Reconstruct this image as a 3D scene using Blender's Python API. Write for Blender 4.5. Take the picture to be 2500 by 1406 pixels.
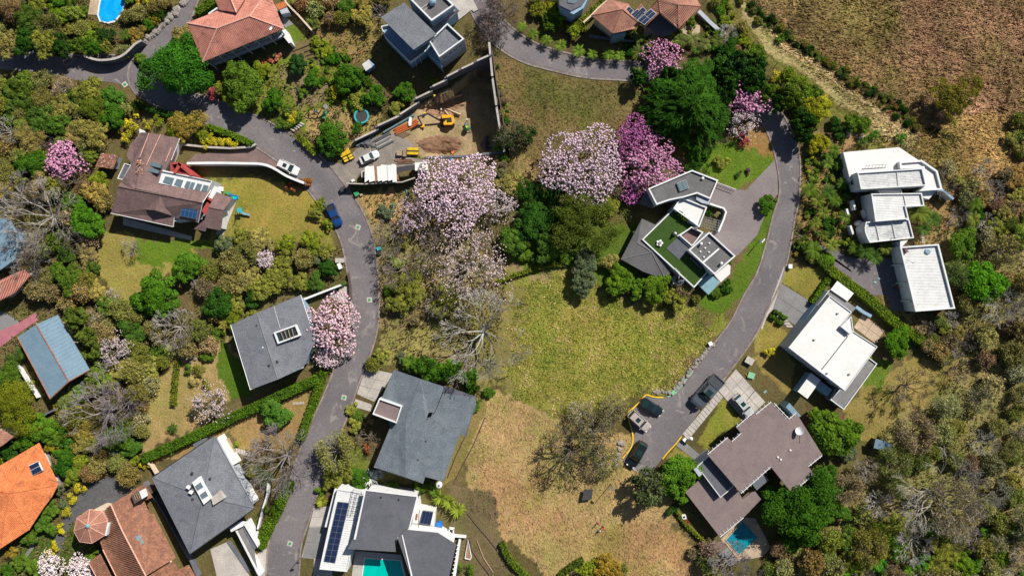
import bpy, math, random
import numpy as np
from mathutils import Vector
for o in list(bpy.data.objects): bpy.data.objects.remove(o)
S = bpy.context.scene
H = 165.0                                   # camera height over the ground, 10 photo pixels = 1 m at z = 0
# ---------------------------------------------------------------- camera
cd = bpy.data.cameras.new('camera'); cam = bpy.data.objects.new('camera', cd)
S.collection.objects.link(cam); S.camera = cam
cam.location = (0, 0, H); cam.rotation_euler = (0, 0, 0)
cd.sensor_width = 36; cd.lens = 36*H/250.0; cd.clip_start = 1; cd.clip_end = 6000
# ---------------------------------------------------------------- world and sun
SUN_EL = 41.0
SD = Vector((0.63, 0.78, 0)).normalized()   # horizontal direction towards the sun
w = bpy.data.worlds.new('World'); S.world = w; w.use_nodes = True
nt = w.node_tree; nt.nodes.clear()
sky = nt.nodes.new('ShaderNodeTexSky'); sky.sky_type = 'NISHITA'; sky.sun_disc = False
sky.sun_elevation = math.radians(SUN_EL); sky.sun_rotation = math.atan2(SD.x, SD.y)
bg = nt.nodes.new('ShaderNodeBackground'); bg.inputs[1].default_value = 0.05
wo = nt.nodes.new('ShaderNodeOutputWorld')
nt.links.new(sky.outputs[0], bg.inputs[0]); nt.links.new(bg.outputs[0], wo.inputs[0])
ld = bpy.data.lights.new('sun', 'SUN'); ld.energy = 5.0; ld.angle = math.radians(0.5); ld.color = (1, 0.94, 0.85)
sun = bpy.data.objects.new('sun', ld); S.collection.objects.link(sun); sun.location = (60, 50, 120)
e = math.radians(SUN_EL)
sdir = Vector((SD.x*math.cos(e), SD.y*math.cos(e), math.sin(e)))
sun.rotation_euler = sdir.to_track_quat('Z', 'Y').to_euler()
S.view_settings.view_transform = 'Standard'; S.view_settings.look = 'None'
S.view_settings.exposure = 0.32; S.view_settings.gamma = 1; S.view_settings.use_curve_mapping = False
S.render.engine = 'CYCLES'
try:
    S.cycles.max_bounces = 5; S.cycles.diffuse_bounces = 1; S.cycles.transparent_max_bounces = 4
except Exception: pass

# ---------------------------------------------------------------- coordinates
CR = {'A':(0,0,2.9297),'B':(620,0,2.9297),'C':(1240,0,2.9297),'D':(1860,0,2.9297),
      'E':(0,460,2.9297),'F':(620,460,2.9297),'G':(1240,460,2.9297),'Hh':(1860,460,2.9297),
      'I':(0,926,2.9297),'J':(620,926,2.9297),'K':(1240,926,2.9297),'L':(1860,926,2.9297),
      'P':(0,0,1),'1':(440,0,7.8125),'2':(900,0,7.8125),'3':(230,300,4.686),'4':(820,180,4.686),
      '5':(1420,0,7.03),'6':(1500,400,4.134),'7':(2040,350,5.625),'8':(2080,580,6.696),
      '9':(1860,660,4.017),'10':(1480,900,5.0225),'11':(1640,970,3.428),'12':(340,1050,3.95),
      '13':(770,1180,6.22),'14':(870,880,4.394),'15':(0,1060,4.065),'16':(0,480,2.423)}
def PX(c, x, y):
    a = CR[c]; return (a[0]+x/a[2], a[1]+y/a[2])
def W(c, x, y, z=0.0):
    px, py = PX(c, x, y); k = (H-z)/H/10
    return ((px-1250)*k, (703-py)*k, z)
def WL(c, pts, z=0.0): return [W(c, p[0], p[1], p[2] if len(p) > 2 else z) for p in pts]
def XY(c, pts, z=0.0): return [q[:2] for q in WL(c, pts, z)]

# ---------------------------------------------------------------- objects
COL = S.collection
def root_loc(o):
    while o.parent: o = o.parent
    return o.location
def setp(o, label=None, cat=None, group=None, kind=None):
    if label: o['label'] = label
    if cat: o['category'] = cat
    if group: o['group'] = group
    if kind: o['kind'] = kind
    return o
def thing(name, label, cat, loc=(0,0,0), group=None):
    o = bpy.data.objects.new(name, None); COL.objects.link(o); o.location = loc
    o.empty_display_size = 0.5
    return setp(o, label, cat, group)
def mesh(name, V, F, mat, attr=None, smooth=False, col=None):
    me = bpy.data.meshes.new(name)
    V = np.asarray(V, dtype=np.float32)
    if isinstance(F, np.ndarray):
        n, k = F.shape
        me.vertices.add(len(V)); me.vertices.foreach_set('co', V.ravel())
        me.loops.add(n*k); me.loops.foreach_set('vertex_index', F.astype(np.int32).ravel())
        me.polygons.add(n); me.polygons.foreach_set('loop_start', np.arange(0, n*k, k, dtype=np.int32))
        try: me.polygons.foreach_set('loop_total', np.full(n, k, dtype=np.int32))
        except Exception: pass
        me.update(calc_edges=True)
    else:
        me.from_pydata([tuple(map(float, v)) for v in V], [], F)
    if mat is not None:
        for m in (mat if isinstance(mat, (list, tuple)) else [mat]): me.materials.append(m)
    if attr is not None:
        a = me.attributes.new('rnd', 'FLOAT', 'POINT'); a.data.foreach_set('value', np.asarray(attr, dtype=np.float32))
    if col is not None:
        a = me.attributes.new('col', 'FLOAT_COLOR', 'POINT')
        c = np.ones((len(V), 4), dtype=np.float32); c[:, :3] = col; a.data.foreach_set('color', c.ravel())
    if smooth: me.polygons.foreach_set('use_smooth', np.ones(len(me.polygons), dtype=bool))
    me.update(); return me
def mk(name, V, F, mat, parent=None, kind=None, label=None, cat=None, group=None, smooth=False, attr=None, col=None):
    V = np.asarray(V, dtype=np.float64).reshape(-1, 3)
    if parent is not None: V = V - np.array(root_loc(parent))
    me = mesh(name, V, F, mat, attr, smooth, col)
    o = bpy.data.objects.new(name, me); COL.objects.link(o)
    if parent is not None: o.parent = parent
    return setp(o, label, cat, group, kind)
def link(name, me, parent, loc=(0,0,0), rot=(0,0,0), scale=(1,1,1)):
    o = bpy.data.objects.new(name, me); COL.objects.link(o); o.parent = parent
    o.location = loc; o.rotation_euler = rot; o.scale = scale; return o
def kids(o): return [c for c in KID.get(o.name, [])]
def copy_tree(o, parent=None):
    c = o.copy(); COL.objects.link(c); c.parent = parent
    for ch in list(o.children): copy_tree(ch, c)
    return c

# ---------------------------------------------------------------- polygons
def area(p): return 0.5*sum(p[i][0]*p[(i+1) % len(p)][1]-p[(i+1) % len(p)][0]*p[i][1] for i in range(len(p)))
def ccw(p):
    p = [tuple(q[:2]) for q in p]; return p if area(p) > 0 else p[::-1]
def inset(p, d):
    p = ccw(p); n = len(p); out = []
    for i in range(n):
        a = Vector(p[i-1]); b = Vector(p[i]); c = Vector(p[(i+1) % n])
        d1 = (b-a).normalized(); d2 = (c-b).normalized()
        n1 = Vector((-d1.y, d1.x)); n2 = Vector((-d2.y, d2.x)); k = 1+n1.dot(n2)
        q = b+(n1+n2)*(d/max(k, 0.35)); out.append((q.x, q.y))
    return out
class MB:
    def __init__(s): s.V = []; s.F = []
    def add(s, V, F):
        b = len(s.V); s.V += [tuple(v) for v in V]; s.F += [tuple(i+b for i in f) for f in F]; return s
    def prism(s, p, z0, z1, ztop=None):
        p = ccw(p); n = len(p)
        V = [(x, y, z0) for x, y in p]+[(x, y, z1 if ztop is None else ztop(x, y)) for x, y in p]
        F = [tuple(range(n-1, -1, -1)), tuple(range(n, 2*n))]+[(i, (i+1) % n, n+(i+1) % n, n+i) for i in range(n)]
        return s.add(V, F)
    def ring(s, p, t, z0, z1):
        a = ccw(p); b = inset(a, t); n = len(a)
        V = [(x, y, z0) for x, y in a]+[(x, y, z1) for x, y in a]+[(x, y, z1) for x, y in b]+[(x, y, z0) for x, y in b]
        F = []
        for i in range(n):
            j = (i+1) % n
            F += [(i, j, n+j, n+i), (n+i, n+j, 2*n+j, 2*n+i), (2*n+i, 2*n+j, 3*n+j, 3*n+i), (3*n+i, 3*n+j, j, i)]
        return s.add(V, F)
    def box(s, c, size, rz=0.0, tilt=0.0):
        ca, sa = math.cos(rz), math.sin(rz); V = []
        for dx, dy, dz in ((-1,-1,-1),(1,-1,-1),(1,1,-1),(-1,1,-1),(-1,-1,1),(1,-1,1),(1,1,1),(-1,1,1)):
            x, y, z = dx*size[0]/2, dy*size[1]/2, dz*size[2]/2
            if tilt: x, z = x*math.cos(tilt)-z*math.sin(tilt), x*math.sin(tilt)+z*math.cos(tilt)
            V.append((c[0]+x*ca-y*sa, c[1]+x*sa+y*ca, c[2]+z))
        return s.add(V, [(3,2,1,0),(4,5,6,7),(0,1,5,4),(1,2,6,5),(2,3,7,6),(3,0,4,7)])
    def bar(s, a, b, r, n=6, r2=None):
        a = Vector(a); b = Vector(b); d = (b-a).normalized()
        u = d.cross(Vector((0,0,1)) if abs(d.z) < 0.9 else Vector((1,0,0))).normalized(); v = d.cross(u)
        r2 = r if r2 is None else r2; V = []
        for p, q in ((a, r), (b, r2)):
            for i in range(n):
                t = 2*math.pi*i/n; V.append(p+u*math.cos(t)*q+v*math.sin(t)*q)
        F = [(i, (i+1) % n, n+(i+1) % n, n+i) for i in range(n)]+[tuple(range(n-1, -1, -1)), tuple(range(n, 2*n))]
        return s.add(V, F)
    def lathe(s, c, prof, n=16, sx=1, sy=1):
        V = []; m = len(prof)
        for r, z in prof:
            for i in range(n):
                t = 2*math.pi*i/n; V.append((c[0]+r*sx*math.cos(t), c[1]+r*sy*math.sin(t), c[2]+z))
        F = [(j*n+i, j*n+(i+1) % n, (j+1)*n+(i+1) % n, (j+1)*n+i) for j in range(m-1) for i in range(n)]
        F += [tuple(range(n-1, -1, -1)), tuple(range((m-1)*n, m*n))]
        return s.add(V, F)
    def strip(s, L, R, z=0.0):
        n = len(L); V = [(p[0], p[1], z) for p in R]+[(p[0], p[1], z) for p in L]
        return s.add(V, [(i, i+1, n+i+1, n+i) for i in range(n-1)])
    def go(s, name, mat, parent=None, **k): return mk(name, s.V, s.F, mat, parent, **k)
def spline(pts, step=8):
    out = []; n = len(pts); P = [np.array(p, float) for p in pts]
    for i in range(n-1):
        p0 = P[max(i-1, 0)]; p1 = P[i]; p2 = P[i+1]; p3 = P[min(i+2, n-1)]
        m = max(2, int(np.linalg.norm(p2[:2]-p1[:2])/step))
        for k in range(m):
            t = k/m
            out.append(0.5*((2*p1)+(-p0+p2)*t+(2*p0-5*p1+4*p2-p3)*t*t+(-p0+3*p1-3*p2+p3)*t**3))
    out.append(P[-1]); return out
def offset_line(L, d):
    L = [Vector(p[:2]) for p in L]; out = []
    for i in range(len(L)):
        t = (L[min(i+1, len(L)-1)]-L[max(i-1, 0)]).normalized(); dd = d[i] if hasattr(d, '__len__') else d
        out.append((L[i].x-t.y*dd, L[i].y+t.x*dd))
    return out
def pip(X, Y, poly):
    ins = np.zeros(X.shape, bool); n = len(poly); j = n-1
    for i in range(n):
        xi, yi = poly[i][:2]; xj, yj = poly[j][:2]
        if yi != yj:
            c = ((yi > Y) != (yj > Y)) & (X < (xj-xi)*(Y-yi)/(yj-yi)+xi); ins ^= c
        j = i
    return ins
# occupancy raster (0.25 m): where grass and shrubs must not be strewn
RX0, RY0, RS = -150.0, -90.0, 0.25
OCC = np.zeros((int(180/RS), int(300/RS)), bool)
def occupy(poly):
    xs = [p[0] for p in poly]; ys = [p[1] for p in poly]
    i0 = max(0, int((min(xs)-RX0)/RS)-1); i1 = min(OCC.shape[1], int((max(xs)-RX0)/RS)+2)
    j0 = max(0, int((min(ys)-RY0)/RS)-1); j1 = min(OCC.shape[0], int((max(ys)-RY0)/RS)+2)
    if i1 <= i0 or j1 <= j0: return
    X, Y = np.meshgrid(RX0+(np.arange(i0, i1)+.5)*RS, RY0+(np.arange(j0, j1)+.5)*RS)
    OCC[j0:j1, i0:i1] |= pip(X, Y, poly)
def occ(X, Y):
    i = np.clip(((X-RX0)/RS).astype(int), 0, OCC.shape[1]-1); j = np.clip(((Y-RY0)/RS).astype(int), 0, OCC.shape[0]-1)
    return OCC[j, i]

# ---------------------------------------------------------------- terrain
PIT = XY('B', [(985,930),(1180,770),(1420,640),(1690,420),(1780,1085),(1500,1100),(1210,1110),(1000,1040)])
PITX0, PITX1 = (1022-1250)/10.0, (1072-1250)/10.0
def noise2(X, Y, s, seed=0):
    r = np.random.default_rng(seed); out = 0
    for k in range(7):
        a = r.uniform(0, 6.28); f = s*r.uniform(0.6, 1.7); ph = r.uniform(0, 6.28)
        out = out+np.sin((X*math.cos(a)+Y*math.sin(a))*f+ph+1.3*np.sin((X*math.sin(a)-Y*math.cos(a))*f*0.7+ph*2))
    return out/7*1.8
def terrain(X, Y):
    X = np.asarray(X, float); Y = np.asarray(Y, float)
    Z = np.zeros(np.broadcast(X, Y).shape)
    ins = pip(X+0*Y, Y+0*X, PIT)
    d = np.clip((X-PITX0)/(PITX1-PITX0), 0, 1)
    Z = np.where(ins, -5.2*d+0.25*noise2(X, Y, 1.1, 5)*d, Z)
    return Z
def tz(x, y): return float(terrain(np.array([x]), np.array([y]))[0])
# ---------------------------------------------------------------- materials
def NT(name):
    m = bpy.data.materials.new(name); m.use_nodes = True; t = m.node_tree; t.nodes.clear()
    out = t.nodes.new('ShaderNodeOutputMaterial'); b = t.nodes.new('ShaderNodeBsdfPrincipled')
    t.links.new(b.outputs[0], out.inputs[0]); return m, t, b
def nd(t, ty, **k):
    n = t.nodes.new(ty)
    for a, v in k.items():
        if a.startswith('i_'): n.inputs[a[2:].replace('_', ' ')].default_value = v
        else: setattr(n, a, v)
    return n
def mixc(t, a, b, f, mode='MIX'):
    n = t.nodes.new('ShaderNodeMix'); n.data_type = 'RGBA'; n.blend_type = mode
    for s, v in ((6, a), (7, b), (0, f)):
        if hasattr(v, 'links') or hasattr(v, 'is_linked'): t.links.new(v, n.inputs[s])
        elif s == 0: n.inputs[0].default_value = v
        else: n.inputs[s].default_value = (*v, 1)
    return n.outputs[2]
def ramp(t, src, a, b):
    n = t.nodes.new('ShaderNodeMapRange'); n.clamp = True
    n.inputs[1].default_value = a; n.inputs[2].default_value = b; t.links.new(src, n.inputs[0]); return n.outputs[0]
def noise(t, vec, scale, detail=4, rough=0.6, dist=0.0):
    n = nd(t, 'ShaderNodeTexNoise'); n.inputs['Scale'].default_value = scale; n.inputs['Detail'].default_value = detail
    n.inputs['Roughness'].default_value = rough; n.inputs['Distortion'].default_value = dist
    t.links.new(vec, n.inputs['Vector']); return n.outputs[0]
def surf(name, c1, c2=None, rough=0.85, s1=0.25, s2=3.0, grain=0.25, bump=0.25, bs=4.0, spot=None, metal=0.0, spec=0.3, stain=0.0):
    """plain weathered surface: two tones in patches, fine grain, optional spots, small relief"""
    m, t, b = NT(name); c2 = c2 or tuple(v*0.75 for v in c1)
    tc = nd(t, 'ShaderNodeTexCoord'); v = tc.outputs['Object']
    f = ramp(t, noise(t, v, s1, 5, 0.65, 0.6), 0.35, 0.65)
    c = mixc(t, c1, c2, f)
    g = ramp(t, noise(t, v, s2, 3, 0.8), 0.3, 0.7)
    gm = nd(t, 'ShaderNodeMapRange'); gm.inputs[3].default_value = 1-grain; gm.inputs[4].default_value = 1+grain
    t.links.new(g, gm.inputs[0])
    cc = nd(t, 'ShaderNodeCombineColor')
    for i in range(3): t.links.new(gm.outputs[0], cc.inputs[i])
    c = mixc(t, c, cc.outputs[0], 1.0, 'MULTIPLY')
    if spot:
        f2 = ramp(t, noise(t, v, spot[1], 4, 0.7, 1.0), spot[2], spot[2]+0.08); c = mixc(t, c, spot[0], f2)
    t.links.new(c, b.inputs['Base Color']); b.inputs['Roughness'].default_value = rough
    b.inputs['Metallic'].default_value = metal; b.inputs['Specular IOR Level'].default_value = spec
    if bump:
        bn = nd(t, 'ShaderNodeBump'); bn.inputs['Strength'].default_value = bump; bn.inputs['Distance'].default_value = 0.1
        t.links.new(noise(t, v, bs, 3, 0.7), bn.inputs['Height']); t.links.new(bn.outputs[0], b.inputs['Normal'])
    return m
def flat(name, c, rough=0.6, metal=0.0, spec=0.4):
    return surf(name, c, tuple(v*0.88 for v in c), rough, 0.8, 9.0, 0.1, 0.05, 8, metal=metal, spec=spec)
def glassy(name, c, rough=0.12):
    m, t, b = NT(name); tc = nd(t, 'ShaderNodeTexCoord')
    c1 = mixc(t, c, tuple(v*1.6 for v in c), noise(t, tc.outputs['Object'], 0.8, 2))
    t.links.new(c1, b.inputs['Base Color']); b.inputs['Roughness'].default_value = rough
    b.inputs['Specular IOR Level'].default_value = 0.6; return m
M = {}
M['asphalt'] = surf('asphalt', (0.190,0.174,0.178), (0.132,0.119,0.129), 0.9, 0.09, 2.4, 0.24, 0.2, 6, spot=((0.25,0.228,0.215), 0.28, 0.58))
M['asphalt2'] = surf('pavers', (0.23,0.20,0.20), (0.19,0.16,0.165), 0.9, 0.2, 2.5, 0.18, 0.2, 4)
M['kerb'] = surf('kerb concrete', (0.30,0.27,0.25), (0.17,0.14,0.13), 0.9, 0.6, 4, 0.3)
M['concrete'] = surf('concrete', (0.50,0.46,0.42), (0.36,0.33,0.30), 0.9, 0.25, 3, 0.2, spot=((0.22,0.20,0.18), 0.7, 0.66))
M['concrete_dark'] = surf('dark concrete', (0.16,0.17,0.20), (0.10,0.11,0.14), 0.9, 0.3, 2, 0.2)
M['conc_grey'] = surf('grey slab', (0.24,0.235,0.235), (0.18,0.18,0.18), 0.9, 0.25, 3, 0.15)
M['shingle'] = surf('grey shingles', (0.195,0.207,0.232), (0.145,0.155,0.178), 0.9, 0.35, 4.2, 0.42, 0.6, 4, spec=0.15, spot=((0.24,0.25,0.26), 0.9, 0.66))
M['shingle_blue'] = surf('blue grey shingles', (0.160,0.187,0.215), (0.115,0.138,0.162), 0.9, 0.35, 4.2, 0.42, 0.6, 4, spec=0.15, spot=((0.20,0.21,0.215), 0.7, 0.66))
M['felt'] = surf('dark felt roof', (0.125,0.128,0.148), (0.095,0.100,0.118), 0.9, 0.25, 3, 0.18, 0.15, spot=((0.165,0.16,0.165), 0.5, 0.66))
M['felt_grey'] = surf('grey felt roof', (0.150,0.148,0.152), (0.115,0.113,0.118), 0.9, 0.3, 3, 0.2, 0.15, spot=((0.20,0.19,0.185), 0.7, 0.68))
M['felt_brown'] = surf('brown felt roof', (0.225,0.175,0.170), (0.18,0.14,0.138), 0.9, 0.35, 4, 0.2, 0.25, spot=((0.13,0.11,0.10), 0.6, 0.70))
M['shingle_brown'] = surf('brown shingles', (0.21,0.135,0.13), (0.15,0.10,0.095), 0.9, 0.4, 3, 0.35, 0.4, 4, spot=((0.30,0.21,0.19), 1.2, 0.64))
M['tile_salmon'] = surf('salmon clay tiles', (0.58,0.255,0.195), (0.42,0.165,0.125), 0.85, 0.45, 3, 0.25, 0.2, spot=((0.20,0.105,0.09), 0.5, 0.60))
M['tile_brown'] = surf('brown clay tiles', (0.42,0.21,0.145), (0.29,0.135,0.10), 0.85, 0.5, 3, 0.3, 0.2, spot=((0.16,0.09,0.07), 0.8, 0.66))
M['tile_old'] = surf('weathered clay tiles', (0.36,0.165,0.10), (0.20,0.10,0.07), 0.9, 0.9, 3, 0.4, 0.3, spot=((0.55,0.24,0.10), 0.7, 0.64))
M['tile_orange'] = surf('orange clay tiles', (0.72,0.235,0.085), (0.50,0.15,0.055), 0.85, 0.6, 3, 0.35, 0.3, spot=((0.22,0.10,0.06), 0.55, 0.62))
M['ridge_pale'] = surf('pale ridge tiles', (0.75,0.42,0.33), None, 0.85, 1.0)
M['metal_blue'] = surf('blue grey sheet metal', (0.24,0.36,0.45), (0.20,0.31,0.40), 0.45, 0.3, 1.5, 0.1, 0.0, metal=0.2, spec=0.5)
M['metal_white'] = surf('white sheet metal', (0.70,0.705,0.70), (0.58,0.59,0.585), 0.6, 0.5, 2.5, 0.08, 0.1, spot=((0.42,0.43,0.42), 1.3, 0.70))
M['metal_dirty'] = surf('stained white sheet', (0.64,0.65,0.645), (0.40,0.42,0.43), 0.7, 0.9, 2.5, 0.15, 0.1, spot=((0.30,0.31,0.31), 1.3, 0.62))
M['white_roof'] = surf('white roof coat', (0.74,0.735,0.72), (0.66,0.655,0.64), 0.75, 0.18, 2.0, 0.05, 0.05, spot=((0.54,0.52,0.49), 0.6, 0.70))
M['wall_white'] = surf('white plaster', (0.72,0.735,0.74), (0.62,0.64,0.65), 0.85, 0.5, 3, 0.06, 0.1)
M['wall_grey'] = surf('grey plaster', (0.42,0.45,0.50), (0.36,0.39,0.44), 0.85, 0.5, 3, 0.08, 0.1)
M['wall_blue'] = surf('blue grey plaster', (0.27,0.40,0.53), (0.22,0.33,0.45), 0.85, 0.5, 3, 0.08, 0.1)  # blue grey walls, tinted bluer so the colour carries their shade
M['wall_cream'] = surf('cream plaster', (0.66,0.55,0.42), (0.55,0.45,0.34), 0.85, 0.5, 3, 0.1, 0.1)
M['red'] = surf('red plaster', (0.40,0.07,0.06), (0.32,0.05,0.05), 0.8, 0.6, 3, 0.1)
M['pink'] = surf('pink plaster floor', (0.44,0.17,0.20), (0.34,0.12,0.15), 0.85, 0.4, 3, 0.15)
M['turf'] = surf('artificial turf', (0.040,0.085,0.012), (0.030,0.065,0.010), 0.95, 0.8, 8, 0.3, 0.3, 12)
M['deck'] = surf('grey deck', (0.12,0.125,0.15), (0.09,0.095,0.115), 0.85, 0.5, 4, 0.2)
M['sandstone'] = surf('sandstone paving', (0.50,0.39,0.28), (0.36,0.27,0.19), 0.9, 0.5, 3, 0.25)
M['brick_pave'] = surf('brown brick paving', (0.21,0.145,0.13), (0.16,0.11,0.10), 0.9, 0.5, 6, 0.3, 0.3, 6)
M['dust'] = surf('dusty yard', (0.28,0.245,0.21), (0.19,0.17,0.15), 0.95, 0.35, 3, 0.3, 0.5, 3, spot=((0.36,0.29,0.22), 0.5, 0.6))
M['wood'] = surf('timber', (0.42,0.30,0.19), (0.28,0.19,0.12), 0.85, 0.8, 6, 0.3)
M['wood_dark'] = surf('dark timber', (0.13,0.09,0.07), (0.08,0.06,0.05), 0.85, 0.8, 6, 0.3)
M['orange'] = flat('orange painted steel', (0.62,0.17,0.05))
M['yellow'] = flat('yellow paint', (0.82,0.55,0.02))
M['machine'] = flat('yellow machine paint', (0.85,0.42,0.02), 0.35)
M['blue'] = flat('blue plastic', (0.02,0.17,0.55), 0.35)
M['blue2'] = flat('teal plastic', (0.05,0.40,0.45), 0.35)
M['green'] = flat('green paint', (0.05,0.30,0.12), 0.4)
M['mint'] = flat('mint paint', (0.22,0.48,0.30), 0.5)
M['black'] = flat('black rubber', (0.02,0.02,0.022), 0.7)
M['steel'] = flat('grey steel', (0.32,0.34,0.36), 0.4, 0.6)
M['steel_dark'] = flat('dark steel', (0.08,0.085,0.095), 0.5, 0.4)
M['white'] = flat('white paint', (0.80,0.80,0.80), 0.5)
M['tarp'] = surf('dark shade cloth', (0.055,0.055,0.06), None, 0.8, 0.8)
M['glass'] = glassy('window glass', (0.02,0.035,0.045))
M['glass_blue'] = glassy('blue roof glass', (0.16,0.27,0.31), 0.25)
M['skylight'] = glassy('skylight glass', (0.10,0.14,0.16), 0.2)
M['solar'] = glassy('solar cells', (0.012,0.020,0.055), 0.18)
M['solar_blue'] = glassy('blue solar cells', (0.010,0.045,0.12), 0.18)
M['pool_in'] = surf('pool lining', (0.10,0.55,0.62), (0.07,0.45,0.52), 0.6, 0.5)
M['bark'] = surf('grey bark', (0.30,0.26,0.22), (0.18,0.15,0.125), 0.95, 1.5, 8, 0.3)
M['bark_pale'] = surf('pale bark', (0.44,0.41,0.36), (0.30,0.27,0.23), 0.95, 1.5, 8, 0.3)
M['bark_dark'] = surf('dark bark', (0.13,0.10,0.08), (0.08,0.06,0.05), 0.95, 1.5, 8, 0.3)
M['stone'] = surf('field stone', (0.34,0.31,0.28), (0.20,0.18,0.165), 0.95, 1.2, 5, 0.35, 0.6, 3)
M['gravel'] = surf('gravel', (0.12,0.12,0.125), (0.08,0.08,0.085), 0.95, 1.0, 8, 0.5, 0.8, 5)
M['soil'] = surf('dug soil', (0.36,0.215,0.13), (0.27,0.155,0.095), 0.95, 0.6, 4, 0.35, 1.0, 1.5)
M['skin'] = flat('skin', (0.38,0.20,0.13)); M['hair'] = flat('hair', (0.02,0.015,0.012))
def water(name, c, c2):
    m, t, b = NT(name); tc = nd(t, 'ShaderNodeTexCoord'); v = tc.outputs['Object']
    t.links.new(mixc(t, c, c2, ramp(t, noise(t, v, 0.5, 3, 0.5, 1.5), 0.35, 0.65)), b.inputs['Base Color'])
    b.inputs['Roughness'].default_value = 0.04
    bn = nd(t, 'ShaderNodeBump'); bn.inputs['Strength'].default_value = 0.15; bn.inputs['Distance'].default_value = 0.05
    t.links.new(noise(t, v, 3.0, 2), bn.inputs['Height']); t.links.new(bn.outputs[0], b.inputs['Normal']); return m
M['water_blue'] = water('bright pool water', (0.0,0.30,0.75), (0.01,0.40,0.85))
M['water_teal'] = water('teal pool water', (0.0,0.52,0.42), (0.0,0.45,0.37))
M['water_deep'] = water('deep blue pool water', (0.0,0.16,0.24), (0.01,0.26,0.32))
def leafmat(name, src, trans=0.22, lo=0.42, hi=1.75, warm=0.4):  # wide default leaf tones also put the crowns' deep shade into the colour
    m = bpy.data.materials.new(name); m.use_nodes = True; t = m.node_tree; t.nodes.clear()
    out = nd(t, 'ShaderNodeOutputMaterial')
    at = nd(t, 'ShaderNodeAttribute', attribute_name='rnd')
    if src == 'obj': c0 = nd(t, 'ShaderNodeObjectInfo').outputs['Color']
    else: c0 = nd(t, 'ShaderNodeAttribute', attribute_name='col').outputs['Color']
    mr = nd(t, 'ShaderNodeMapRange'); mr.inputs[3].default_value = lo; mr.inputs[4].default_value = hi
    t.links.new(at.outputs['Fac'], mr.inputs[0])
    cc = nd(t, 'ShaderNodeCombineColor')
    for i in range(3): t.links.new(mr.outputs[0], cc.inputs[i])
    c = mixc(t, c0, cc.outputs[0], 1.0, 'MULTIPLY')
    if warm:
        wv = nd(t, 'ShaderNodeMapRange'); wv.inputs[1].default_value = 0.6; wv.inputs[4].default_value = warm
        t.links.new(at.outputs['Fac'], wv.inputs[0])
        c2 = mixc(t, c, (1.5, 1.12, 0.55), 1.0, 'MULTIPLY'); c = mixc(t, c, c2, wv.outputs[0])
    d = nd(t, 'ShaderNodeBsdfDiffuse'); tr = nd(t, 'ShaderNodeBsdfTranslucent'); mx = nd(t, 'ShaderNodeMixShader')
    mx.inputs[0].default_value = trans
    t.links.new(c, d.inputs[0]); t.links.new(c, tr.inputs[0])
    t.links.new(d.outputs[0], mx.inputs[1]); t.links.new(tr.outputs[0], mx.inputs[2]); t.links.new(mx.outputs[0], out.inputs[0])
    return m
M['leaf'] = leafmat('foliage', 'obj'); M['leafc'] = leafmat('grass blades', 'col', 0.15, 0.55, 1.45, 0.0)
M['petal'] = leafmat('blossom petals', 'obj', 0.15, 0.62, 1.3, 0.0)
def twigmat(name):
    m, t, b = NT(name); oi = nd(t, 'ShaderNodeObjectInfo'); tc = nd(t, 'ShaderNodeTexCoord')
    f = ramp(t, noise(t, tc.outputs['Object'], 2.0, 3), 0.35, 0.65)
    t.links.new(mixc(t, oi.outputs['Color'], mixc(t, oi.outputs['Color'], (0.5,0.5,0.5), 1.0, 'MULTIPLY'), f), b.inputs['Base Color'])
    b.inputs['Roughness'].default_value = 0.9; return m
M['twig'] = twigmat('bark of twigs')
def carpaint():
    m, t, b = NT('car paint'); oi = nd(t, 'ShaderNodeObjectInfo'); tc = nd(t, 'ShaderNodeTexCoord')
    c = mixc(t, oi.outputs['Color'], (0.86,0.84,0.80), ramp(t, noise(t, tc.outputs['Object'], 1.5, 3), 0.3, 0.7), 'MULTIPLY')
    t.links.new(c, b.inputs['Base Color']); b.inputs['Roughness'].default_value = 0.28
    b.inputs['Coat Weight'].default_value = 0.5; b.inputs['Coat Roughness'].default_value = 0.08
    b.inputs['Metallic'].default_value = 0.15; return m
M['paint'] = carpaint(); M['carglass'] = glassy('car glass', (0.012,0.03,0.03), 0.06)
M['headlamp'] = flat('headlamp lens', (0.75,0.75,0.72), 0.15); M['taillamp'] = flat('tail lamp lens', (0.45,0.02,0.02), 0.2)
# ground: colour from the 'col' attribute (what grows or lies there), broken up by noise
def groundmat():
    m, t, b = NT('earth and dry grass'); tc = nd(t, 'ShaderNodeTexCoord'); v = tc.outputs['Object']
    at = nd(t, 'ShaderNodeAttribute', attribute_name='col')
    f1 = ramp(t, noise(t, v, 0.35, 6, 0.7, 0.8), 0.3, 0.7); f2 = ramp(t, noise(t, v, 2.2, 5, 0.8, 1.2), 0.3, 0.7)
    mr = nd(t, 'ShaderNodeMapRange'); mr.inputs[3].default_value = 0.62; mr.inputs[4].default_value = 1.38; t.links.new(f2, mr.inputs[0])
    cc = nd(t, 'ShaderNodeCombineColor')
    for i in range(3): t.links.new(mr.outputs[0], cc.inputs[i])
    c = mixc(t, at.outputs['Color'], cc.outputs[0], 1.0, 'MULTIPLY')
    c = mixc(t, c, mixc(t, c, (0.80,0.95,0.62), 1.0, 'MULTIPLY'), f1)
    t.links.new(c, b.inputs['Base Color']); b.inputs['Roughness'].default_value = 0.95; b.inputs['Specular IOR Level'].default_value = 0.1
    bn = nd(t, 'ShaderNodeBump'); bn.inputs['Strength'].default_value = 0.9; bn.inputs['Distance'].default_value = 0.35
    t.links.new(noise(t, v, 1.6, 6, 0.75, 1.0), bn.inputs['Height']); t.links.new(bn.outputs[0], b.inputs['Normal']); return m
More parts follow.
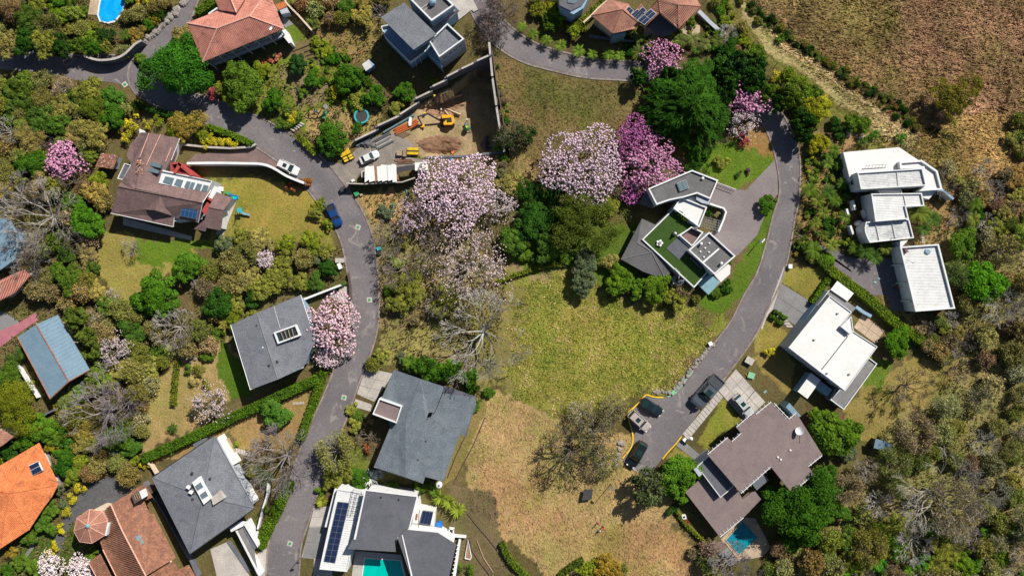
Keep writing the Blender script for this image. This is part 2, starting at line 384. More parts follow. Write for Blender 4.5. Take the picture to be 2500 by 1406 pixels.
M['ground'] = groundmat()
# ---------------------------------------------------------------- roads and paved ground
ROAD_A = [(478,-40,36),(447,40,40),(402,95,46),(362,150,64),(352,195,74),(408,236,62),(480,262,60),(560,290,62),(640,328,68),(715,375,76),(770,425,78),(806,470,78),(845,525,78),(870,580,76),(882,640,74),(889,700,68),(892,750,66),(888,800,66),(874,850,66),(856,895,67),(839,938,68),(815,1000,72),(788,1060,76),(762,1130,76),(738,1199,76),(714,1267,78),(695,1335,78),(688,1460,80)]
ROAD_A2 = [(330,185,60),(270,168,66),(200,168,60),(100,150,54),(-60,140,54)]
ROAD_B = [(1150,-40,60),(1195,50,58),(1240,98,58),(1290,128,54),(1342,145,50),(1400,160,48),(1450,169,46),(1547,175,46),(1650,190,46),(1750,212,46),(1835,238,48),(1885,290,52),(1910,340,56),(1924,392,56),(1928,450,48),(1925,490,48),(1914,530,52),(1897,610,58),(1876,680,62),(1845,738,66),(1815,800,68),(1770,862,70),(1712,938,72),(1694,962,74)]
def road(name, line, z, kerbs=(1, 1), mat='asphalt', gut=3.6, label=None):
    L = spline(line, 10); pts = [W('P', p[0], p[1])[:2] for p in L]; hw = [p[2]/20 for p in L]
    # image y runs down, so the left side of travel is +offset in world
    a = offset_line(pts, [h for h in hw]); b = offset_line(pts, [-h for h in hw])
    MB().strip(a, b, z).go(name, M[mat], kind='structure')
    occupy(a+b[::-1])
    g = MB(); k = MB()
    for sgn, on in ((1, kerbs[0]), (-1, kerbs[1])):
        if not on: continue
        i = offset_line(pts, [sgn*(h-0.10) for h in hw]); o = offset_line(pts, [sgn*(h+0.28) for h in hw])
        gi = offset_line(pts, [sgn*(h-0.55) for h in hw]); s = sgn
        g.strip(i if s > 0 else gi, gi if s > 0 else i, z+0.006)
        n = len(i); V = [(p[0], p[1], 0.0) for p in i]+[(p[0], p[1], 0.14) for p in i]+[(p[0], p[1], 0.14) for p in o]+[(p[0], p[1], 0.0) for p in o]
        F = []
        for q in range(n-1):
            for r in range(3): F.append((r*n+q, r*n+q+1, (r+1)*n+q+1, (r+1)*n+q) if s < 0 else (r*n+q+1, r*n+q, (r+1)*n+q, (r+1)*n+q+1))
        k.add(V, F)
    if g.F: g.go('gutter', surf('gutter '+name, (0.20,0.165,0.165), (0.12,0.095,0.10), 0.9, 0.8, 4, 0.3), kind='structure'); k.go('kerb', M['kerb'], kind='structure')
    return pts
road('road', ROAD_A, 0.030); road('side_road', ROAD_A2, 0.024, (0, 1)); road('loop_road', ROAD_B, 0.030)
def sheet(name, crop, pts, z, mat, kind='structure', t=0.0, **k):
    p = XY(crop, pts, z); occupy(p)
    if t: MB().prism(p, z-t, z).go(name, M[mat], kind=kind, **k)
    else:
        q = ccw(p); mk(name, [(x, y, z) for x, y in q], [tuple(range(len(q)))], M[mat], kind=kind, **k)
    return p
sheet('turning_place', 'P', [(1564,977),(1577,964),(1597,970),(1619,970),(1647,958),(1671,934),(1722,985),(1665,1063),(1640,1090),(1606,1132),(1585,1160),(1561,1152),(1521,1122),(1538,1096),(1545,1077),(1544,1053),(1533,1011),(1546,995)], 0.036, 'asphalt')
def slab_grid(crop, c4, z, nu, nv, mat, gap=.012):
    A, B, C, D = [Vector(W(crop, *p, z)[:2]) for p in c4]; par = mk('slab_bed', [(*v, z-.002) for v in (A, B, C, D)], [(0,1,2,3)], M['kerb'], kind='structure'); rg = random.Random(nu*7+nv)
    P = lambda u, v: tuple(A.lerp(B, u).lerp(D.lerp(C, u), v))
    for i in range(nu):
        for j in range(nv):
            q = [P((i+gap)/nu if i else 0, (j+gap)/nv if j else 0), P((i+1-gap*2)/nu, (j+gap)/nv if j else 0), P((i+1-gap*2)/nu, (j+1-gap*2)/nv), P((i+gap)/nu if i else 0, (j+1-gap*2)/nv)]
            MB().prism(q, z, z+.05+rg.uniform(0,.012)).go('concrete_slab', M[mat], par)
# yellow painted kerb round the turning place
def kerbline(name, crop, pts, w, h, mat, step=6, label=None, cat=None, z=0.0):
    L = spline([(*PX(crop, *p), 0) for p in pts], step); q = [W('P', a[0], a[1])[:2] for a in L]
    a = offset_line(q, w/2); b = offset_line(q, -w/2); n = len(q)
    V = [(p[0], p[1], z) for p in a]+[(p[0], p[1], z+h) for p in a]+[(p[0], p[1], z+h) for p in b]+[(p[0], p[1], z) for p in b]
    F = [(r*n+i, r*n+i+1, (r+1)*n+i+1, (r+1)*n+i) for i in range(n-1) for r in range(3)]+[(0, n, 2*n, 3*n), (n-1, 4*n-1, 3*n-1, 2*n-1)]
    return mk(name, V, F, M[mat] if isinstance(mat, str) else mat, kind=None if cat else 'structure', label=label, cat=cat)
kerbline('yellow_kerb', '10', [(200,1095),(290,985),(325,890),(318,770),(262,560),(330,480),(430,385),(485,318),(590,345),(700,350)], 0.30, 0.17, 'yellow')
kerbline('yellow_kerb', '10', [(690,1105),(760,1015),(845,925),(925,825)], 0.26, 0.17, 'yellow')
kerbline('green_kerb', '10', [(750,345),(840,300),(900,235),(985,130),(1060,35)], 0.28, 0.16, 'mint')
kerbline('road_end_kerb', '10', [(200,1115),(290,1195),(390,1262)], 0.35, 0.16, 'concrete')
# driveways, forecourts, paths
sheet('driveway', 'P', [(478,376),(560,371),(625,362),(668,388),(712,418),(745,440),(735,446),(700,432),(660,405),(600,397),(455,398)], 0.012, 'brick_pave')
sheet('site_entrance', 'P', [(800,395),(836,400),(870,365),(905,335),(960,325),(1010,350),(1000,385),(1050,392),(1045,405),(1000,412),(930,405),(880,420),(862,452),(846,470),(826,462),(800,440)], 0.012, 'dust')
sheet('paved_court', '6', [(1045,200),(1225,255),(1323,270),(1640,-60),(1652,300),(1560,420),(1440,720),(1240,930),(1220,925),(965,690),(1045,680),(1130,480),(960,400),(968,355)], 0.014, 'asphalt2')
sheet('driveway', '9', [(190,128),(500,322),(330,545),(105,388)], 0.020, 'conc_grey')
sheet('pavement_strip', '9', [(185,40),(215,-40),(225,-35),(190,130),(105,388),(62,430),(0,590),(-8,560)], 0.050, 'concrete')
sheet('driveway', '10', [(1590,5),(1800,245),(1950,410),(1700,640),(1370,265)], 0.020, 'concrete')
sheet('parking_court', 'Hh', [(240,330),(400,400),(500,420),(600,480),(840,520),(905,900),(880,760),(800,765),(640,640),(530,570),(440,470),(300,340)], 0.020, 'asphalt')
sheet('parking_court', '8', [(-30,340),(430,330),(700,330),(980,1200),(640,1200),(560,940),(340,935),(0,690)], 0.026, 'asphalt')
sheet('concrete_forecourt', 'F', [(560,735),(620,690),(665,660),(690,785),(640,830),(520,760)], 0.020, 'concrete')
sheet('concrete_driveway', '14', [(105,80),(400,140),(210,420),(190,440),(5,360)], 0.020, 'concrete')
sheet('concrete_path', '14', [(-10,410),(170,470),(150,545),(-40,490)], 0.020, 'concrete')
sheet('concrete_driveway', 'J', [(430,920),(560,900),(560,1500),(420,1500),(430,1280),(340,1275)], 0.020, 'concrete')
sheet('concrete_driveway', '2', [(1480,-60),(1960,-60),(2085,185),(2010,230),(1960,195),(1715,385),(1600,120)], 0.3, 'concrete', t=0.3)
sheet('concrete_driveway', '12', [(685,1145),(870,1065),(1050,1380),(1120,1500),(770,1500)], 0.020, 'concrete')
sheet('concrete_driveway', '12', [(1110,1210),(1245,1120),(1210,1500),(1130,1380)], 0.026, 'concrete')
sheet('curved_drive', '15', [(500,1190),(560,1010),(620,860),(700,700),(790,600),(900,500),(980,440),(1080,420),(1250,440),(1340,500),(1350,600),(1150,700),(1060,720),(930,730),(800,790),(690,920),(620,1090),(590,1230),(490,1260)], 0.020, 'gravel')
sheet('garden_path', '15', [(225,1230),(350,1010),(380,1020),(330,1130),(260,1230)], 0.020, 'conc_grey')
sheet('garden_path', '1', [(1905,320),(1985,290),(2160,465),(2010,530),(1975,500)], 0.020, 'conc_grey')
sheet('brick_terrace', '9', [(985,430),(1205,590),(1115,720),(900,560)], 0.05, 'sandstone', t=0.05)
sheet('path', '11', [(35,400),(85,350),(265,505),(245,540),(200,525)], 0.020, 'conc_grey')
slab_grid('10', [(1590,5),(1950,410),(1700,640),(1370,265)], .03, 4, 3, 'concrete')
slab_grid('14', [(105,80),(400,140),(210,420),(5,360)], .03, 2, 3, 'concrete')
slab_grid('J', [(430,920),(540,905),(530,1050),(395,1050)], .03, 1, 2, 'concrete'); slab_grid('J', [(395,1055),(528,1055),(520,1280),(345,1275)], .03, 1, 2, 'conc_grey')
slab_grid('9', [(190,128),(500,322),(330,545),(105,388)], .03, 2, 2, 'conc_grey')
slab_grid('9', [(985,430),(1205,590),(1115,720),(900,560)], .055, 2, 2, 'sandstone')
# paving slabs beside the turning place: each slab is a piece
def row_slabs(crop, a0, a1, b0, b1, n, gap=0.10, z=0.09, mat='concrete', name='paving_slab'):
    """slabs between line a0-a1 and line b0-b1"""
    A0, A1, B0, B1 = [Vector(W(crop, *p)[:2]) for p in (a0, a1, b0, b1)]
    base = thing('slab_path', None, None, (*A0, 0)); 
    for i in range(n):
        f0 = (i+gap)/n; f1 = (i+1-gap)/n
        q = [A0.lerp(A1, f0), A0.lerp(A1, f1), B0.lerp(B1, f1), B0.lerp(B1, f0)]
        MB().prism([tuple(v) for v in q], 0.0, z+0.012*((i*7) % 3-1)).go(name, M[mat], base)
    occupy([tuple(A0), tuple(A1), tuple(B1), tuple(B0)]); return base
setp(row_slabs('10', (1370,275), (935,800), (1435,345), (1005,870), 14, 0.05), 'row of concrete slabs along the turning place, above the yellow painted line', 'slab path')
setp(row_slabs('9', (120,420), (250,560), (170,385), (310,560), 6, 0.12), 'stepping slabs between clipped hedge blocks beside the grey driveway', 'stepping path')
setp(row_slabs('12', (925,170), (1110,215), (935,215), (1090,260), 7, 0.08), 'short curved run of pale slabs right of the big square grey roof', 'stepping path')
setp(row_slabs('7', (1165,1165), (1185,1370), (1205,1165), (1225,1370), 7, 0.12), 'pale stepping slabs below the palms, right of the white ribbed roofs', 'stepping path')
setp(row_slabs('J', (275,162), (358,158), (278,180), (360,176), 8, 0.2), 'tiny row of pale slabs right of the round clipped bush', 'stepping path')
# drains: white square frames with a green cover, painted flush in the road
def drain(px, py, rz, s=1.25):
    x, y, _ = W('P', px, py); t = thing('drain_cover', None, 'drain cover', (x, y, 0), 'white framed drain covers in the road')
    MB().box((x, y, 0.045), (s, s, 0.05), rz).go('frame', M['concrete'], t)
    MB().lathe((x, y, 0.055), [(0.36, 0), (0.36, 0.03), (0.24, 0.05)], 14).go('cover', M['green'], t); return t
for px, py, rz, lb in ((305,207,.6,'white drain frame at the top road junction'), (874,555,-.3,'white drain frame just below the blue pickup'), (902,732,0,'white drain frame right of the large pink tree on the road'),
        (840,970,-.25,'white drain frame left of the concrete driveway of the slate grey house'), (708,1326,-.3,'lowest white drain frame, left of the solar roof')):
    drain(px, py, rz)['label'] = lb
# ---------------------------------------------------------------- ground sheet
GZ = []   # crop, polygon, colour, wobble
def gz(c, pts, col, wob=0.8): GZ.append((XY(c, pts), col, wob))
WOODF = (0.150,0.110,0.055); LAWN = (0.275,0.225,0.062); LAWNG = (0.135,0.175,0.028); GOLD = (0.46,0.27,0.12); BROWN = (0.30,0.165,0.08); OLIVE = (0.25,0.185,0.07); SOIL = (0.38,0.265,0.175)
gz('P', [(1780,-60),(2560,-60),(2560,420),(2330,400),(2200,360),(2060,230),(1900,110)], (0.255,0.172,0.085), 1.5)
gz('P', [(2130,-60),(2560,-60),(2560,260),(2420,330),(2330,300),(2200,120)], (0.275,0.17,0.10), 3)
gz('P', [(2300,170),(2420,260),(2440,320),(2330,340),(2250,250)], (0.37,0.225,0.14), 2)
gz('P', [(2150,330),(2300,290),(2560,270),(2560,560),(2400,520),(2300,440),(2240,400)], (0.36,0.235,0.10), 2)
def gzline(c, pts, w, col, wob=.5):
    q = [W('P', a[0], a[1])[:2] for a in spline([(*PX(c, *p), 0) for p in pts], 12)]; a = offset_line(q, w/2); b = offset_line(q, -w/2); GZ.append((a+b[::-1], col, wob))
gzline('P', [(1700,-60),(1790,20),(1880,110),(1980,200),(2070,280),(2160,350)], 7.0, (0.20,0.165,0.055), .8)
gzline('P', [(1790,-60),(1840,40),(1894,113),(1997,177),(2082,246),(2167,307),(2240,350)], 4.6, (0.46,0.35,0.19), .5)
gzline('P', [(1800,-60),(1850,45),(1905,118),(2010,185),(2092,250),(2175,312)], .8, (0.24,0.21,0.075), .3)
gzline('P', [(1810,-60),(1860,30),(1945,100),(2078,190),(2201,273),(2225,310),(2330,330)], 1.7, (0.075,0.070,0.028), .9)
gzline('P', [(2452,165),(2462,200),(2458,240),(2442,275)], .9, (0.07,0.04,0.02), .4)
gzline('P', [(2335,120),(2340,200),(2350,260)], 2.5, (0.42,0.24,0.15), 1)
gzline('P', [(1560,1160),(1540,1220),(1500,1290),(1470,1400)], 1.6, (0.52,0.36,0.21), .8)
for x, y, r_ in ((2195,25,12),(2482,32,8),(2240,310,22),(2290,320,20),(2180,250,10)): gz('P', [(x+r_*math.cos(k), y+r_*math.sin(k)) for k in (0,1,2,3,4,5)], (0.10,0.065,0.035), .8)
gz('P', [(1205,125),(1330,185),(1560,200),(1590,260),(1500,330),(1360,330),(1330,380),(1290,470),(1240,490),(1220,420),(1235,300)], (0.205,0.142,0.068), 1.2)
gz('P', [(1260,160),(1420,195),(1560,205),(1560,240),(1450,290),(1290,260)], (0.165,0.135,0.055), 2)
gz('P', [(1225,330),(1290,380),(1320,430),(1240,490)], (0.36,0.24,0.12), 1.5)
gz('P', [(870,480),(1010,470),(1240,700),(1270,640),(1380,640),(1400,700),(1230,720),(1200,900),(930,880),(920,640)], (0.30,0.215,0.115), 1.8)
gz('P', [(880,475),(960,470),(1010,500),(960,560),(900,540)], (0.42,0.25,0.12), 1.0)
gz('P', [(930,800),(1060,780),(1060,870),(930,880)], (0.34,0.25,0.11), 1.5)
gz('P', [(1240,690),(1400,660),(1560,740),(1740,770),(1760,800),(1680,900),(1640,960),(1560,960),(1420,1020),(1210,970),(1200,880)], (0.26,0.235,0.06), 3.4)
gz('P', [(1170,700),(1270,680),(1290,760),(1260,850),(1250,990),(1170,940),(1150,820)], (0.25,0.205,0.075), 3.0)
gz('P', [(1380,740),(1660,760),(1560,900),(1380,940)], (0.32,0.265,0.07), 4)
gz('P', [(1200,960),(1260,970),(1400,1040),(1540,1060),(1560,1160),(1640,1190),(1640,1300),(1760,1420),(1440,1460),(1330,1400),(1250,1320),(1150,1240),(1130,1140),(1170,1040)], (0.44,0.29,0.15), 0.8)
gz('P', [(1200,1120),(1330,1180),(1400,1300),(1300,1330),(1180,1230)], (0.44,0.265,0.14), 3)
gz('P', [(1460,1290),(1640,1260),(1720,1380),(1480,1420)], (0.42,0.25,0.13), 2.5)
gz('P', [(1260,570),(1400,560),(1560,540),(1560,690),(1470,690),(1400,650),(1290,660),(1240,640)], (0.12,0.165,0.028), 1.2)
gz('P', [(1740,350),(1890,330),(1895,390),(1800,468),(1740,440),(1690,400)], (0.13,0.185,0.025), 1.0)
gz('P', [(1800,300),(1880,310),(1893,370),(1800,370)], (0.32,0.17,0.07), 1.5)
gz('P', [(1850,470),(1895,470),(1890,540),(1860,640),(1810,720),(1760,770),(1700,740),(1780,680),(1850,570)], (0.11,0.165,0.022), 0.6)
gz('P', [(510,440),(600,430),(720,450),(770,480),(810,570),(830,610),(700,600),(560,600),(470,600),(330,590),(240,590),(240,640),(300,740),(350,700),(440,610),(520,580)], LAWN, 1.0)
gz('P', [(240,560),(460,600),(480,620),(380,690),(310,740),(250,680),(230,620)], (0.34,0.26,0.085), 1.0)
gz('P', [(330,580),(480,590),(560,600),(470,620),(400,650),(330,640)], (0.14,0.20,0.025), 1.0)
gz('P', [(560,440),(760,460),(800,540),(690,580),(590,560)], (0.34,0.245,0.07), 2)
gz('P', [(700,0),(930,0),(930,120),(850,160),(740,90)], (0.30,0.19,0.09), 1.5)
gz('P', [(560,170),(720,130),(900,180),(900,300),(760,330),(690,300),(560,260)], (0.17,0.19,0.03), 1.2)
gz('P', [(700,170),(790,190),(800,240),(730,260),(680,220)], (0.27,0.20,0.12), 2)
gz('1', [(2000,520),(2160,465),(2420,750),(2280,800),(2100,830)], LAWNG, 0.3)
gz('P', [(745,270),(900,250),(930,300),(850,370),(760,340)], (0.42,0.26,0.14), 1.0)
gz('P', [(400,860),(470,840),(560,830),(600,900),(590,960),(500,1020),(420,1080),(350,1100),(350,1020)], (0.40,0.26,0.135), 1.0)
gz('P', [(540,820),(600,900),(610,960),(560,980),(530,900)], (0.10,0.155,0.02), 0.8)
gz('P', [(350,1130),(480,1070),(760,945),(740,1060),(700,1100),(600,1110),(560,1060),(420,1130)], (0.36,0.225,0.105), 1.0)
gz('P', [(190,1060),(240,1060),(260,1160),(200,1180)], (0.13,0.18,0.03), 1.0)
gz('15', [(400,80),(560,100),(560,220),(440,130)], (0.13,0.18,0.03), 0.6)
gz('P', [(0,1380),(80,1300),(180,1280),(240,1406),(0,1406)], (0.10,0.13,0.03), 1)
gz('9', [(215,-20),(600,-30),(700,90),(520,320),(195,125)], (0.29,0.225,0.065), 0.5)
gz('9', [(60,470),(270,620),(150,780),(-60,800),(-40,600)], (0.29,0.225,0.065), 0.5)
gz('9', [(-80,830),(200,780),(330,900),(280,1230),(0,1010)], (0.31,0.215,0.08), 0.5)
gz('10', [(1440,350),(1660,640),(1400,820),(1230,1000),(1130,900)], (0.25,0.225,0.05), 0.4)
gz('10', [(850,960),(1150,1110),(960,1250),(700,1110)], (0.30,0.235,0.07), 0.5)
gz('P', [(2060,990),(2140,900),(2330,870),(2300,990),(2160,1090),(2080,1060)], (0.31,0.22,0.085), 1.5)
gz('P', [(2110,860),(2180,880),(2150,960),(2110,940)], (0.14,0.19,0.03), 0.8)
gz('P', [(1940,380),(2060,360),(2080,480),(2060,600),(1950,600),(1955,470)], (0.30,0.19,0.09), 1.0)
gz('P', [(1990,320),(2130,330),(2060,380),(1960,380)], (0.33,0.19,0.11), 1.0)
gz('P', [(2200,470),(2330,460),(2400,560),(2330,640),(2240,600)], (0.36,0.21,0.11), 1.0)
gz('P', [(880,1090),(930,1190),(780,1190),(800,1110)], (0.17,0.18,0.04), 1.0)
gz('P', [(1100,1180),(1200,1200),(1240,1330),(1260,1406),(1100,1406)], (0.17,0.125,0.075), 0.8)
gz('P', [(1120,950),(1200,960),(1140,1120),(1080,1190)], (0.26,0.185,0.08), 0.8)
gz('P', [(2090,640),(2330,850),(2330,900),(2080,660)], (0.30,0.20,0.09), 0.8)
gz('P', [(2330,560),(2560,560),(2560,1460),(1900,1460),(2000,1300),(2200,1000),(2330,900)], (0.29,0.225,0.105), 3)
def axis(lim, far):
    a = list(np.arange(-lim, lim+0.01, 0.5)); e1 = [lim+d for d in (2,5,10,20,40,80,160,320,640,1400)]
    return np.array([-v for v in e1[::-1]]+a+e1)
gx, gy = axis(136, 1), axis(80, 1)
GXX, GYY = np.meshgrid(gx, gy); GZZ = terrain(GXX, GYY)
inp = pip(GXX, GYY, inset(PIT, -0.6))
col = np.empty(GXX.shape+(3,)); col[:] = WOODF
n1 = noise2(GXX, GYY, 0.45, 1)+0.6*noise2(GXX, GYY, 1.5, 2); n2_ = noise2(GXX, GYY, 0.5, 3)+0.6*noise2(GXX, GYY, 1.7, 4)
n3 = noise2(GXX, GYY, 0.12, 8)
col *= (1+0.22*n3+0.12*n2_)[..., None]
for poly, c, wob in GZ:
    ins = pip(GXX+n1*wob, GYY+n2_*wob, poly)
    k = (1+0.10*noise2(GXX, GYY, 0.3, 11)+0.08*n1)[..., None]
    col = np.where(ins[..., None], np.array(c)*k, col)
pt = (noise2(GXX, GYY, .38, 31)+.6*noise2(GXX, GYY, 1.2, 32)+.5*noise2(GXX, GYY, 3.1, 33))*.42; pt = np.clip(pt, -1, 1)[..., None]
col = col*np.where(pt > 0, 1+pt*np.array((-.22, .02, -.38)), 1-pt*np.array((.28, .16, .22)))     # greener and strawier patches
gr = np.clip(noise2(GXX, GYY, 0.16, 21)*0.32, 0, 1)[..., None]      # greener drifts
col = col*(1-gr)+gr*col*np.array((0.72, 1.02, 0.55))
col = np.where(inp[..., None], np.array(SOIL)*(1+0.15*n1)[..., None], col)
col = np.clip(col, 0.01, 0.8)
ny, nx = GXX.shape
V = np.stack([GXX, GYY, GZZ], -1).reshape(-1, 3); I = np.arange(ny*nx).reshape(ny, nx)
F = np.stack([I[:-1,:-1], I[:-1,1:], I[1:,1:], I[1:,:-1]], -1).reshape(-1, 4)
mk('ground', V, F, M['ground'], kind='structure', col=col.reshape(-1, 3), smooth=True)
def groundcol(X, Y):
    i = np.clip(np.round((X+136)/0.5).astype(int)+10, 0, nx-1); j = np.clip(np.round((Y+80)/0.5).astype(int)+10, 0, ny-1)
    return col[j, i]
# ---------------------------------------------------------------- building helpers
def slab(name, par, crop, pts, z, t, mat, **k):
    p = XY(crop, pts, z); MB_ = MB().prism(p, z-t, z); return MB_.go(name, M[mat], par, **k), p
def walls(name, par, poly, z0, z1, mat, d=0.6):
    q = inset(poly, d); occupy(q); MB().prism(q, z0, z1).go(name, M[mat], par); return q
def parapet(par, crop, pts, z, w, h, mat='wall_white', name='parapet'):
    p = XY(crop, pts, z); MB().ring(p, w, z-h, z).go(name, M[mat], par); return p
def box_block(par, crop, pts, z, roofmat, wallmat='wall_white', rim=0.35, drop=0.5, rimmat='wall_white', z0=0.0, ribs=None):
    """block with a raised rim round a sunken flat roof"""
    p = ccw(XY(crop, pts, z)); occupy(p)
    if area(XY(crop, pts, z)) < 0: pass
    MB().prism(p, z0, z-drop-0.12).go('wall', M[wallmat], par)
    MB().ring(p, rim, z-drop-0.12, z).go('parapet', M[rimmat], par)
    q = inset(p, rim+0.002)
    r = MB().prism(q, z-drop-0.12+0.003, z-drop).go('roof', M[roofmat], par)
    if ribs: add_ribs(par, [(x, y, z-drop) for x, y in q], ribs[0], ribs[1], ribs[2], ribs[3])
    return p
def clipline(poly, a, d):
    """interval list where the line a + t d lies inside the 2-D polygon"""
    ts = []; n = len(poly)
    for i in range(n):
        p = poly[i]; q = poly[(i+1) % n]; ex, ey = q[0]-p[0], q[1]-p[1]
        den = d[0]*ey-d[1]*ex
        if abs(den) < 1e-9: continue
        t = ((p[0]-a[0])*ey-(p[1]-a[1])*ex)/den; u = ((p[0]-a[0])*d[1]-(p[1]-a[1])*d[0])/den
        if 0 <= u < 1: ts.append(t)
    ts.sort(); return [(ts[i], ts[i+1]) for i in range(0, len(ts)-1, 2)]
def ribs_mb(mb, face, dirv, spacing=0.38, width=0.16, height=0.09, jit=0.0):
    P = [Vector(p) for p in face]; n = Vector((0,0,0))
    for i in range(len(P)): n += P[i].cross(P[(i+1) % len(P)])
    n.normalize(); n = -n if n.z < 0 else n
    d2 = Vector(dirv[:2]).normalized(); s2 = Vector((-d2.y, d2.x)); o = P[0]
    pl = [(p.x, p.y) for p in P]; off = [Vector(q).dot(s2) for q in pl]
    zof = lambda x, y: o.z-((x-o.x)*n.x+(y-o.y)*n.y)/max(n.z, 0.1)
    k = math.ceil(min(off)/spacing+0.3)*spacing
    while k < max(off)-0.05:
        base = s2*k
        for a, b in clipline(pl, base, d2):
            if b-a < 0.3: continue
            q = [base+d2*(a+0.04), base+d2*(b-0.04)]; V = []
            for c in q:
                zz = zof(c.x, c.y)
                V += [(c.x-s2.x*width/2, c.y-s2.y*width/2, zz+0.004), (c.x, c.y, zz+height), (c.x+s2.x*width/2, c.y+s2.y*width/2, zz+0.004)]
            mb.add(V, [(0,3,4,1), (1,4,5,2), (0,1,2), (3,5,4)])
        k += spacing
def add_ribs(par, face, dirv, spacing, width, mat, name='roof_ribs'):
    mb = MB(); ribs_mb(mb, face, dirv, spacing, width, 0.07); mb.go(name, M[mat], par, kind='stuff')
def pitched(par, crop, verts, faces, mat, t=0.22, ribs=None, caps=(), capmat=None, capr=0.16, name='roof', ribdir=None):
    """roof from picture points with heights; faces index verts; ribs run down each slope"""
    V = [W(crop, *v) for v in verts]; mb = MB()
    for f in faces:
        P = [V[i] for i in f]
        if area([p[:2] for p in P]) < 0: P = P[::-1]
        n = len(P); B = [(p[0], p[1], p[2]-t) for p in P]; occupy([p[:2] for p in P])
        mb.add(P+B, [tuple(range(n)), tuple(range(2*n-1, n-1, -1))]+[((i+1) % n, i, n+i, n+(i+1) % n) for i in range(n)])
    r = mb.go(name, M[mat], par)
    if ribs:
        rb = MB()
        for f in faces:
            P = [Vector(V[i]) for i in f]; n = Vector((0,0,0))
            for i in range(len(P)): n += P[i].cross(P[(i+1) % len(P)])
            if n.z < 0: n = -n
            g = Vector((n.x, n.y))
            if g.length < 1e-4*n.z or ribdir: g = Vector(ribdir or (1, 0))
            ribs_mb(rb, P, g, ribs[0], ribs[1], ribs[2])
        mk('tile_rows', rb.V, rb.F, M[mat], par, kind='stuff')
    for a, b in caps:
        p, q = Vector(V[a]), Vector(V[b]); MB().bar(p+Vector((0,0,.02)), q+Vector((0,0,.02)), capr, 6).go('ridge_cap', M[capmat or mat], par)
    return V
WIN = {}
def windows(par, a, b, zs, n, w=1.2, h=1.2, door=False, m0=0.6):
    """windows in the wall from a to b (outside on the right-hand side)"""
    a = Vector(a); b = Vector(b); d = b-a; L = d.length; u = d.normalized(); nrm = Vector((u.y, -u.x)); rz = math.atan2(u.y, u.x)
    R = root_loc(par)
    for z in zs:
        for i in range(n):
            s = m0+(L-2*m0)*(i+0.5)/n; c = a+u*s+nrm*0.03
            key = (round(w, 2), round(h, 2))
            if key not in WIN:
                fr = MB(); 
                for sx in (-1, 1): fr.box((sx*(w/2-0.04), 0, 0), (0.08, 0.12, h))
                for sz in (-1, 1): fr.box((0, 0, sz*(h/2-0.04)), (w-0.162, 0.118, 0.08))
                fr.box((0, 0.002, 0), (0.05, 0.09, h-0.164))
                sl = MB().box((0, -0.06, -h/2-0.05), (w+0.2, 0.22, 0.06)); p = MB().box((0, 0.01, 0), (w-0.17, 0.05, h-0.17))
                WIN[key] = (mesh('window', fr.V, fr.F, M['white']), mesh('sill', sl.V, sl.F, M['white']), mesh('pane', p.V, p.F, M['glass']))
            ms = WIN[key]; fo = link('window', ms[0], par, (c.x-R.x, c.y-R.y, z-R.z), (0,0,rz))
            link('pane', ms[2], fo); link('sill', ms[1], fo)
def panels(par, crop, c4, z, nu, nv, mat='solar', gap=0.04, name='solar_panel', dz=0.12, tilt=0.0):
    """grid of panels between four picture corners (top-left, top-right, bottom-right, bottom-left)"""
    A, B, C, D = [Vector(W(crop, *p, z)[:2]) for p in c4]
    for i in range(nu):
        for j in range(nv):
            def P(u, v): return (A.lerp(B, u)).lerp(D.lerp(C, u), v)
            u0, u1, v0, v1 = (i+gap)/nu, (i+1-gap)/nu, (j+gap)/nv, (j+1-gap)/nv
            zt = lambda x, y: z+dz
            MB().prism([tuple(P(u0, v0)), tuple(P(u1, v0)), tuple(P(u1, v1)), tuple(P(u0, v1))], z+dz-0.05, z+dz).go(name, M[mat], par)
    f = [tuple(x) for x in (A, B, C, D)]; MB().prism(inset(f, -0.06), z+0.005, z+dz-0.06).go('panel_rack', M['steel'], par)
def dish(par, crop, x, y, z, r=0.75):
    X, Y, _ = W(crop, x, y, z+1.0); d = Vector((-0.5, 0.35, 0.8)).normalized()
    b = MB().bar((X, Y, z-0.1), (X, Y, z+0.8), 0.06, 6); b.go('mast', M['steel'], par)
    u = d.cross(Vector((0,0,1))).normalized(); v = d.cross(u); c = Vector((X, Y, z+0.95)); V = []; n = 16
    for ring, rr in enumerate((0.02, r*.5, r)):
        for i in range(n):
            t = 2*math.pi*i/n; V.append(c+d*(0.25*(rr/r)**2)+u*math.cos(t)*rr+v*math.sin(t)*rr)
    V2 = [q-d*0.03 for q in V]; F = []
    for k in range(2):
        for i in range(n): F.append((k*n+i, k*n+(i+1) % n, (k+1)*n+(i+1) % n, (k+1)*n+i))
    F2 = [tuple(j+len(V) for j in f[::-1]) for f in F]
    mk('satellite_dish', V+V2, F+F2, M['white'], par)
def vent(par, crop, x, y, z, s=0.35, h=0.5, mat='steel_dark'):
    X, Y, _ = W(crop, x, y, z+h); MB().lathe((X, Y, z-0.02), [(s*.5, 0), (s*.5, h*.7), (s*.8, h*.7), (s*.8, h*.85), (s*.2, h)], 8).go('roof_vent', M[mat], par)
def boxat(name, par, crop, pts, z0, z1, mat, **k):
    p = XY(crop, pts, z1); return MB().prism(p, z0, z1).go(name, M[mat], par, **k)
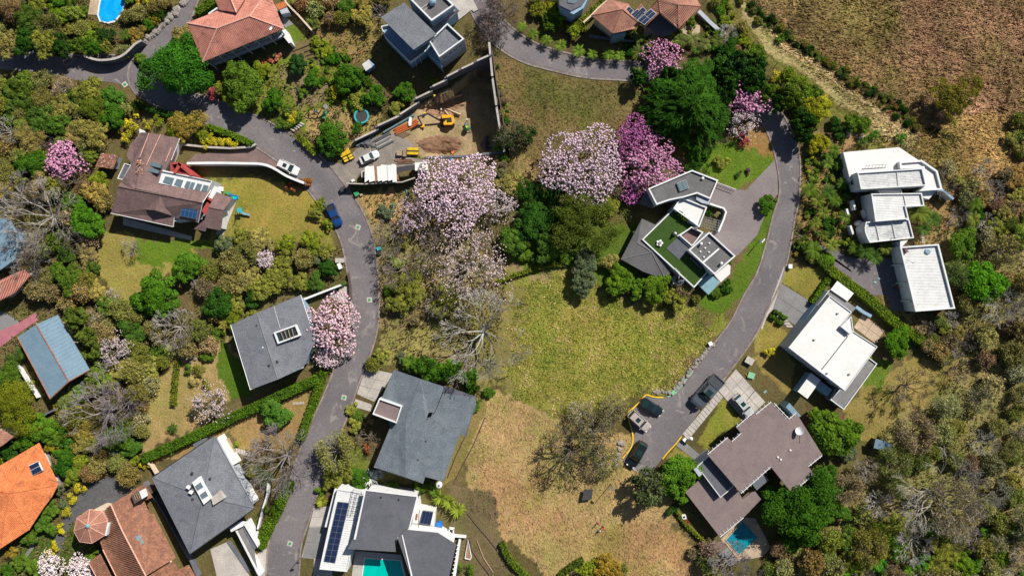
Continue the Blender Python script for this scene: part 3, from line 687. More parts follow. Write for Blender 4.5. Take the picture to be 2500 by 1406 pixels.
def line_wall(name, label, cat, crop, pts, w, h, mat, z0=0.0, capmat=None, group=None, smooth=False, post=None):
    """garden wall along a picture line: panels between posts are parts"""
    q = [Vector(W(crop, *p, z0+h)[:2]) for p in pts]
    if smooth: q = [Vector(W('P', a[0], a[1], z0+h)[:2]) for a in spline([(*PX(crop, *p), 0) for p in pts], 10)]
    t = thing(name, label, cat, (q[0].x, q[0].y, 0), group)
    a = offset_line(q, w/2); b = offset_line(q, -w/2); occupy(a+b[::-1])
    def run(a, b, z0, z1, nm, mt):
        n = len(a); V = [(p[0], p[1], z0) for p in a]+[(p[0], p[1], z1) for p in a]+[(p[0], p[1], z1) for p in b]+[(p[0], p[1], z0) for p in b]
        F = [(r*n+i, r*n+i+1, ((r+1) % 4)*n+i+1, ((r+1) % 4)*n+i) for i in range(n-1) for r in range(4)]+[(0, n, 2*n, 3*n), (n-1, 4*n-1, 3*n-1, 2*n-1)]
        mk(nm, V, F, M[mt], t)
    run(a, b, z0, z0+h-0.1, 'wall_body', mat); run(offset_line(q, w/2+0.06), offset_line(q, -w/2-0.06), z0+h-0.098, z0+h, 'coping', capmat or mat)
    return t
def base(name, label, crop, x, y, cat='house'):
    X, Y, _ = W(crop, x, y); return thing(name, label, cat, (X, Y, 0))
# ================================================================ houses
# ---- salmon tiled house, top left
h = base('house', 'salmon tiled hip roof villa with white dish and arched grey veranda beside the upper road', '1', 1000, 600)
V = pitched(h, '1', [(130,445,6.2),(425,1190,6.2),(1975,555,6.2),(1685,-178,6.2),(700,548,8.6),(1325,315,8.6)],
    [(0,1,4),(1,2,5,4),(2,3,5),(0,4,5,3)], 'tile_salmon', ribs=(0.39,0.2,0.07), caps=((0,4),(1,4),(4,5),(2,5),(3,5)), capmat='ridge_pale')
V = pitched(h, '1', [(1070,245,8.3),(745,195,6.8),(560,-250,6.8),(880,-230,8.5),(1200,-270,6.9),(1240,-30,7.0)], [(0,1,2,3),(0,3,4,5)], 'tile_salmon', ribs=(0.39,0.2,0.07), caps=((0,3),), capmat='ridge_pale')
q = XY('1', [(130,445),(425,1190),(1975,555),(1685,-178)], 6.2); wq = walls('wall', h, q, 0, 5.95, 'wall_grey', 0.9)
B1, C1 = [Vector(v) for v in XY('1', [(425,1190),(1975,555)], 6.2)]
u = (C1-B1).normalized(); nn = Vector((u.y, -u.x)); a = B1+u*0.9-nn*0.9; b = C1-u*0.9-nn*0.9
windows(h, a, b, (1.5, 4.3), 6, 1.7, 1.7)
for k in range(7):
    p = a+(b-a)*(k/6.0)+nn*0.75; MB().box((p.x, p.y, 3.0), (0.32, 0.32, 5.9), math.atan2(u.y, u.x)).go('veranda_post', M['wall_grey'], h)
c = (a+b)/2+nn*0.72; MB().box((c.x, c.y, 2.9), ((b-a).length, 0.5, 0.35), math.atan2(u.y, u.x)).go('veranda_beam', M['wall_grey'], h)
dish(h, '1', 1750, 550, 6.9, 0.6)
boxat('balcony', h, '1', [(1940,580),(2010,565),(2115,815),(2070,830),(1935,660)], 0, 3.2, 'wall_white')
boxat('chimney', h, '1', [(725,120),(780,150),(765,190),(715,170)], 0, 6.4, 'wall_white')
h = base('shed', 'small garden shed with orange corrugated lean-to roof right of the salmon tiled villa', '1', 1950, 150, 'shed')
pitched(h, '1', [(1820,90,2.8),(1985,35,2.8),(2030,130,2.4),(1870,195,2.4)], [(0,1,2,3)], 'tile_orange', ribs=(0.39,0.2,0.07))
walls('wall', h, XY('1', [(1820,90),(1985,35),(2100,250),(1920,290)], 2.3), 0, 2.2, 'wall_grey', 0.2)
line_wall('garden_wall', 'pale straight garden wall right of the salmon tiled villa', 'wall', '1', [(1990,-10),(2030,70),(2250,290),(2510,580)], 0.3, 1.8, 'wall_cream', capmat='wall_cream')
line_wall('garden_wall', 'short thin white wall above the salmon tiled villa', 'wall', '1', [(540,270),(705,155)], 0.25, 1.2, 'wall_white')
# terrace steps of timber right of the villa
t = thing('garden_steps', 'three long timber garden steps below the lawn right of the salmon tiled villa', 'steps', W('1', 2300, 950))
for (x0, y0, x1, y1) in ((2150,985,2500,850),(2370,1000,2560,930),(2400,1075,2600,1010),(2430,1135,2620,1085)):
    a, b = W('1', x0, y0), W('1', x1, y1); MB().bar((a[0],a[1],.12), (b[0],b[1],.12), 0.12, 4).go('step', M['wood_dark'], t)

# ---- blue grey modern house, top centre
h = base('house', 'blue grey cubic modern house with flat shingle roof and deep shadow, top centre', '2', 900, 600)
sl, q = slab('roof', h, '2', [(680,55),(1295,655),(855,955),(232,335)], 9.0, 0.3, 'shingle'); walls('wall', h, q, 0, 8.7, 'wall_blue', 0.8)
box_block(h, '2', [(740,-60),(1200,405),(1635,103),(1180,-340)], 9.6, 'felt_grey', 'wall_blue', 0.35, 0.6)
pitched(h, '2', [(1140,480,6.6),(1205,415,7.6),(1630,112,7.6),(1735,210,6.8),(1265,590,5.9)], [(0,1,2,3,4)], 'shingle')
for k in range(9):
    f = k/8.0; a = W('2', 1240+430*f, 470-320*f, 7.3); b = W('2', 1310+400*f, 530-320*f, 6.6); MB().bar(a, b, 0.03, 4).go('roof_batten', M['steel'], h)
a = W('2', 1255, 485, 7.3); b = W('2', 1650, 190, 7.5); MB().bar(a, b, 0.06, 6).go('gutter_pipe', M['white'], h)
walls('wall', h, XY('2', [(1140,480),(1205,415),(1630,112),(1735,210),(1265,590)], 5.6), 0, 5.6, 'wall_blue', 0.4)
q = box_block(h, '2', [(1150,780),(1500,445),(1825,745),(1345,1095)], 8.2, 'shingle', 'wall_grey', 0.3, 0.7)
boxat('lower_wing', h, '2', [(1130,820),(1345,1095),(1405,1285),(1085,950)], 0, 5.0, 'wall_blue')
boxat('terrace', h, '2', [(232,500),(300,700),(790,1195),(1085,975),(1200,760),(700,400)], 0, 4.2, 'wall_blue')
p = XY('2', [(232,500),(300,700),(790,1195),(1085,975),(1200,760),(700,400)], 5.1); MB().ring(p, 0.18, 4.1, 5.0).go('terrace_parapet', M['wall_white'], h)
boxat('balcony_slab', h, '2', [(750,1105),(1112,845),(1120,905),(795,1140)], 4.9, 5.1, 'conc_grey')
pa = [Vector(v) for v in XY('2', [(1345,1095),(1825,745)], 8.2)]; windows(h, pa[0], pa[1], (5.8,), 4, 1.1, 1.3)
pa = [Vector(v) for v in XY('2', [(232,335),(855,955)], 9.0)]; d = (pa[1]-pa[0]).normalized(); nn = Vector((d.y, -d.x)); windows(h, pa[0]-nn*.78+d*.8, pa[1]-nn*.78-d*.8, (6.8,), 4, 1.6, 1.4)
for f in ((870,1120,920,1270),(970,1080,1010,1210)):
    MB().bar(W('2', f[0], f[1], 4.8), W('2', f[2], f[3], 0.0), 0.10, 6).go('post', M['wall_white'], h)
X, Y, _ = W('2', 1215, 25, 10); t = MB().lathe((X, Y, 9.0), [(0.75, 0), (0.8, 0.5), (0.6, 1.1), (0.2, 1.3)], 16).go('water_tank', M['wall_blue'], h)
for off in (0, 60): MB().bar(W('2', 1000+off, 170+off*.6, 9.1), W('2', 1150+off, 60+off*.3, 9.1), 0.05, 5).go('roof_pipe', M['white'], h)
t = thing('shed', 'little pale garden cabin in the shadow left of the blue grey modern house', 'shed', W('B', 815, 465))
boxat('wall', t, 'B', [(780,470),(825,430),(862,465),(805,505)], 0, 2.2, 'wall_blue')
pitched(t, 'B', [(772,462,2.5),(822,425,2.8),(845,480,2.6),(800,510,2.3)], [(0,1,2,3)], 'metal_white', t=0.08)

# ---- brown complex, left centre
h = base('house', 'sprawling brown shingle house with solar panels, white skylight gallery and red walls', '3', 750, 900)
V = pitched(h, '3', [(275,728,7.0),(1240,915,7.0),(190,1035,4.6),(905,1190,4.0),(915,1083,4.6),(1190,1142,4.6),(1335,770,5.0),(735,692,5.0),(475,752,6.9)],
    [(0,2,3,4,1),(1,4,5),(8,1,6,7)], 'shingle_brown', ribs=(1.9,0.10,0.05), caps=((0,1),), capmat='shingle_brown', capr=0.14)
V = pitched(h, '3', [(530,110,4.4),(632,115,6.2),(475,752,6.9),(275,728,6.2),(425,480,4.6),(370,370,4.4),(410,260,4.4)], [(0,1,2,3,4,5,6)], 'shingle_brown', ribs=(1.9,0.08,0.04))
V = pitched(h, '3', [(632,115,6.2),(980,180,4.3),(880,430,4.3),(735,692,5.0),(475,752,6.9)], [(0,1,2,3,4)], 'shingle_brown', ribs=(1.9,0.08,0.04), caps=((0,4),), capmat='shingle_brown')
for a, b in (((760,135,5.7),(600,480,6.1)), ((882,285,4.9),(815,445,5.0)), ((628,120,6.3),(520,400,6.6))):
    MB().bar(W('3', *a), W('3', *b), 0.11, 5).go('ridge_cap', M['ridge_pale'], h)
for a in (((190,1035,4.6),(905,1190,4.0)), ((905,1190,4.0),(915,1083,4.6)), ((1190,1142,4.6),(1240,915,7.0)), ((980,180,4.3),(880,430,4.3)), ((1240,915,7.0),(1335,770,5.0))):
    MB().bar(W('3', *a[0]), W('3', *a[1]), 0.09, 5).go('fascia', M['wall_white'], h)
V = pitched(h, '3', [(755,838,6.9),(695,1000,6.7),(545,990,5.0),(885,1062,5.0)], [(0,2,1),(0,1,3)], 'shingle_brown', caps=((0,1),), capr=0.09, name='dormer_roof')
pitched(h, '3', [(345,612,6.4),(270,740,5.6),(450,752,6.9)], [(0,1,2)], 'shingle_brown', name='porch_roof')
for pts, zz in (([(215,1010),(900,1160),(1180,1115),(1300,780),(750,700),(330,740)], 3.9), ([(540,140),(960,200),(860,430),(740,690),(330,700),(400,400)], 3.9)):
    q = XY('3', pts, zz); walls('wall', h, q, 0, zz, 'wall_white', 0.6)
box_block(h, '3', [(345,462),(425,485),(328,655),(262,638)], 4.4, 'felt', 'wall_white', 0.18, 0.25)
V = pitched(h, '3', [(1395,805,4.6),(1590,855,4.6),(1480,1000,5.8),(1310,967,5.8),(1445,1232,4.4),(1235,1190,4.4)], [(0,1,2,3),(3,2,4,5)], 'shingle_brown', ribs=(1.9,0.10,0.05), caps=((2,3),), capr=0.1)
pitched(h, '3', [(1250,1118,4.9),(1285,1195,4.4),(1270,1242,4.0),(1138,1215,4.0)], [(0,1,2,3)], 'shingle_brown', name='porch_roof')
q = XY('3', [(1395,805),(1590,855),(1480,1000),(1445,1230),(1235,1190),(1310,967)], 4.3); walls('wall', h, q, 0, 4.1, 'wall_white', 0.5)
sheet('patio', '3', [(1560,900),(1620,915),(1475,1287),(1390,1275)], 0.12, 'concrete', t=0.12)
sheet('patio', '3', [(330,1080),(1120,1300),(1110,1345),(1060,1335),(330,1170)], 0.10, 'concrete', t=0.10)
# skylight gallery
g = boxat('gallery', h, '3', [(785,540),(1352,665),(1280,800),(735,690)], 0, 5.4, 'wall_white')
for i, (x, wd) in enumerate(((795,100),(925,75),(1040,45),(1095,40),(1160,55),(1235,55))):
    s = 0.22*(x-795); boxat('skylight', h, '3', [(x+20, 612+s),(x+20+wd, 612+s+wd*.22),(x-10+wd, 690+s+wd*.22),(x-12, 680+s)], 5.4, 5.52, 'skylight')
MB().bar(W('3', 775, 560, 5.6), W('3', 1335, 672, 5.6), 0.10, 4).go('shade_rail', M['steel_dark'], h)
boxat('white_deck', h, '3', [(1355,665),(1400,790),(1350,870),(1290,850),(1330,760)], 0, 3.2, 'wall_white')
# red walls
for pts, z in (([(965,450),(1135,607),(1100,607),(950,475)], 5.6), ([(965,450),(1000,480),(935,578),(905,572)], 5.6), ([(868,460),(965,447),(960,470),(870,480)], 5.2), ([(872,480),(890,480),(900,572),(872,560)], 5.2), ([(935,565),(1140,592),(1135,610),(930,580)], 5.4)):
    boxat('red_wall', h, '3', pts, 0, z, 'red')
boxat('red_roof', h, '3', [(965,475),(1090,600),(945,572)], 0, 4.6, 'red'); boxat('red_vent', h, '3', [(990,515),(1040,570),(1040,582),(985,530)], 4.61, 4.75, 'glass')
for pts, z in (([(1300,855),(1350,890),(1345,905),(1292,872)], 5.0), ([(1300,890),(1345,905),(1285,1062),(1225,1010)], 4.4)):
    boxat('red_wall', h, '3', pts, 0, z, 'red')
panels(h, '3', ((1020,915),(1197,945),(1167,1100),(985,1063)), 5.9, 4, 2, 'solar_blue')
for (x, y, dx) in ((655,445,0),(632,510,0)):
    boxat('skylight', h, '3', [(x,y),(x+112,y+35),(x+95,y+72),(x-15,y+45)], 5.0, 6.0, 'skylight')
rr = random.Random(4)
for k in range(70):                                      # heap of loose clay tiles on the west roof
    x, y = rr.uniform(0, 1), rr.uniform(0, 1); cx, cy = 490+x*85-y*15, 425+y*165
    X, Y, _ = W('3', cx, cy, 6.5); MB().box((X, Y, 6.5+rr.uniform(-.05,.15)), (0.42, 0.22, 0.05), rr.uniform(0.4,1.1), rr.uniform(-.2,.2)).go('loose_tile', M[rr.choice(['tile_old','ridge_pale','tile_brown','shingle_brown'])], h)
windows(h, Vector(W('3', 215, 1015, 3.9)[:2]), Vector(W('3', 880, 1155, 3.9)[:2]), (1.6,), 6, 1.5, 1.5)
h = base('hut', 'old hut with patchy weathered tile roof left of the brown shingle house', '3', 150, 440, 'hut')
V = pitched(h, '3', [(80,345,3.0),(280,375,3.0),(215,530,2.4),(12,500,2.4)], [(0,1,2,3)], 'tile_old', ribs=(0.39,0.2,0.07))
walls('wall', h, XY('3', [(80,345),(280,375),(215,530),(12,500)], 2.4), 0, 2.2, 'wall_grey', 0.3)
for k in range(60):
    x, y = rr.random(), rr.random(); X, Y, _ = W('3', 85+190*x-65*y, 350+20*x+140*y, 2.8); MB().box((X, Y, 3.05-0.5*y), (0.4, 0.2, 0.05), 0.9+rr.uniform(-.2,.2)).go('loose_tile', M[rr.choice(['tile_old','ridge_pale','conc_grey'])], h)
line_wall('retaining_wall', 'long white topped retaining wall curving along the brown brick driveway', 'wall', 'P', [(456,399),(520,398),(590,399),(640,401),(670,412),(700,430),(742,447)], 0.45, 3.0, 'wall_grey', capmat='wall_white', smooth=True)
line_wall('retaining_wall', 'pale low wall between the yellow shrub bed and the brown brick driveway', 'wall', 'P', [(438,352),(500,359),(560,362),(610,359),(624,352)], 0.35, 1.1, 'stone', capmat='concrete')
line_wall('garden_wall', 'curved white wall end at the top of the brown shingle house', 'wall', '3', [(520,75),(530,110),(515,150),(490,190)], 0.3, 2.5, 'wall_white', smooth=True)

# ---- grey house with pink tree beside the road
h = base('house', 'grey shingle gable house half under the pink tree, with a white framed roof well', 'F', 150, 1050)
V = pitched(h, 'P', [(563,793,5.6),(627,764,6.6),(734,720,6.0),(757,790,5.9),(770,830,5.5),(741,897,5.4),(678,926,6.4),(611,951,5.4)], [(0,1,6,7),(1,2,3,4,5,6)], 'shingle', caps=((1,6),), capmat='conc_grey', capr=0.1)
q = XY('P', [(563,793),(734,720),(757,790),(770,830),(741,897),(611,951)], 5.4); wq = walls('wall', h, q, 0, 5.2, 'wall_blue', 0.55)
for a in (((563,793,5.6),(611,951,5.4)), ((611,951,5.4),(741,897,5.4)), ((734,720,6.0),(757,790,5.9))):
    MB().bar(W('P', *a[0]), W('P', *a[1]), 0.09, 5).go('fascia', M['white'], h)
MB().bar(W('P', 669, 749, 6.45), W('P', 684, 802, 6.4), 0.05, 5).go('roof_seam', M['white'], h)
p = XY('F', [(140,1030),(300,972),(332,1052),(170,1112)], 6.9); MB().ring(p, 0.35, 6.0, 6.9).go('well_frame', M['wall_white'], h)
MB().prism(inset(p, 0.352), 6.0, 6.5).go('well_floor', M['glass'], h)
for k in range(4):
    f = 0.2+k*0.2; A = Vector(W('F', 165+120*f*1.1, 1035-40*f, 6.9)); B = Vector(W('F', 190+110*f*1.1, 1090-22*f, 6.9)); MB().bar(A, B, 0.09, 4).go('pergola_beam', M['wood'], h)
boxat('side_wing', h, 'F', [(290,1080),(400,1060),(450,1100),(310,1160)], 0, 3.6, 'wall_blue')
for x, y in ((20,980),(107,1265),(165,1238)): vent(h, 'F', x, y, 6.1, 0.45, 0.4)
vent(h, 'F', 65, 1135, 6.1, 0.35, 0.3, 'white')
pa = [Vector(v) for v in XY('P', [(611,951),(741,897)], 5.4)]; d = (pa[1]-pa[0]).normalized(); nn = Vector((d.y, -d.x)); windows(h, pa[0]-nn*.53+d*.6, pa[1]-nn*.53-d*.5, (1.5, 4.0), 4, 1.5, 1.4)
line_wall('garden_wall', 'white topped wall leading from the grey gable house to the road', 'wall', 'F', [(352,795),(480,745),(618,692)], 0.35, 2.0, 'wall_grey', capmat='wall_white')
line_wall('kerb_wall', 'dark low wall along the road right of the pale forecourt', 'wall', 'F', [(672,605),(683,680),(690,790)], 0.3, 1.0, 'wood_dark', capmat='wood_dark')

# ---- slate grey house, bottom centre
h = base('house', 'slate grey multi-gable house with brown sunken roof box at its upper left', '14', 700, 800)
V = pitched(h, '14', [(405,100,5.5),(690,198,6.5),(530,640,6.5),(365,715,5.4),(270,415,5.5),(945,283,5.6),(840,555,5.6),(775,557,5.8),(745,640,6.4)], [(0,1,2,3,4),(1,5,6,7,8,2)], 'shingle_blue', caps=((1,2),), capmat='steel', capr=0.06)
V = pitched(h, '14', [(365,715,5.3),(530,640,6.5),(745,640,6.6),(528,1250,6.6),(190,1140,5.2),(1115,780,5.2),(930,1295,5.2),(740,1245,6.0),(715,1315,6.0)], [(0,1,2,3,4),(2,5,6,7,8,3)], 'shingle_blue', caps=((2,3),), capmat='steel', capr=0.06)
V = pitched(h, '14', [(930,350,4.8),(1275,395,4.4),(1285,470,4.4),(1160,820,4.5),(1112,785,4.5),(748,650,5.2),(842,560,5.0)], [(0,1,2,3,4,5,6)], 'shingle_blue', name='lower_roof')
pitched(h, '14', [(945,270,4.4),(1280,385,4.2),(1255,455,4.2),(925,355,4.4)], [(0,1,2,3)], 'felt', name='porch_roof')
for a in (((190,1140,5.2),(365,715,5.3)), ((190,1140,5.2),(715,1315,6.0)), ((1112,785,4.6),(930,1295,5.2)), ((270,415,5.5),(405,100,5.5)), ((1285,470,4.5),(1160,820,4.5))):
    MB().bar(W('14', *a[0]), W('14', *a[1]), 0.08, 5).go('gutter_rail', M['steel'], h)
q = XY('14', [(405,100),(945,283),(1275,395),(1285,470),(1160,820),(1112,785),(930,1295),(740,1245),(715,1315),(190,1140),(365,715),(270,415)], 4.2); walls('wall', h, q, 0, 4.0, 'concrete_dark', 0.6)
box_block(h, '14', [(245,405),(490,490),(430,672),(172,575)], 7.4, 'felt_brown', 'wall_grey', 0.25, 0.45)
for x, y in ((745,865),(660,1065)): vent(h, '14', x, y, 6.2, 0.3, 0.35)
t = thing('water_tank', 'small white lidded tank below the lower right corner of the slate grey house', 'tank', W('14', 890, 1325))
MB().lathe(W('14', 890, 1325), [(0.75,0),(0.78,0.9),(0.55,1.2)], 16).go('tank_body', M['white'], t); MB().lathe((*W('14', 890, 1325)[:2], 1.2), [(0.3,0),(0.28,0.12)], 12).go('lid', M['steel'], t)

# ---- modern white house with court and turf terrace
h = base('house', 'angular white modern house with artificial turf roof terrace inside the paved court', '6', 700, 800)
box_block(h, '6', [(340,250),(785,62),(1050,165),(968,357),(835,300),(700,340),(560,368),(425,415)], 6.6, 'felt_grey', 'wall_white', 0.32, 0.4)
boxat('side_wing', h, '6', [(300,308),(345,262),(400,430),(262,385)], 0, 3.8, 'felt_grey')
panels(h, '6', ((627,200),(715,163),(747,245),(657,280)), 6.3, 2, 1, 'skylight', dz=0.4)
boxat('white_roof', h, '6', [(690,345),(830,322),(900,400),(860,430)], 0, 5.0, 'white_roof')
boxat('stair_box', h, '6', [(835,300),(968,357),(955,410),(880,395),(825,360)], 0, 6.0, 'wall_grey')
box_block(h, '6', [(672,332),(937,437),(858,640),(595,450)], 5.6, 'white_roof', 'wall_white', 0.3, 0.5)
q = box_block(h, '6', [(595,452),(745,575),(822,625),(652,728),(770,842),(950,1088),(805,1252),(278,764)], 4.4, 'turf', 'wall_white', 0.28, 0.25)
boxat('deck', h, '6', [(650,735),(768,850),(655,972),(525,852)], 4.16, 4.24, 'deck')
box_block(h, '6', [(780,632),(900,690),(785,835),(655,722)], 4.9, 'shingle_brown', 'wall_white', 0.25, 1.2)
box_block(h, '6', [(958,686),(1225,930),(1012,1117),(748,872)], 6.4, 'felt_grey', 'wall_white', 0.3, 0.55)
MB().prism(XY('6', [(1050,850),(1062,862),(900,1002),(888,990)], 5.95), 5.86, 5.98).go('roof_upstand', M['wall_white'], h)
for x, y in ((895,145),(880,805),(1085,1003)):
    vent(h, '6', x, y, 6.0, 0.4, 0.8, 'white')
for x, y in ((960,800),(918,850),(905,940),(870,885),(955,890)): vent(h, '6', x, y, 5.9, 0.25, 0.25, 'white')
V = pitched(h, '6', [(278,553,3.2),(425,622,3.6),(230,795,4.0),(65,962,3.0),(285,1085,3.0),(565,1100,3.4),(520,1172,3.0),(375,890,4.1)], [(0,1,2,3),(2,7,3),(3,7,4),(7,5,6,4),(1,5,7,2)], 'felt_grey', caps=((2,7),(7,6),(7,3)), capmat='conc_grey', capr=0.09)
q = XY('6', [(278,553),(425,622),(565,1100),(520,1172),(285,1085),(65,962)], 2.7); walls('wall', h, q, 0, 2.6, 'wall_grey', 0.8)
boxat('white_terrace', h, '6', [(1010,1120),(1150,1012),(1172,1030),(1168,1110),(1075,1195)], 0, 2.6, 'white_roof')
boxat('glass_roof', h, '6', [(955,1108),(1070,1193),(950,1322),(840,1215)], 2.5, 2.62, 'glass_blue'); boxat('wall', h, '6', [(965,1125),(1050,1190),(948,1300),(860,1215)], 0, 2.5, 'wall_white')
# spiral stair
X, Y, _ = W('6', 640, 1178, 3); MB().bar((X, Y, 0), (X, Y, 5.2), 0.1, 8).go('stair_post', M['steel'], h)
for k in range(18):
    a0 = k*0.36; z = 0.3+k*0.23; r = 1.25; P = [(X+.1*math.cos(a0), Y+.1*math.sin(a0)), (X+r*math.cos(a0), Y+r*math.sin(a0)), (X+r*math.cos(a0+.33), Y+r*math.sin(a0+.33)), (X+.1*math.cos(a0+.33), Y+.1*math.sin(a0+.33))]
    MB().prism(P, z-.05, z).go('stair_tread', M['steel'], h)
for pts in ([(615,1050),(660,1095),(650,1160)], [(690,1140),(760,1200),(805,1245)]):
    for a, b in zip(pts[:-1], pts[1:]):
        for z in (4.7, 5.1): MB().bar(W('6', *a, z), W('6', *b, z), 0.04, 4).go('railing', M['white'], h)
h2 = thing('pergola', 'blue green steel lattice pergola between the white block and the paved court', 'pergola', W('6', 980, 600))
for i in range(7):
    f = i/6.0; MB().bar(W('6', 905+150*f, 540+30*f, 3.0), W('6', 870+175*f, 630+50*f, 3.0), 0.07, 4).go('beam', M['steel'], h2)
for i in range(5):
    f = i/4.0; MB().bar(W('6', 910-35*f, 535+95*f, 3.06), W('6', 1080-30*f, 580+100*f, 3.06), 0.06, 4).go('slat', M['steel'], h2)
for x, y in ((910,535),(1078,580),(870,632),(1045,685)): MB().bar(W('6', x, y, 0), W('6', x, y, 3.0), 0.08, 6).go('post', M['steel'], h2)
line_wall('garden_wall', 'curved white wall wrapping the planted corner of the paved court', 'wall', '6', [(962,402),(1030,425),(1105,448),(1128,485),(1105,560),(1052,685)], 0.3, 2.0, 'wall_grey', capmat='wall_white')
f = thing('railing', 'glass and white railing above the paved court entrance', 'railing', W('6', 1130, 225))
for k in range(8):
    X, Y, _ = W('6', 1045+180*k/7, 192+65*k/7, 1.1); MB().box((X, Y, .55), (.06, .06, 1.1)).go('post', M['white'], f)
MB().bar(W('6', 1045, 192, 1.1), W('6', 1226, 258, 1.1), 0.06, 5).go('handrail', M['white'], f)
MB().bar(W('6', 1045, 192, .5), W('6', 1226, 258, .5), 0.04, 5).go('rail', M['steel'], f)
for x, y, lb in ((800,965,'upper dark grey garden sofa on the turf roof terrace'), (860,1022,'lower dark grey garden sofa on the turf roof terrace')):
    t = thing('garden_sofa', lb, 'sofa', W('6', x, y, 4.15), 'dark sofas on the turf terrace')
    X, Y, _ = W('6', x, y, 4.3); MB().box((X, Y, 4.35), (1.9, 1.1, 0.4), -.75).go('seat', M['steel_dark'], t)
    MB().box((X-.25, Y-.3, 4.7), (1.9, 0.25, 0.7), -.75).go('backrest', M['deck'], t); MB().box((X+.3, Y+.3, 4.62), (1.7, .35, .12), -.75).go('cushion', M['steel'], t)
t = thing('garden_chairs', 'white round garden seat cluster on the turf roof terrace', 'seat', W('6', 455, 800, 4.15))
X, Y, _ = W('6', 455, 800, 4.3)
for k in range(5): MB().lathe((X+.55*math.cos(k*1.26), Y+.55*math.sin(k*1.26), 4.16), [(.18,0),(.28,.4),(.3,.45)], 8).go('stool', M['white'], t)
MB().lathe((X, Y, 4.16), [(.1,0),(.1,.6),(.35,.62),(.35,.68)], 10).go('table', M['steel'], t)
t = thing('sculpture', 'dark grey mound sculpture with white top on the turf terrace, beside the deck', 'sculpture', W('6', 605, 705, 4.15))
X, Y, _ = W('6', 608, 705, 4.6); MB().lathe((X, Y, 4.16), [(.5,0),(.55,.4),(.35,.9),(.12,1.2)], 10).go('body', M['steel'], t); MB().lathe((X, Y, 5.3), [(.25,0),(.3,.15),(.1,.35)], 8).go('top', M['white'], t)
# ---- white ribbed roof house, right
h = base('house', 'large white house with stepped ribbed metal roofs at the right, angular end terrace', '7', 700, 600)
RB = ((1, 0.05), 0.38, 0.13, 'metal_white')
boxat('flat_roof', h, '7', [(106,125),(872,55),(1142,235),(890,262),(870,360),(300,400),(207,528)], 0, 3.2, 'white_roof')
box_block(h, '7', [(878,252),(1185,228),(1402,378),(1470,636),(1150,657),(1240,580),(1200,340),(890,352)], 4.4, 'white_roof', 'wall_white', 0.42, 0.55, 'wall_white')
box_block(h, '7', [(300,400),(1195,342),(1252,580),(348,632)], 5.8, 'metal_dirty', 'wall_white', 0.25, 0.45, 'wall_white', ribs=((1,0.06), 0.39, 0.14, 'metal_white'))
box_block(h, '7', [(588,620),(900,608),(918,705),(622,728)], 4.4, 'metal_white', 'wall_white', 0.2, 0.25, ribs=((1,0.05), 0.39, 0.14, 'metal_white'))
box_block(h, '7', [(490,692),(1185,683),(1222,860),(968,872),(1008,1038),(548,1076)], 5.2, 'metal_white', 'wall_white', 0.25, 0.4, 'wall_white', ribs=((1,0.04), 0.39, 0.14, 'metal_white'))
box_block(h, '7', [(418,1078),(1010,1040),(1078,1300),(470,1365),(432,1290),(405,1220),(400,1150)], 4.3, 'metal_dirty', 'wall_white', 0.25, 0.4, 'wall_white', ribs=((1,0.08), 0.39, 0.12, 'metal_dirty'))
for a, b in (((840,400),(860,590)), ): MB().bar(W('7', *a, 5.45), W('7', *b, 5.45), 0.12, 4).go('seam', M['white'], h)
for a, b in (((930,700),(965,860)), ): MB().bar(W('7', *a, 4.9), W('7', *b, 4.9), 0.12, 4).go('seam', M['white'], h)
for a, b in (((550,1110),(600,1335)), ((775,1095),(820,1310))): MB().bar(W('7', *a, 4.0), W('7', *b, 4.0), 0.15, 4).go('seam', M['white'], h)
X, Y, _ = W('7', 770, 1305, 4.1); MB().bar((X, Y, 3.9), (X, Y, 7.0), 0.06, 6).go('mast', M['steel'], h)
a, b = Vector(W('7', 305, 640, 5)[:2]), Vector(W('7', 600, 625, 5)[:2]); windows(h, a, b, (2.2,), 2, 1.2, 1.2)
pa = XY('7', [(300,400),(348,632)], 5.8); windows(h, Vector(pa[0])+Vector((-.02,0)), Vector(pa[1])+Vector((-.02,0)), (2.6,), 1, 1.0, 1.6)
pa = XY('7', [(920,640),(1150,660)], 6.0); boxat('annex', h, '7', [(1150,657),(1400,640),(1280,770),(1180,740)], 0, 3.0, 'wall_white')
# railing steel frame on the flat roof
for k in range(7):
    x = 400+45*k; MB().bar(W('7', x, 350-k*1.5, 3.3), W('7', x+28, 300-k*1.5, 4.0), 0.05, 4).go('frame_bar', M['steel'], h)
MB().bar(W('7', 360, 352, 3.4), W('7', 700, 330, 3.4), 0.06, 4).go('frame_rail', M['steel'], h); MB().bar(W('7', 420, 308, 4.0), W('7', 690, 290, 4.0), 0.06, 4).go('frame_rail', M['steel'], h)
line_wall('garden_wall', 'pale blue sloping wall end jutting out below the white terrace house', 'wall', '7', [(1380,655),(1470,640),(1545,700),(1620,765)], 0.4, 2.6, 'wall_white', capmat='wall_blue')
for p0, p1, lb in (((240,780),(275,915), 'upper short white wall left of the ribbed roofs'), ((155,900),(180,990), 'leftmost short white wall left of the ribbed roofs'), ((400,910),(432,1025), 'thin white wall close to the middle ribbed roof'), ((205,1130),(245,1250), 'lower short white wall left of the curved ribbed roof')):
    line_wall('garden_wall', lb, 'wall', '7', [p0, p1], 0.35, 2.0, 'wall_white')
X, Y, _ = W('7', 345, 1090, 2); t = thing('water_tank', 'white domed tank left of the curved ribbed roof', 'tank', (X, Y, 0)); MB().lathe((X, Y, 0), [(.6,0),(.62,1.6),(.45,2.0),(.15,2.15)], 14).go('tank_body', M['white'], t); MB().lathe((X, Y, 2.14), [(.2,0),(.18,.1)], 10).go('lid', M['steel'], t)
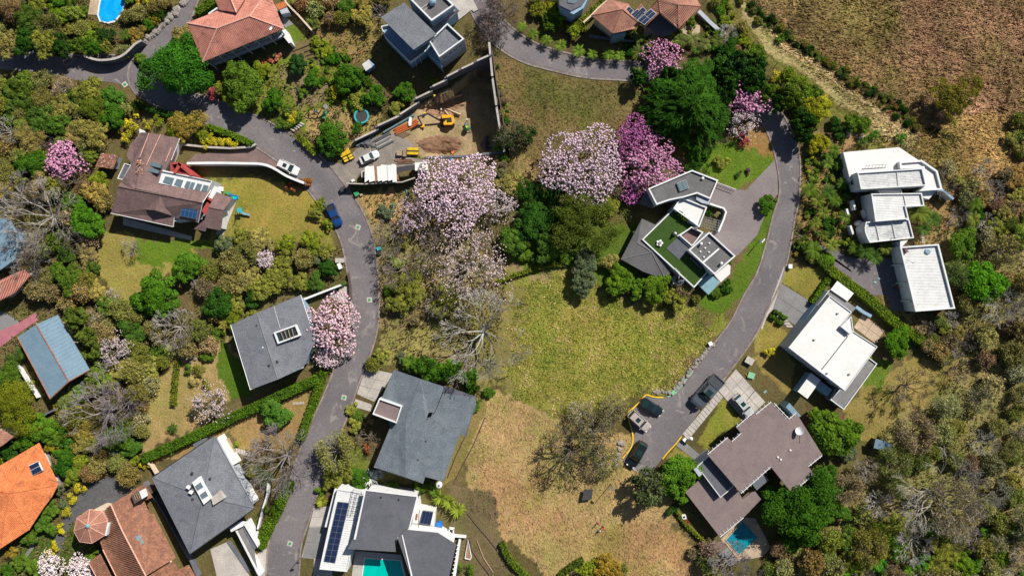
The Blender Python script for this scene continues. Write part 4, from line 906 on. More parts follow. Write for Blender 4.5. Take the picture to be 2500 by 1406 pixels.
# garage building
h = base('garage', 'long white ribbed roof building with tall blue shaded side wall, beside the parking court', '8', 1200, 650, 'building')
q = box_block(h, '8', [(785,150),(1420,105),(1690,1160),(1040,1210)], 4.6, 'metal_white', 'wall_white', 0.36, 0.55, 'wall_white', ribs=((1,0.01), 0.36, 0.15, 'metal_white'))
for z in ():
    pass
for f in (0.28, 0.56, 0.84):
    A = Vector(W('8', 785, 150, 4.6)[:2]).lerp(Vector(W('8', 1040, 1210, 4.6)[:2]), f); MB().box((A.x-.2, A.y, 2.0), (.5, .35, 4.0)).go('pilaster', M['wall_white'], h)
X, Y, _ = W('8', 1232, 230, 4.1); MB().lathe((X, Y, 4.06), [(.68,0),(.7,.18),(.5,.3)], 20).go('round_skylight', M['metal_blue'], h)
boxat('link_roof', h, '8', [(790,60),(920,40),(820,150),(790,150)], 0, 3.8, 'wall_white')
boxat('chimney', h, '8', [(860,190),(900,180),(930,235),(890,255)], 4.0, 4.9, 'shingle_brown')
MB().bar(W('8', 900, 370, 4.2), W('8', 1000, 410, 5.6), 0.04, 4).go('aerial', M['steel_dark'], h); MB().bar(W('8', 985, 420, 5.4), W('8', 1045, 395, 5.4), 0.04, 4).go('aerial', M['steel_dark'], h)
t = thing('motorcycle', 'small pink and white scooter in the shade beside the long white ribbed building', 'scooter', W('8', 725, 825))
X, Y, _ = W('8', 725, 825); MB().box((X, Y, .7), (1.0,.35,.35), -.2).go('body', M['red'], t); MB().box((X+.55, Y-.1, .8), (.5,.3,.2), -.2).go('seat', M['white'], t)
for s in (-.6, .7): MB().bar((X+s, Y-.1*s-.08, .3), (X+s, Y-.1*s+.08, .3), .3, 10).go('wheel', M['black'], t)
for x, y, lb in ((445,675,'small pale debris patch on the parking court, upper one'), (375,735,'larger pale debris patch on the parking court, lower one')):
    X, Y, _ = W('8', x, y); t = thing('canvas', lb, 'sheet', (X, Y, 0)); MB().lathe((X, Y, .03), [(.5,0),(.45,.05),(.2,.14)], 7, 1, .7).go('cloth', M['glass_blue'], t)

# ---- big white flat roof house
h = base('house', 'large flat white roof house with blue shaded canopy and walled lower terrace', '9', 700, 700)
box_block(h, '9', [(668,248),(882,410),(768,560),(845,637),(897,595),(1135,748),(818,1182),(262,756)], 5.8, 'white_roof', 'wall_grey', 0.16, 0.22, 'wall_white')
boxat('roof_seam', h, '9', [(842,640),(848,645),(588,976),(582,970)], 5.5, 5.63, 'steel_dark')
box_block(h, '9', [(880,450),(900,590),(862,622),(775,550)], 6.6, 'white_roof', 'wall_white', 0.16, 0.2)
boxat('carport_roof', h, '9', [(740,103),(902,225),(840,302),(675,190)], 3.6, 3.85, 'white_roof')
for x, y in ((745,115),(890,225),(835,290),(690,190)): MB().bar(W('9', x, y, 0), W('9', x, y, 3.6), .1, 6).go('post', M['white'], h)
boxat('side_terrace', h, '9', [(675,192),(925,368),(885,412),(640,235)], 0, 3.4, 'conc_grey')
boxat('side_wall', h, '9', [(655,200),(672,190),(560,330),(545,345)], 0, 3.6, 'wall_white')
boxat('porch', h, '9', [(540,330),(560,345),(415,580),(375,550)], 0, 3.0, 'wall_blue')
q = XY('9', [(900,720),(1062,862),(1133,915),(806,1367),(672,1268),(760,1100)], 3.2); occupy(q); MB().prism(q, 0, 2.9).go('lower_terrace', M['conc_grey'], h)
p = XY('9', [(1045,850),(1133,915),(806,1367),(672,1268)], 3.2); MB().ring(p, .2, 2.9, 3.2).go('terrace_rim', M['wall_white'], h)
boxat('canopy', h, '9', [(485,1005),(578,1075),(447,1258),(352,1187)], 3.0, 3.25, 'white_roof'); boxat('canopy_wall', h, '9', [(480,1010),(495,1020),(375,1200),(352,1187)], 0, 3.0, 'wall_blue')
boxat('glass_porch', h, '9', [(578,1085),(690,1170),(640,1235),(530,1150)], 0, 2.6, 'glass_blue')
pa = XY('9', [(262,756),(818,1182)], 5.8); windows(h, Vector(pa[0]), Vector(pa[1]), (1.8, 4.0), 5, 1.4, 1.0)
for x, y in ((745,422),(515,680),(640,1010),(858,1018)): vent(h, '9', x, y, 5.58, .35, .3, 'steel')
t = thing('barbecue', 'red and grey barbecue on the dark terrace corner of the white flat roof house', 'barbecue', W('9', 655, 1255)); X, Y, _ = W('9', 655, 1255)
MB().box((X, Y, .5), (1.2,.6,.9), -.6).go('body', M['steel'], t); MB().box((X, Y, 1.05), (.8,.5,.18), -.6).go('lid', M['red'], t)
line_wall('garden_wall', 'blue grey wall beside the brown brick terrace', 'wall', '9', [(925,355),(1000,410),(1075,450)], .6, 1.2, 'wall_blue', capmat='wall_blue')

# ---- brown flat roof house, bottom right
h = base('house', 'stepped brown felt roof house with white gutter brackets beside the turning place', '11', 700, 500)
up = [(832,36),(982,180),(1042,128),(1262,480),(1145,577),(1188,640),(1005,800),(830,580),(580,802),(298,477),(468,334),(503,368),(582,300),(538,247)]
sl, q = slab('roof', h, '11', up, 6.4, 0.35, 'felt_brown'); walls('wall', h, q, 0, 6.05, 'wall_grey', 2.0)
low = [(113,792),(330,600),(560,785),(592,852),(690,775),(748,850),(600,1005),(405,1168)]
sl, q = slab('lower_roof', h, '11', low, 3.2, 0.25, 'felt_brown'); walls('wall', h, q, 0, 2.95, 'wall_grey', 1.2)
q = box_block(h, '11', [(212,577),(330,470),(520,740),(462,795),(408,838)], 4.8, 'felt', 'wall_grey', 0.16, 0.2)
rw = MB(); tt = MB()
for a, b in (((682,128),(540,247)),((832,36),(705,140)),((582,298),(503,368)),((468,334),(300,475)),((855,48),(980,180)),((982,180),(1042,128)),((1258,485),(1145,577)),((1188,642),(1005,800)),((830,580),(580,802))):
    A, B = Vector(W('11', *a, 6.5)), Vector(W('11', *b, 6.5)); MB().bar(A, B, 0.10, 4).go('gutter', M['white'], h)
    n = int((B-A).length/1.1)
    for k in range(n):
        p = A.lerp(B, (k+.5)/n); d = (B-A).normalized(); rw.bar(p, p+Vector((d.y, -d.x, 0))*0.55, .05, 4); rw.bar(p, p-Vector((d.y, -d.x, 0))*0.3, .05, 4)
for a, b in (((405,1168),(600,1005)),):
    A, B = Vector(W('11', *a, 3.3)), Vector(W('11', *b, 3.3)); MB().bar(A, B, 0.10, 4).go('gutter', M['white'], h)
    for k in range(7): p = A.lerp(B, (k+.5)/7); rw.bar(p, p+Vector((-.5,.6,0)), .05, 4)
mk('gutter_bracket', rw.V, rw.F, M['white'], h, kind='stuff')
dish(h, '11', 1072, 282, 6.4, 0.95)
MB().bar(W('11', 1072, 310, 6.45), W('11', 1072, 385, 6.45), .04, 4).go('cable', M['steel_dark'], h)
for x, y in ((995,442),(915,520),(890,500)): vent(h, '11', x, y, 6.4, .3, .3, 'white')
pitched(h, '11', [(670,722,4.4),(768,645,4.4),(812,690,4.0),(712,776,4.0)], [(0,1,2,3)], 'steel', t=.08, ribs=(1.2,.12,.06), name='awning')
boxat('chimney', h, '11', [(183,600),(212,585),(255,640),(228,662)], 0, 5.2, 'wall_grey')
boxat('side_roof', h, '11', [(985,45),(1082,155),(1042,175),(955,80)], 0, 4.0, 'metal_blue')
pa = XY('11', [(298,477),(580,802)], 6.0); windows(h, Vector(pa[0])+Vector((.35,.25)), Vector(pa[1])+Vector((.35,.25)), (5.2,), 4, 1.2, .9)
sheet('pool_deck', '11', [(590,1000),(700,1010),(830,1255),(760,1330),(560,1365),(410,1185)], 0.10, 'sandstone', t=.1)
def pool(label, crop, pts, mat, z=0.13, rim='white', rw=.25, zf=0.05):
    p = XY(crop, pts, z); t = thing('swimming_pool', label, 'pool', (*p[0], 0)); occupy(p)
    MB().ring(inset(p, -rw), rw, 0.0, z+.06).go('rim', M[rim], t); MB().prism(inset(p, .002), 0, z).go('water', M[mat], t); return t
pool('dark blue rectangular pool half shaded by the green tree beside the brown felt roof house', '11', [(595,1035),(720,1170),(562,1310),(458,1190)], 'water_deep', .16, 'sandstone', .2)
sheet('terrace', '11', [(330,1225),(420,1200),(470,1245),(385,1310)], .10, 'brick_pave', t=.1)
sheet('terrace', '11', [(390,1310),(470,1250),(560,1362),(480,1420)], .10, 'conc_grey', t=.1)

# ---- grey hip roof house
h = base('house', 'square grey shingle pyramid roof house with white roof lights near the lower left', '12', 600, 650)
V = pitched(h, '12', [(722,50,6.0),(1112,752,6.0),(490,1192,6.0),(122,455,6.0),(612,640,7.6)], [(0,4,1),(1,4,2),(2,4,3),(3,4,0)], 'shingle')
for i in range(4): MB().bar(V[i], V[4], .07, 5).go('ridge_cap', M['felt'], h)
for i in range(4): MB().bar(V[i], V[(i+1) % 4], .13, 4).go('fascia', M['steel_dark'], h)
q = XY('12', [(722,50),(1112,752),(490,1192),(122,455)], 6.0); walls('wall', h, q, 0, 5.75, 'wall_grey', .9)
boxat('light_box', h, '12', [(572,452),(692,658),(622,716),(508,502)], 6.4, 8.2, 'wall_white'); boxat('light_box', h, '12', [(692,655),(770,588),(822,655),(712,722)], 6.4, 7.9, 'concrete')
for (x, y) in ((578,538),(625,622)): boxat('skylight', h, '12', [(x-42,y),(x+12,y-38),(x+38,y+8),(x-18,y+42)], 8.2, 8.32, 'skylight'); 
for (x, y) in ((470,552),(495,600)):
    X, Y, _ = W('12', x, y, 8.0); MB().box((X, Y, 7.7), (.9,.5,.8), -.5).go('air_conditioner', M['white'], h); MB().box((X+.6, Y-.1, 7.5), (.35,.5,.5), -.5).go('pipe_box', M['steel_dark'], h)
for x, y in ((508,413),(680,468),(512,665)): vent(h, '12', x, y, 7.0, .45, .35)
boxat('side_canopy', h, '12', [(765,58),(935,320),(898,336),(752,75)], 0, 3.2, 'white_roof'); boxat('side_ledge', h, '12', [(850,80),(965,310),(945,318),(828,90)], 0, 1.0, 'sandstone')
boxat('side_step', h, '12', [(1005,500),(1110,680),(1085,700),(985,515)], 0, 2.6, 'wall_white'); boxat('side_box', h, '12', [(515,135),(595,92),(610,120),(530,175)], 0, 3.6, 'steel')
boxat('entrance_canopy', h, '12', [(870,945),(980,872),(1030,885),(1000,925),(885,980)], 3.0, 3.3, 'wall_white')
boxat('entrance_wall', h, '12', [(1000,895),(1030,885),(1145,1110),(1140,1130)], 0, 3.2, 'wall_white')
boxat('ramp_roof', h, '12', [(935,975),(1000,935),(1110,1140),(1115,1220),(1150,1400),(1130,1380),(1050,1190)], 2.4, 2.6, 'conc_grey')
boxat('ramp_wall', h, '12', [(925,965),(945,968),(1170,1400),(1150,1406)], 0, 2.7, 'wall_white')
panels(h, '12', ((845,1080),(880,1065),(1075,1345),(1045,1370)), .1, 1, 8, 'concrete_dark', name='paving_grate', dz=.06)
panels(h, '12', ((1000,940),(1020,925),(1130,1130),(1105,1150)), 2.65, 1, 6, 'concrete_dark', name='roof_slat', dz=.06)
pa = XY('12', [(490,1192),(1112,752)], 6.0); d = (Vector(pa[1])-Vector(pa[0])).normalized(); nn = Vector((d.y,-d.x)); windows(h, Vector(pa[0])-nn*.87+d, Vector(pa[1])-nn*.87-d, (1.5, 4.2), 6, 1.5, 1.5)
line_wall('fence_wall', 'long thin white wall between the hedge and the grey pyramid roof house', 'wall', 'J', [(65,690),(98,760),(92,830),(60,930),(25,1070)], .28, 1.6, 'wall_white')
line_wall('fence_wall', 'dark boundary wall between the pyramid roof house and the old brown tile house', 'wall', '15', [(1420,480),(1520,620),(1640,820),(1800,1110),(1890,1260),(1960,1420)], .25, 2.0, 'concrete_dark', capmat='steel')
line_wall('fence_wall', 'short pale wall at the left corner of the grey pyramid roof house', 'wall', '15', [(1460,285),(1490,300),(1545,392)], .3, 1.4, 'wall_cream')

# ---- white house with solar panels and teal pool, bottom centre
h = base('house', 'white modern house with a long solar array and dark felt roofs beside the teal pool', '13', 900, 700)
q = box_block(h, '13', [(335,82),(735,140),(715,250),(600,690),(545,1030),(480,1338),(60,1300),(205,640)], 4.6, 'metal_white', 'wall_white', .25, .2, ribs=((1,-.13), .55, .12, 'metal_white'))
panels(h, '13', ((345,272),(512,292),(300,1195),(135,1172)), 4.45, 2, 10, 'solar', dz=.25)
boxat('side_ledge', h, '13', [(290,80),(325,90),(195,670),(140,655)], 0, 3.0, 'wall_white')
for (a, b) in (((575,90),(480,512)), ((700,130),(605,520)), ((635,140),(555,470))): MB().bar(W('13', *a, 5.4), W('13', *b, 5.4), .08, 4).go('pergola_beam', M['steel'], h)
for k in range(7): f = k/6.0; MB().bar(W('13', 578-95*f, 95+415*f, 5.45), W('13', 702-97*f, 125+395*f, 5.45), .05, 4).go('pergola_slat', M['steel'], h)
m1 = [(752,92),(1560,190),(1540,290),(1425,690),(1360,690),(1200,870),(1220,1035),(490,992),(560,850),(600,840)]
sl, q = slab('roof', h, '13', m1, 7.2, .3, 'felt'); walls('wall', h, q, 0, 6.9, 'wall_white', .5)
boxat('roof_edge', h, '13', [(752,88),(770,92),(610,850),(580,845)], 7.2, 7.4, 'wall_white'); boxat('roof_edge', h, '13', [(770,90),(1558,188),(1556,205),(768,108)], 7.202, 7.38, 'wall_white')
boxat('roof_edge', h, '13', [(1540,190),(1560,192),(1560,260),(1430,700),(1412,690)], 7.203, 7.39, 'wall_white')
m2 = [(1355,700),(1860,750),(2140,925),(2010,1500),(1480,1500),(1250,830)]
sl, q = slab('roof', h, '13', m2, 7.6, .3, 'felt'); walls('wall', h, q, 0, 7.3, 'wall_white', .7)
boxat('roof_edge', h, '13', [(1310,780),(1325,785),(1475,1410),(1455,1410)], 7.6, 7.75, 'white')
boxat('service_roof', h, '13', [(1470,590),(1560,230),(1580,380),(1820,420),(1790,745),(1440,700)], 0, 3.6, 'white_roof')
panels(h, '13', ((1640,405),(1790,425),(1745,625),(1590,600)), 3.8, 3, 1, 'solar', dz=.3, name='solar_collector')
boxat('planter', h, '13', [(1530,455),(1558,465),(1542,552),(1515,545)], 3.6, 3.75, 'tile_old')
for a, b in (((1580,400),(1560,720)),((1475,605),(1790,640))): MB().bar(W('13', *a, 3.7), W('13', *b, 3.7), .07, 4).go('roof_upstand', M['conc_grey'], h)
for x, y in ((1000,205),(1270,238),(1715,1220)): vent(h, '13', x, y, 7.25, .3, .3)
# side pergola at the right roof edge
boxat('side_beam', h, '13', [(2165,900),(2200,905),(2130,1406),(2085,1406)], 0, 3.4, 'wall_white')
for k in range(9): MB().bar(W('13', 2150-11*k, 935+60*k, 3.5), W('13', 2185-11*k, 940+60*k, 3.5), .1, 4).go('pergola_slat', M['white'], h)
sheet('pool_terrace', '13', [(600,1020),(1300,1080),(1400,1500),(540,1500)], .14, 'concrete', t=.14)
pool('teal rectangular pool between the white solar roof and the dark felt roof', '13', [(755,1135),(1290,1170),(1370,1500),(700,1500)], 'water_teal', .2, 'wall_white', .25)
X, Y, _ = W('13', 1865, 655, 1.8); t = thing('water_tank', 'round bright blue water tank right of the white service roof', 'tank', (X, Y, 0)); MB().lathe((X, Y, 0), [(.92,0),(.95,1.5),(.8,1.85),(.3,2.0)], 20).go('tank_body', M['blue'], t); MB().lathe((X, Y, 1.99), [(.25,0),(.24,.1)], 12).go('lid', M['red'], t)
for k in range(6): a = k*1.047; MB().box((X+.6*math.cos(a), Y+.6*math.sin(a), 1.88), (.5,.05,.06), a).go('tank_rib', M['blue'], t)
t = thing('outdoor_stair', 'small white stair with black treads left of the garden path', 'stairs', W('13', 2060, 740)); 
for pts in ([(2030,680),(2110,690),(2108,705),(2032,695)], [(2028,680),(2045,682),(2025,790),(2005,785)], [(2090,690),(2108,692),(2095,790),(2078,790)], [(2085,785),(2290,805),(2288,825),(2080,812)]): boxat('side_wall', t, '13', pts, 0, 1.2, 'wall_white')
for k in range(6): boxat('step', t, '13', [(2045-4*k,705+13*k),(2085-4*k,708+13*k),(2084-4*k,714+13*k),(2043-4*k,711+13*k)], 0, .9-.13*k, 'steel_dark')
t = thing('planter_bed', 'narrow white edged planting bed right of the dark felt roof', 'planter', W('13', 2310, 1000)); p = XY('13', [(2315,850),(2375,1120),(2350,1160),(2265,1140)], .5); MB().ring(p, .2, 0, .5).go('edge', M['wall_white'], t); MB().prism(inset(p, .202), 0, .35).go('soil', M['soil'], t)

# ---- old brown tile house with octagonal turret
h = base('house', 'long old brown clay tile house with chimney and two blue roof lights', '15', 1350, 1050)
V = pitched(h, '15', [(1100,695,7.0),(1300,575,6.4),(1420,640,5.6),(1480,790,5.4),(1520,785,5.4),(1742,1222,5.4),(1448,1402,7.0),(1215,960,7.2)], [(0,1,2,3,4,5,6,7)], 'tile_old', ribs=(.42,.2,.06))
V = pitched(h, '15', [(1100,695,7.0),(1215,960,7.2),(1448,1402,7.2),(1600,1700,7.2),(1300,1700,5.0),(1015,1130,5.0),(985,1040,5.0),(1035,760,5.2),(1070,720,6.2)], [(0,1,2,3,4,5,6,7,8)], 'tile_old', ribs=(.42,.2,.06), caps=((0,1),(1,2)), capmat='ridge_pale')
pitched(h, '15', [(1300,560,5.6),(1432,495,5.6),(1510,625,4.8),(1425,660,5.2)], [(0,1,2,3)], 'tile_old', ribs=(.42,.2,.06), name='upper_roof')
pitched(h, '15', [(1470,1400,5.6),(1720,1255,4.8),(1760,1345,4.6),(1870,1295,4.4),(1990,1500,4.4),(1560,1560,5.6)], [(0,1,2,3,4,5)], 'tile_old', ribs=(.42,.2,.06), name='lower_roof')
pitched(h, '15', [(880,1270,4.2),(990,1185,4.4),(1150,1500,4.4),(1000,1520,4.0)], [(0,1,2,3)], 'tile_old', ribs=(.42,.2,.06), name='porch_roof')
MB().bar(W('15', 1020, 1140, 5.2), W('15', 1160, 1420, 5.2), .12, 5).go('gutter', M['ridge_pale'], h); MB().bar(W('15', 880, 1272, 4.4), W('15', 960, 1420, 4.3), .1, 5).go('gutter', M['ridge_pale'], h)
q = XY('15', [(1100,760),(1380,700),(1460,860),(1640,1220),(1760,1500),(1300,1500),(1060,1100)], 4.4); walls('wall', h, q, 0, 4.2, 'wall_cream', 1.6)
boxat('chimney', h, '15', [(1300,600),(1375,562),(1412,640),(1335,688)], 0, 8.0, 'wood_dark'); boxat('chimney_rim', h, '15', [(1380,565),(1396,562),(1422,632),(1408,642)], 6, 8.2, 'wall_white')
for k in range(3): MB().bar(W('15', 1325+20*k, 590+k*-8, 8.1), W('15', 1350+20*k, 650-8*k, 8.1), .06, 4).go('chimney_bar', M['wood'], h)
boxat('roof_light', h, '15', [(1302,1035),(1378,998),(1400,1035),(1325,1078)], 5.6, 6.8, 'glass_blue'); boxat('roof_light', h, '15', [(1330,1082),(1402,1042),(1425,1080),(1352,1125)], 5.6, 6.7, 'glass_blue')
h = base('turret', 'octagonal turret with weathered tile roof and pale round cap left of the old tile house', '15', 900, 910, 'turret')
oc = [(890,742),(1018,762),(1068,860),(1040,1000),(912,1080),(790,1065),(733,960),(760,830)]
V = pitched(h, '15', [(*p, 6.6) for p in oc]+[(868,908,8.4)], [(i, (i+1) % 8, 8) for i in range(8)], 'tile_brown', ribs=(.40,.2,.08), caps=[(i, 8) for i in range(8)], capmat='ridge_pale', capr=.09)
for i in range(8): MB().bar(V[i], V[(i+1) % 8], .08, 4).go('gutter', M['ridge_pale'], h)
walls('wall', h, [v[:2] for v in V[:8]], 0, 6.3, 'wall_cream', .5)
MB().lathe((V[8][0], V[8][1], 8.25), [(.55,0),(.52,.25),(.2,.45)], 16).go('cap', M['glass_blue'], h); boxat('flue', h, '15', [(1068,878),(1085,882),(1055,1005),(1040,1000)], 4, 6.9, 'wall_white')

# ---- orange tile house
h = base('house', 'bright orange clay tile hip roof house with two solar collectors at the left edge', '15', 250, 600)
V = pitched(h, '15', [(385,85,3.9),(578,500,3.9),(510,625,3.9),(430,730,3.9),(290,945,3.9),(0,1135,3.9),(-220,1220,3.9),(-400,800,3.9),(-330,500,3.9),(92,582,6.2)],
    [(0,9,1),(1,9,4,3,2),(4,9,5),(5,9,6),(6,9,7),(7,9,8),(8,9,0)], 'tile_orange', ribs=(.39,.2,.07), caps=((0,9),(1,9),(4,9),(5,9),(8,9)), capmat='tile_orange', capr=.12)
walls('wall', h, [v[:2] for v in V[:9]], 0, 3.6, 'wall_cream', 2.0)
for pts in ([(288,312),(372,272),(388,310),(305,352)], [(307,358),(390,316),(412,358),(325,402)]): boxat('solar_panel', h, '15', pts, 4.7, 5.25, 'solar')
boxat('collector_frame', h, '15', [(284,308),(374,266),(418,360),(324,408)], 4.6, 5.1, 'white')
line_wall('path_wall', 'pale path edge wall right of the orange tile roof', 'wall', '15', [(425,145),(470,210),(520,330),(590,480),(600,560)], .8, .4, 'conc_grey', smooth=True)
h = base('house', 'corner of a dark pink tile roof at the left edge above the orange house', '15', 40, 60)
pitched(h, '15', [(-150,60,4.6),(-60,-60,4.6),(40,-30,4.6),(135,25,4.6),(30,105,4.6),(-60,160,4.6)], [(0,1,2,3,4,5)], 'tile_brown', ribs=(.42,.2,.06)); walls('wall', h, XY('15', [(-150,60),(-60,-60),(135,25),(-60,160)], 4.3), 0, 4.3, 'wall_cream', .5)
# ---- blue metal roof
h = base('house', 'blue grey corrugated metal gable roof with red brown ridge at the left', '16', 300, 950)
V = pitched(h, '16', [(105,830,3.9),(215,755,4.8),(408,1092,4.8),(298,1195,3.9),(340,700,3.9),(530,1025,3.9)], [(0,1,2,3),(1,4,5,2)], 'metal_blue', ribs=(.9,.2,.05))
for a, b in ((0,3),(3,2),(2,5),(1,2)): MB().bar(Vector(V[a])+Vector((0,0,.05)), Vector(V[b])+Vector((0,0,.05)), .15, 5).go('ridge_cap', M['tile_old'], h)
walls('wall', h, XY('16', [(105,830),(340,700),(530,1025),(298,1195)], 3.9), 0, 3.6, 'wall_cream', 1.4)
line_wall('garden_wall', 'thin pale wall left of the blue metal roof', 'wall', '16', [(100,1000),(150,1080),(220,1190)], .2, 1.4, 'wall_white')
line_wall('garden_wall', 'low dark wall corner below the blue metal roof', 'wall', '16', [(120,1390),(200,1330),(280,1280),(345,1250)], .25, 1.4, 'concrete_dark')
h = base('house', 'terracotta roof corner under bare branches at the left edge', '16', 70, 520)
pitched(h, '16', [(-120,560,4.8),(0,500,3.9),(140,430,4.8),(178,470,4.6),(90,570,4.2),(0,615,4.2),(-120,660,4.2)], [(0,1,2,3,4,5,6)], 'tile_salmon', ribs=(.39,.2,.06)); walls('wall', h, XY('16', [(-100,560),(140,440),(170,470),(0,610)], 4.2), 0, 4.1, 'wall_cream', .4)
sheet('pink_terrace', '16', [(-80,830),(120,740),(210,685),(225,730),(120,800),(0,890),(-80,930)], .06, 'pink', t=.06)
sheet('grey_yard', '16', [(-80,690),(30,680),(120,745),(0,800),(-80,830)], .03, 'conc_grey')
h = base('house', 'blue grey metal roof glimpsed through bare branches at the left edge', '16', 40, 290)
pitched(h, '16', [(-120,130,5),(30,130,5),(110,260,5),(90,370,4.6),(0,435,4.6),(-120,440,4.6)], [(0,1,2,3,4,5)], 'metal_blue', ribs=(.9,.2,.05)); walls('wall', h, XY('16', [(-120,130),(30,130),(100,260),(0,435),(-120,430)], 4.6), 0, 4.5, 'wall_blue', .5)
# ---- top right brown tile house with patio
h = base('house', 'brown clay tile villa with solar panels and a dark shaded patio, top right of centre', '5', 1100, 250)
V = pitched(h, '5', [(165,272,5.6),(470,-20,5.6),(800,68,5.8),(700,165,7.4),(530,580,5.6),(1005,415,5.6),(900,500,5.6)], [(0,3,2,1),(0,4,3),(4,6,5,3)], 'tile_brown', ribs=(.42,.2,.07), caps=((0,3),(4,3),(5,3)), capr=.1)
V = pitched(h, '5', [(1345,215,6.8),(1320,0,6.8),(1300,-200,6.8),(1760,-200,7.2),(1655,85,7.6),(1665,500,5.6),(2050,115,5.6),(1900,-150,5.6),(1185,150,5.8),(1010,-80,5.8)], [(0,5,4,3,2,1),(4,5,6),(4,6,7,3),(0,1,8)], 'tile_brown', ribs=(.42,.2,.07), caps=((4,5),(4,6),(0,1)), capr=.1)
pitched(h, '5', [(1070,480,5.4),(1340,225,6.7),(1180,150,6.2),(965,360,5.2)], [(0,1,2,3)], 'tile_brown', ribs=(.42,.2,.06), name='link_roof')
pitched(h, '5', [(850,260,5.2),(965,358,5.2),(1120,190,5.8),(1025,60,5.8)], [(0,1,2,3)], 'tile_brown', ribs=(.42,.2,.06), name='link_roof')
pitched(h, '5', [(700,170,7.0),(800,70,5.7),(1010,410,5.5)], [(0,1,2)], 'tile_brown', name='link_roof')
panels(h, '5', ((965,355),(1185,160),(1280,240),(1075,430)), 6.6, 2, 2, 'solar'); panels(h, '5', ((850,258),(960,165),(1055,240),(955,345)), 6.0, 1, 3, 'solar'); panels(h, '5', ((765,165),(815,120),(890,190),(845,240)), 6.3, 1, 2, 'solar'); panels(h, '5', ((1005,165),(1050,125),(1110,190),(1070,230)), 6.2, 1, 1, 'solar')
for pts, zz in (([(165,272),(470,-20),(1000,400),(530,580)], 5.2), ([(1345,235),(1310,-200),(1900,-150),(2050,115),(1665,500)], 5.2)): walls('wall', h, XY('5', pts, zz), 0, zz, 'wall_cream', .7)
boxat('bay_window', h, '5', [(530,580),(760,545),(755,600),(540,640)], 0, 4.6, 'glass_blue')
sheet('patio', '5', [(1075,480),(1160,470),(1490,600),(1355,690),(1065,630)], .10, 'sandstone', t=.1)
boxat('patio_roof', h, '5', [(1340,235),(1665,500),(1500,610),(1355,630),(1150,470)], 3.0, 3.2, 'felt'); 
sheet('patio', '5', [(1670,550),(1850,410),(2030,440),(2030,560),(1900,640)], .12, 'sandstone', t=.12)
line_wall('garden_wall', 'grey sloping wall running down right of the brown tile villa', 'wall', '5', [(2010,190),(2200,380),(2400,560)], .8, 1.2, 'wall_grey', capmat='wall_grey')
line_wall('garden_wall', 'pale thin wall along the left side of the brown tile villa', 'wall', '5', [(30,390),(160,275),(300,130),(480,-20)], .3, 2.2, 'wall_cream')
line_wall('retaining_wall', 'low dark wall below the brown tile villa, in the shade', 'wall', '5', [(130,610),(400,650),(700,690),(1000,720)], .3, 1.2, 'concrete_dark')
h = base('house', 'dark roofed house in shade at the top edge, left of the brown villa', 'C', 450, 30)
boxat('wall', h, 'C', [(360,-40),(590,-40),(540,60),(470,105),(380,60)], 0, 5.2, 'wall_blue'); boxat('roof', h, 'C', [(355,-60),(600,-60),(530,40),(450,80),(370,40)], 5.2, 5.5, 'felt')
boxat('skylight', h, 'C', [(430,-10),(500,0),(480,30),(425,20)], 5.5, 5.65, 'skylight')
# ---- pool at the top left
sheet('pool_deck', 'A', [(655,-60),(760,-60),(700,110),(630,105)], .10, 'sandstone', t=.1)
pool('bright blue kidney shaped pool at the top left', 'A', [(735,-60),(895,-60),(890,20),(870,90),(820,150),(770,162),(720,150),(705,110),(715,40)], 'water_blue', .16, 'wall_white', .35)
line_wall('retaining_wall', 'long curved concrete retaining wall below the top left pool garden', 'wall', 'A', [(600,400),(700,430),(820,420),(900,380),(960,320),(1010,290)], .4, 2.6, 'concrete_dark', capmat='concrete', smooth=True)
# shed roof in the lower right woods
h = base('shed', 'small slate blue shed roof alone at the edge of the right woods', 'L', 870, 470, 'shed')
pitched(h, 'L', [(815,422,2.8),(935,462,2.8),(918,520,2.3),(800,490,2.3)], [(0,1,2,3)], 'metal_blue', ribs=(.9,.15,.05)); walls('wall', h, XY('L', [(815,422),(935,462),(918,520),(800,490)], 2.3), 0, 2.2, 'wood_dark', .2)
# ================================================================ building site
t = thing('retaining_wall', 'tall stepped grey concrete wall along the upper left side of the excavated building site', 'wall', (*W('4', 220, 790)[:2], 0))
segs = [((222,768),(458,655),1.8), ((480,602),(725,488),2.2), ((738,470),(930,345),2.4), ((915,292),(1078,213),3.0), ((1110,150),(1245,88),3.4), ((1272,38),(1420,-38),3.8), ((1440,-50),(1600,-125),4.2), ((1615,-140),(1748,-200),4.6)]
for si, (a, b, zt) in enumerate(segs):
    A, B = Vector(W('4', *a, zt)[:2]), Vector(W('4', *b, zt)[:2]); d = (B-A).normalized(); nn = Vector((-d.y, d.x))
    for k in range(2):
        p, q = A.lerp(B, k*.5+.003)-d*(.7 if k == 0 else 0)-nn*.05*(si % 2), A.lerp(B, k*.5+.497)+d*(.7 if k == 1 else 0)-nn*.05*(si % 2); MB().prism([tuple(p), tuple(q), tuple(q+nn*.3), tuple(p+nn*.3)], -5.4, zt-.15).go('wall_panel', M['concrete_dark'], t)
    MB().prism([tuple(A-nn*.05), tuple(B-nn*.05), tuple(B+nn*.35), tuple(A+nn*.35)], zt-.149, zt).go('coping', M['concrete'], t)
t = thing('retaining_wall', 'straight dark concrete wall with pale top along the right side of the building site', 'wall', (*W('B', 1690, 330)[:2], 0))
rw_ = [(1678,318),(1700,560),(1728,760),(1755,930),(1785,1085)]
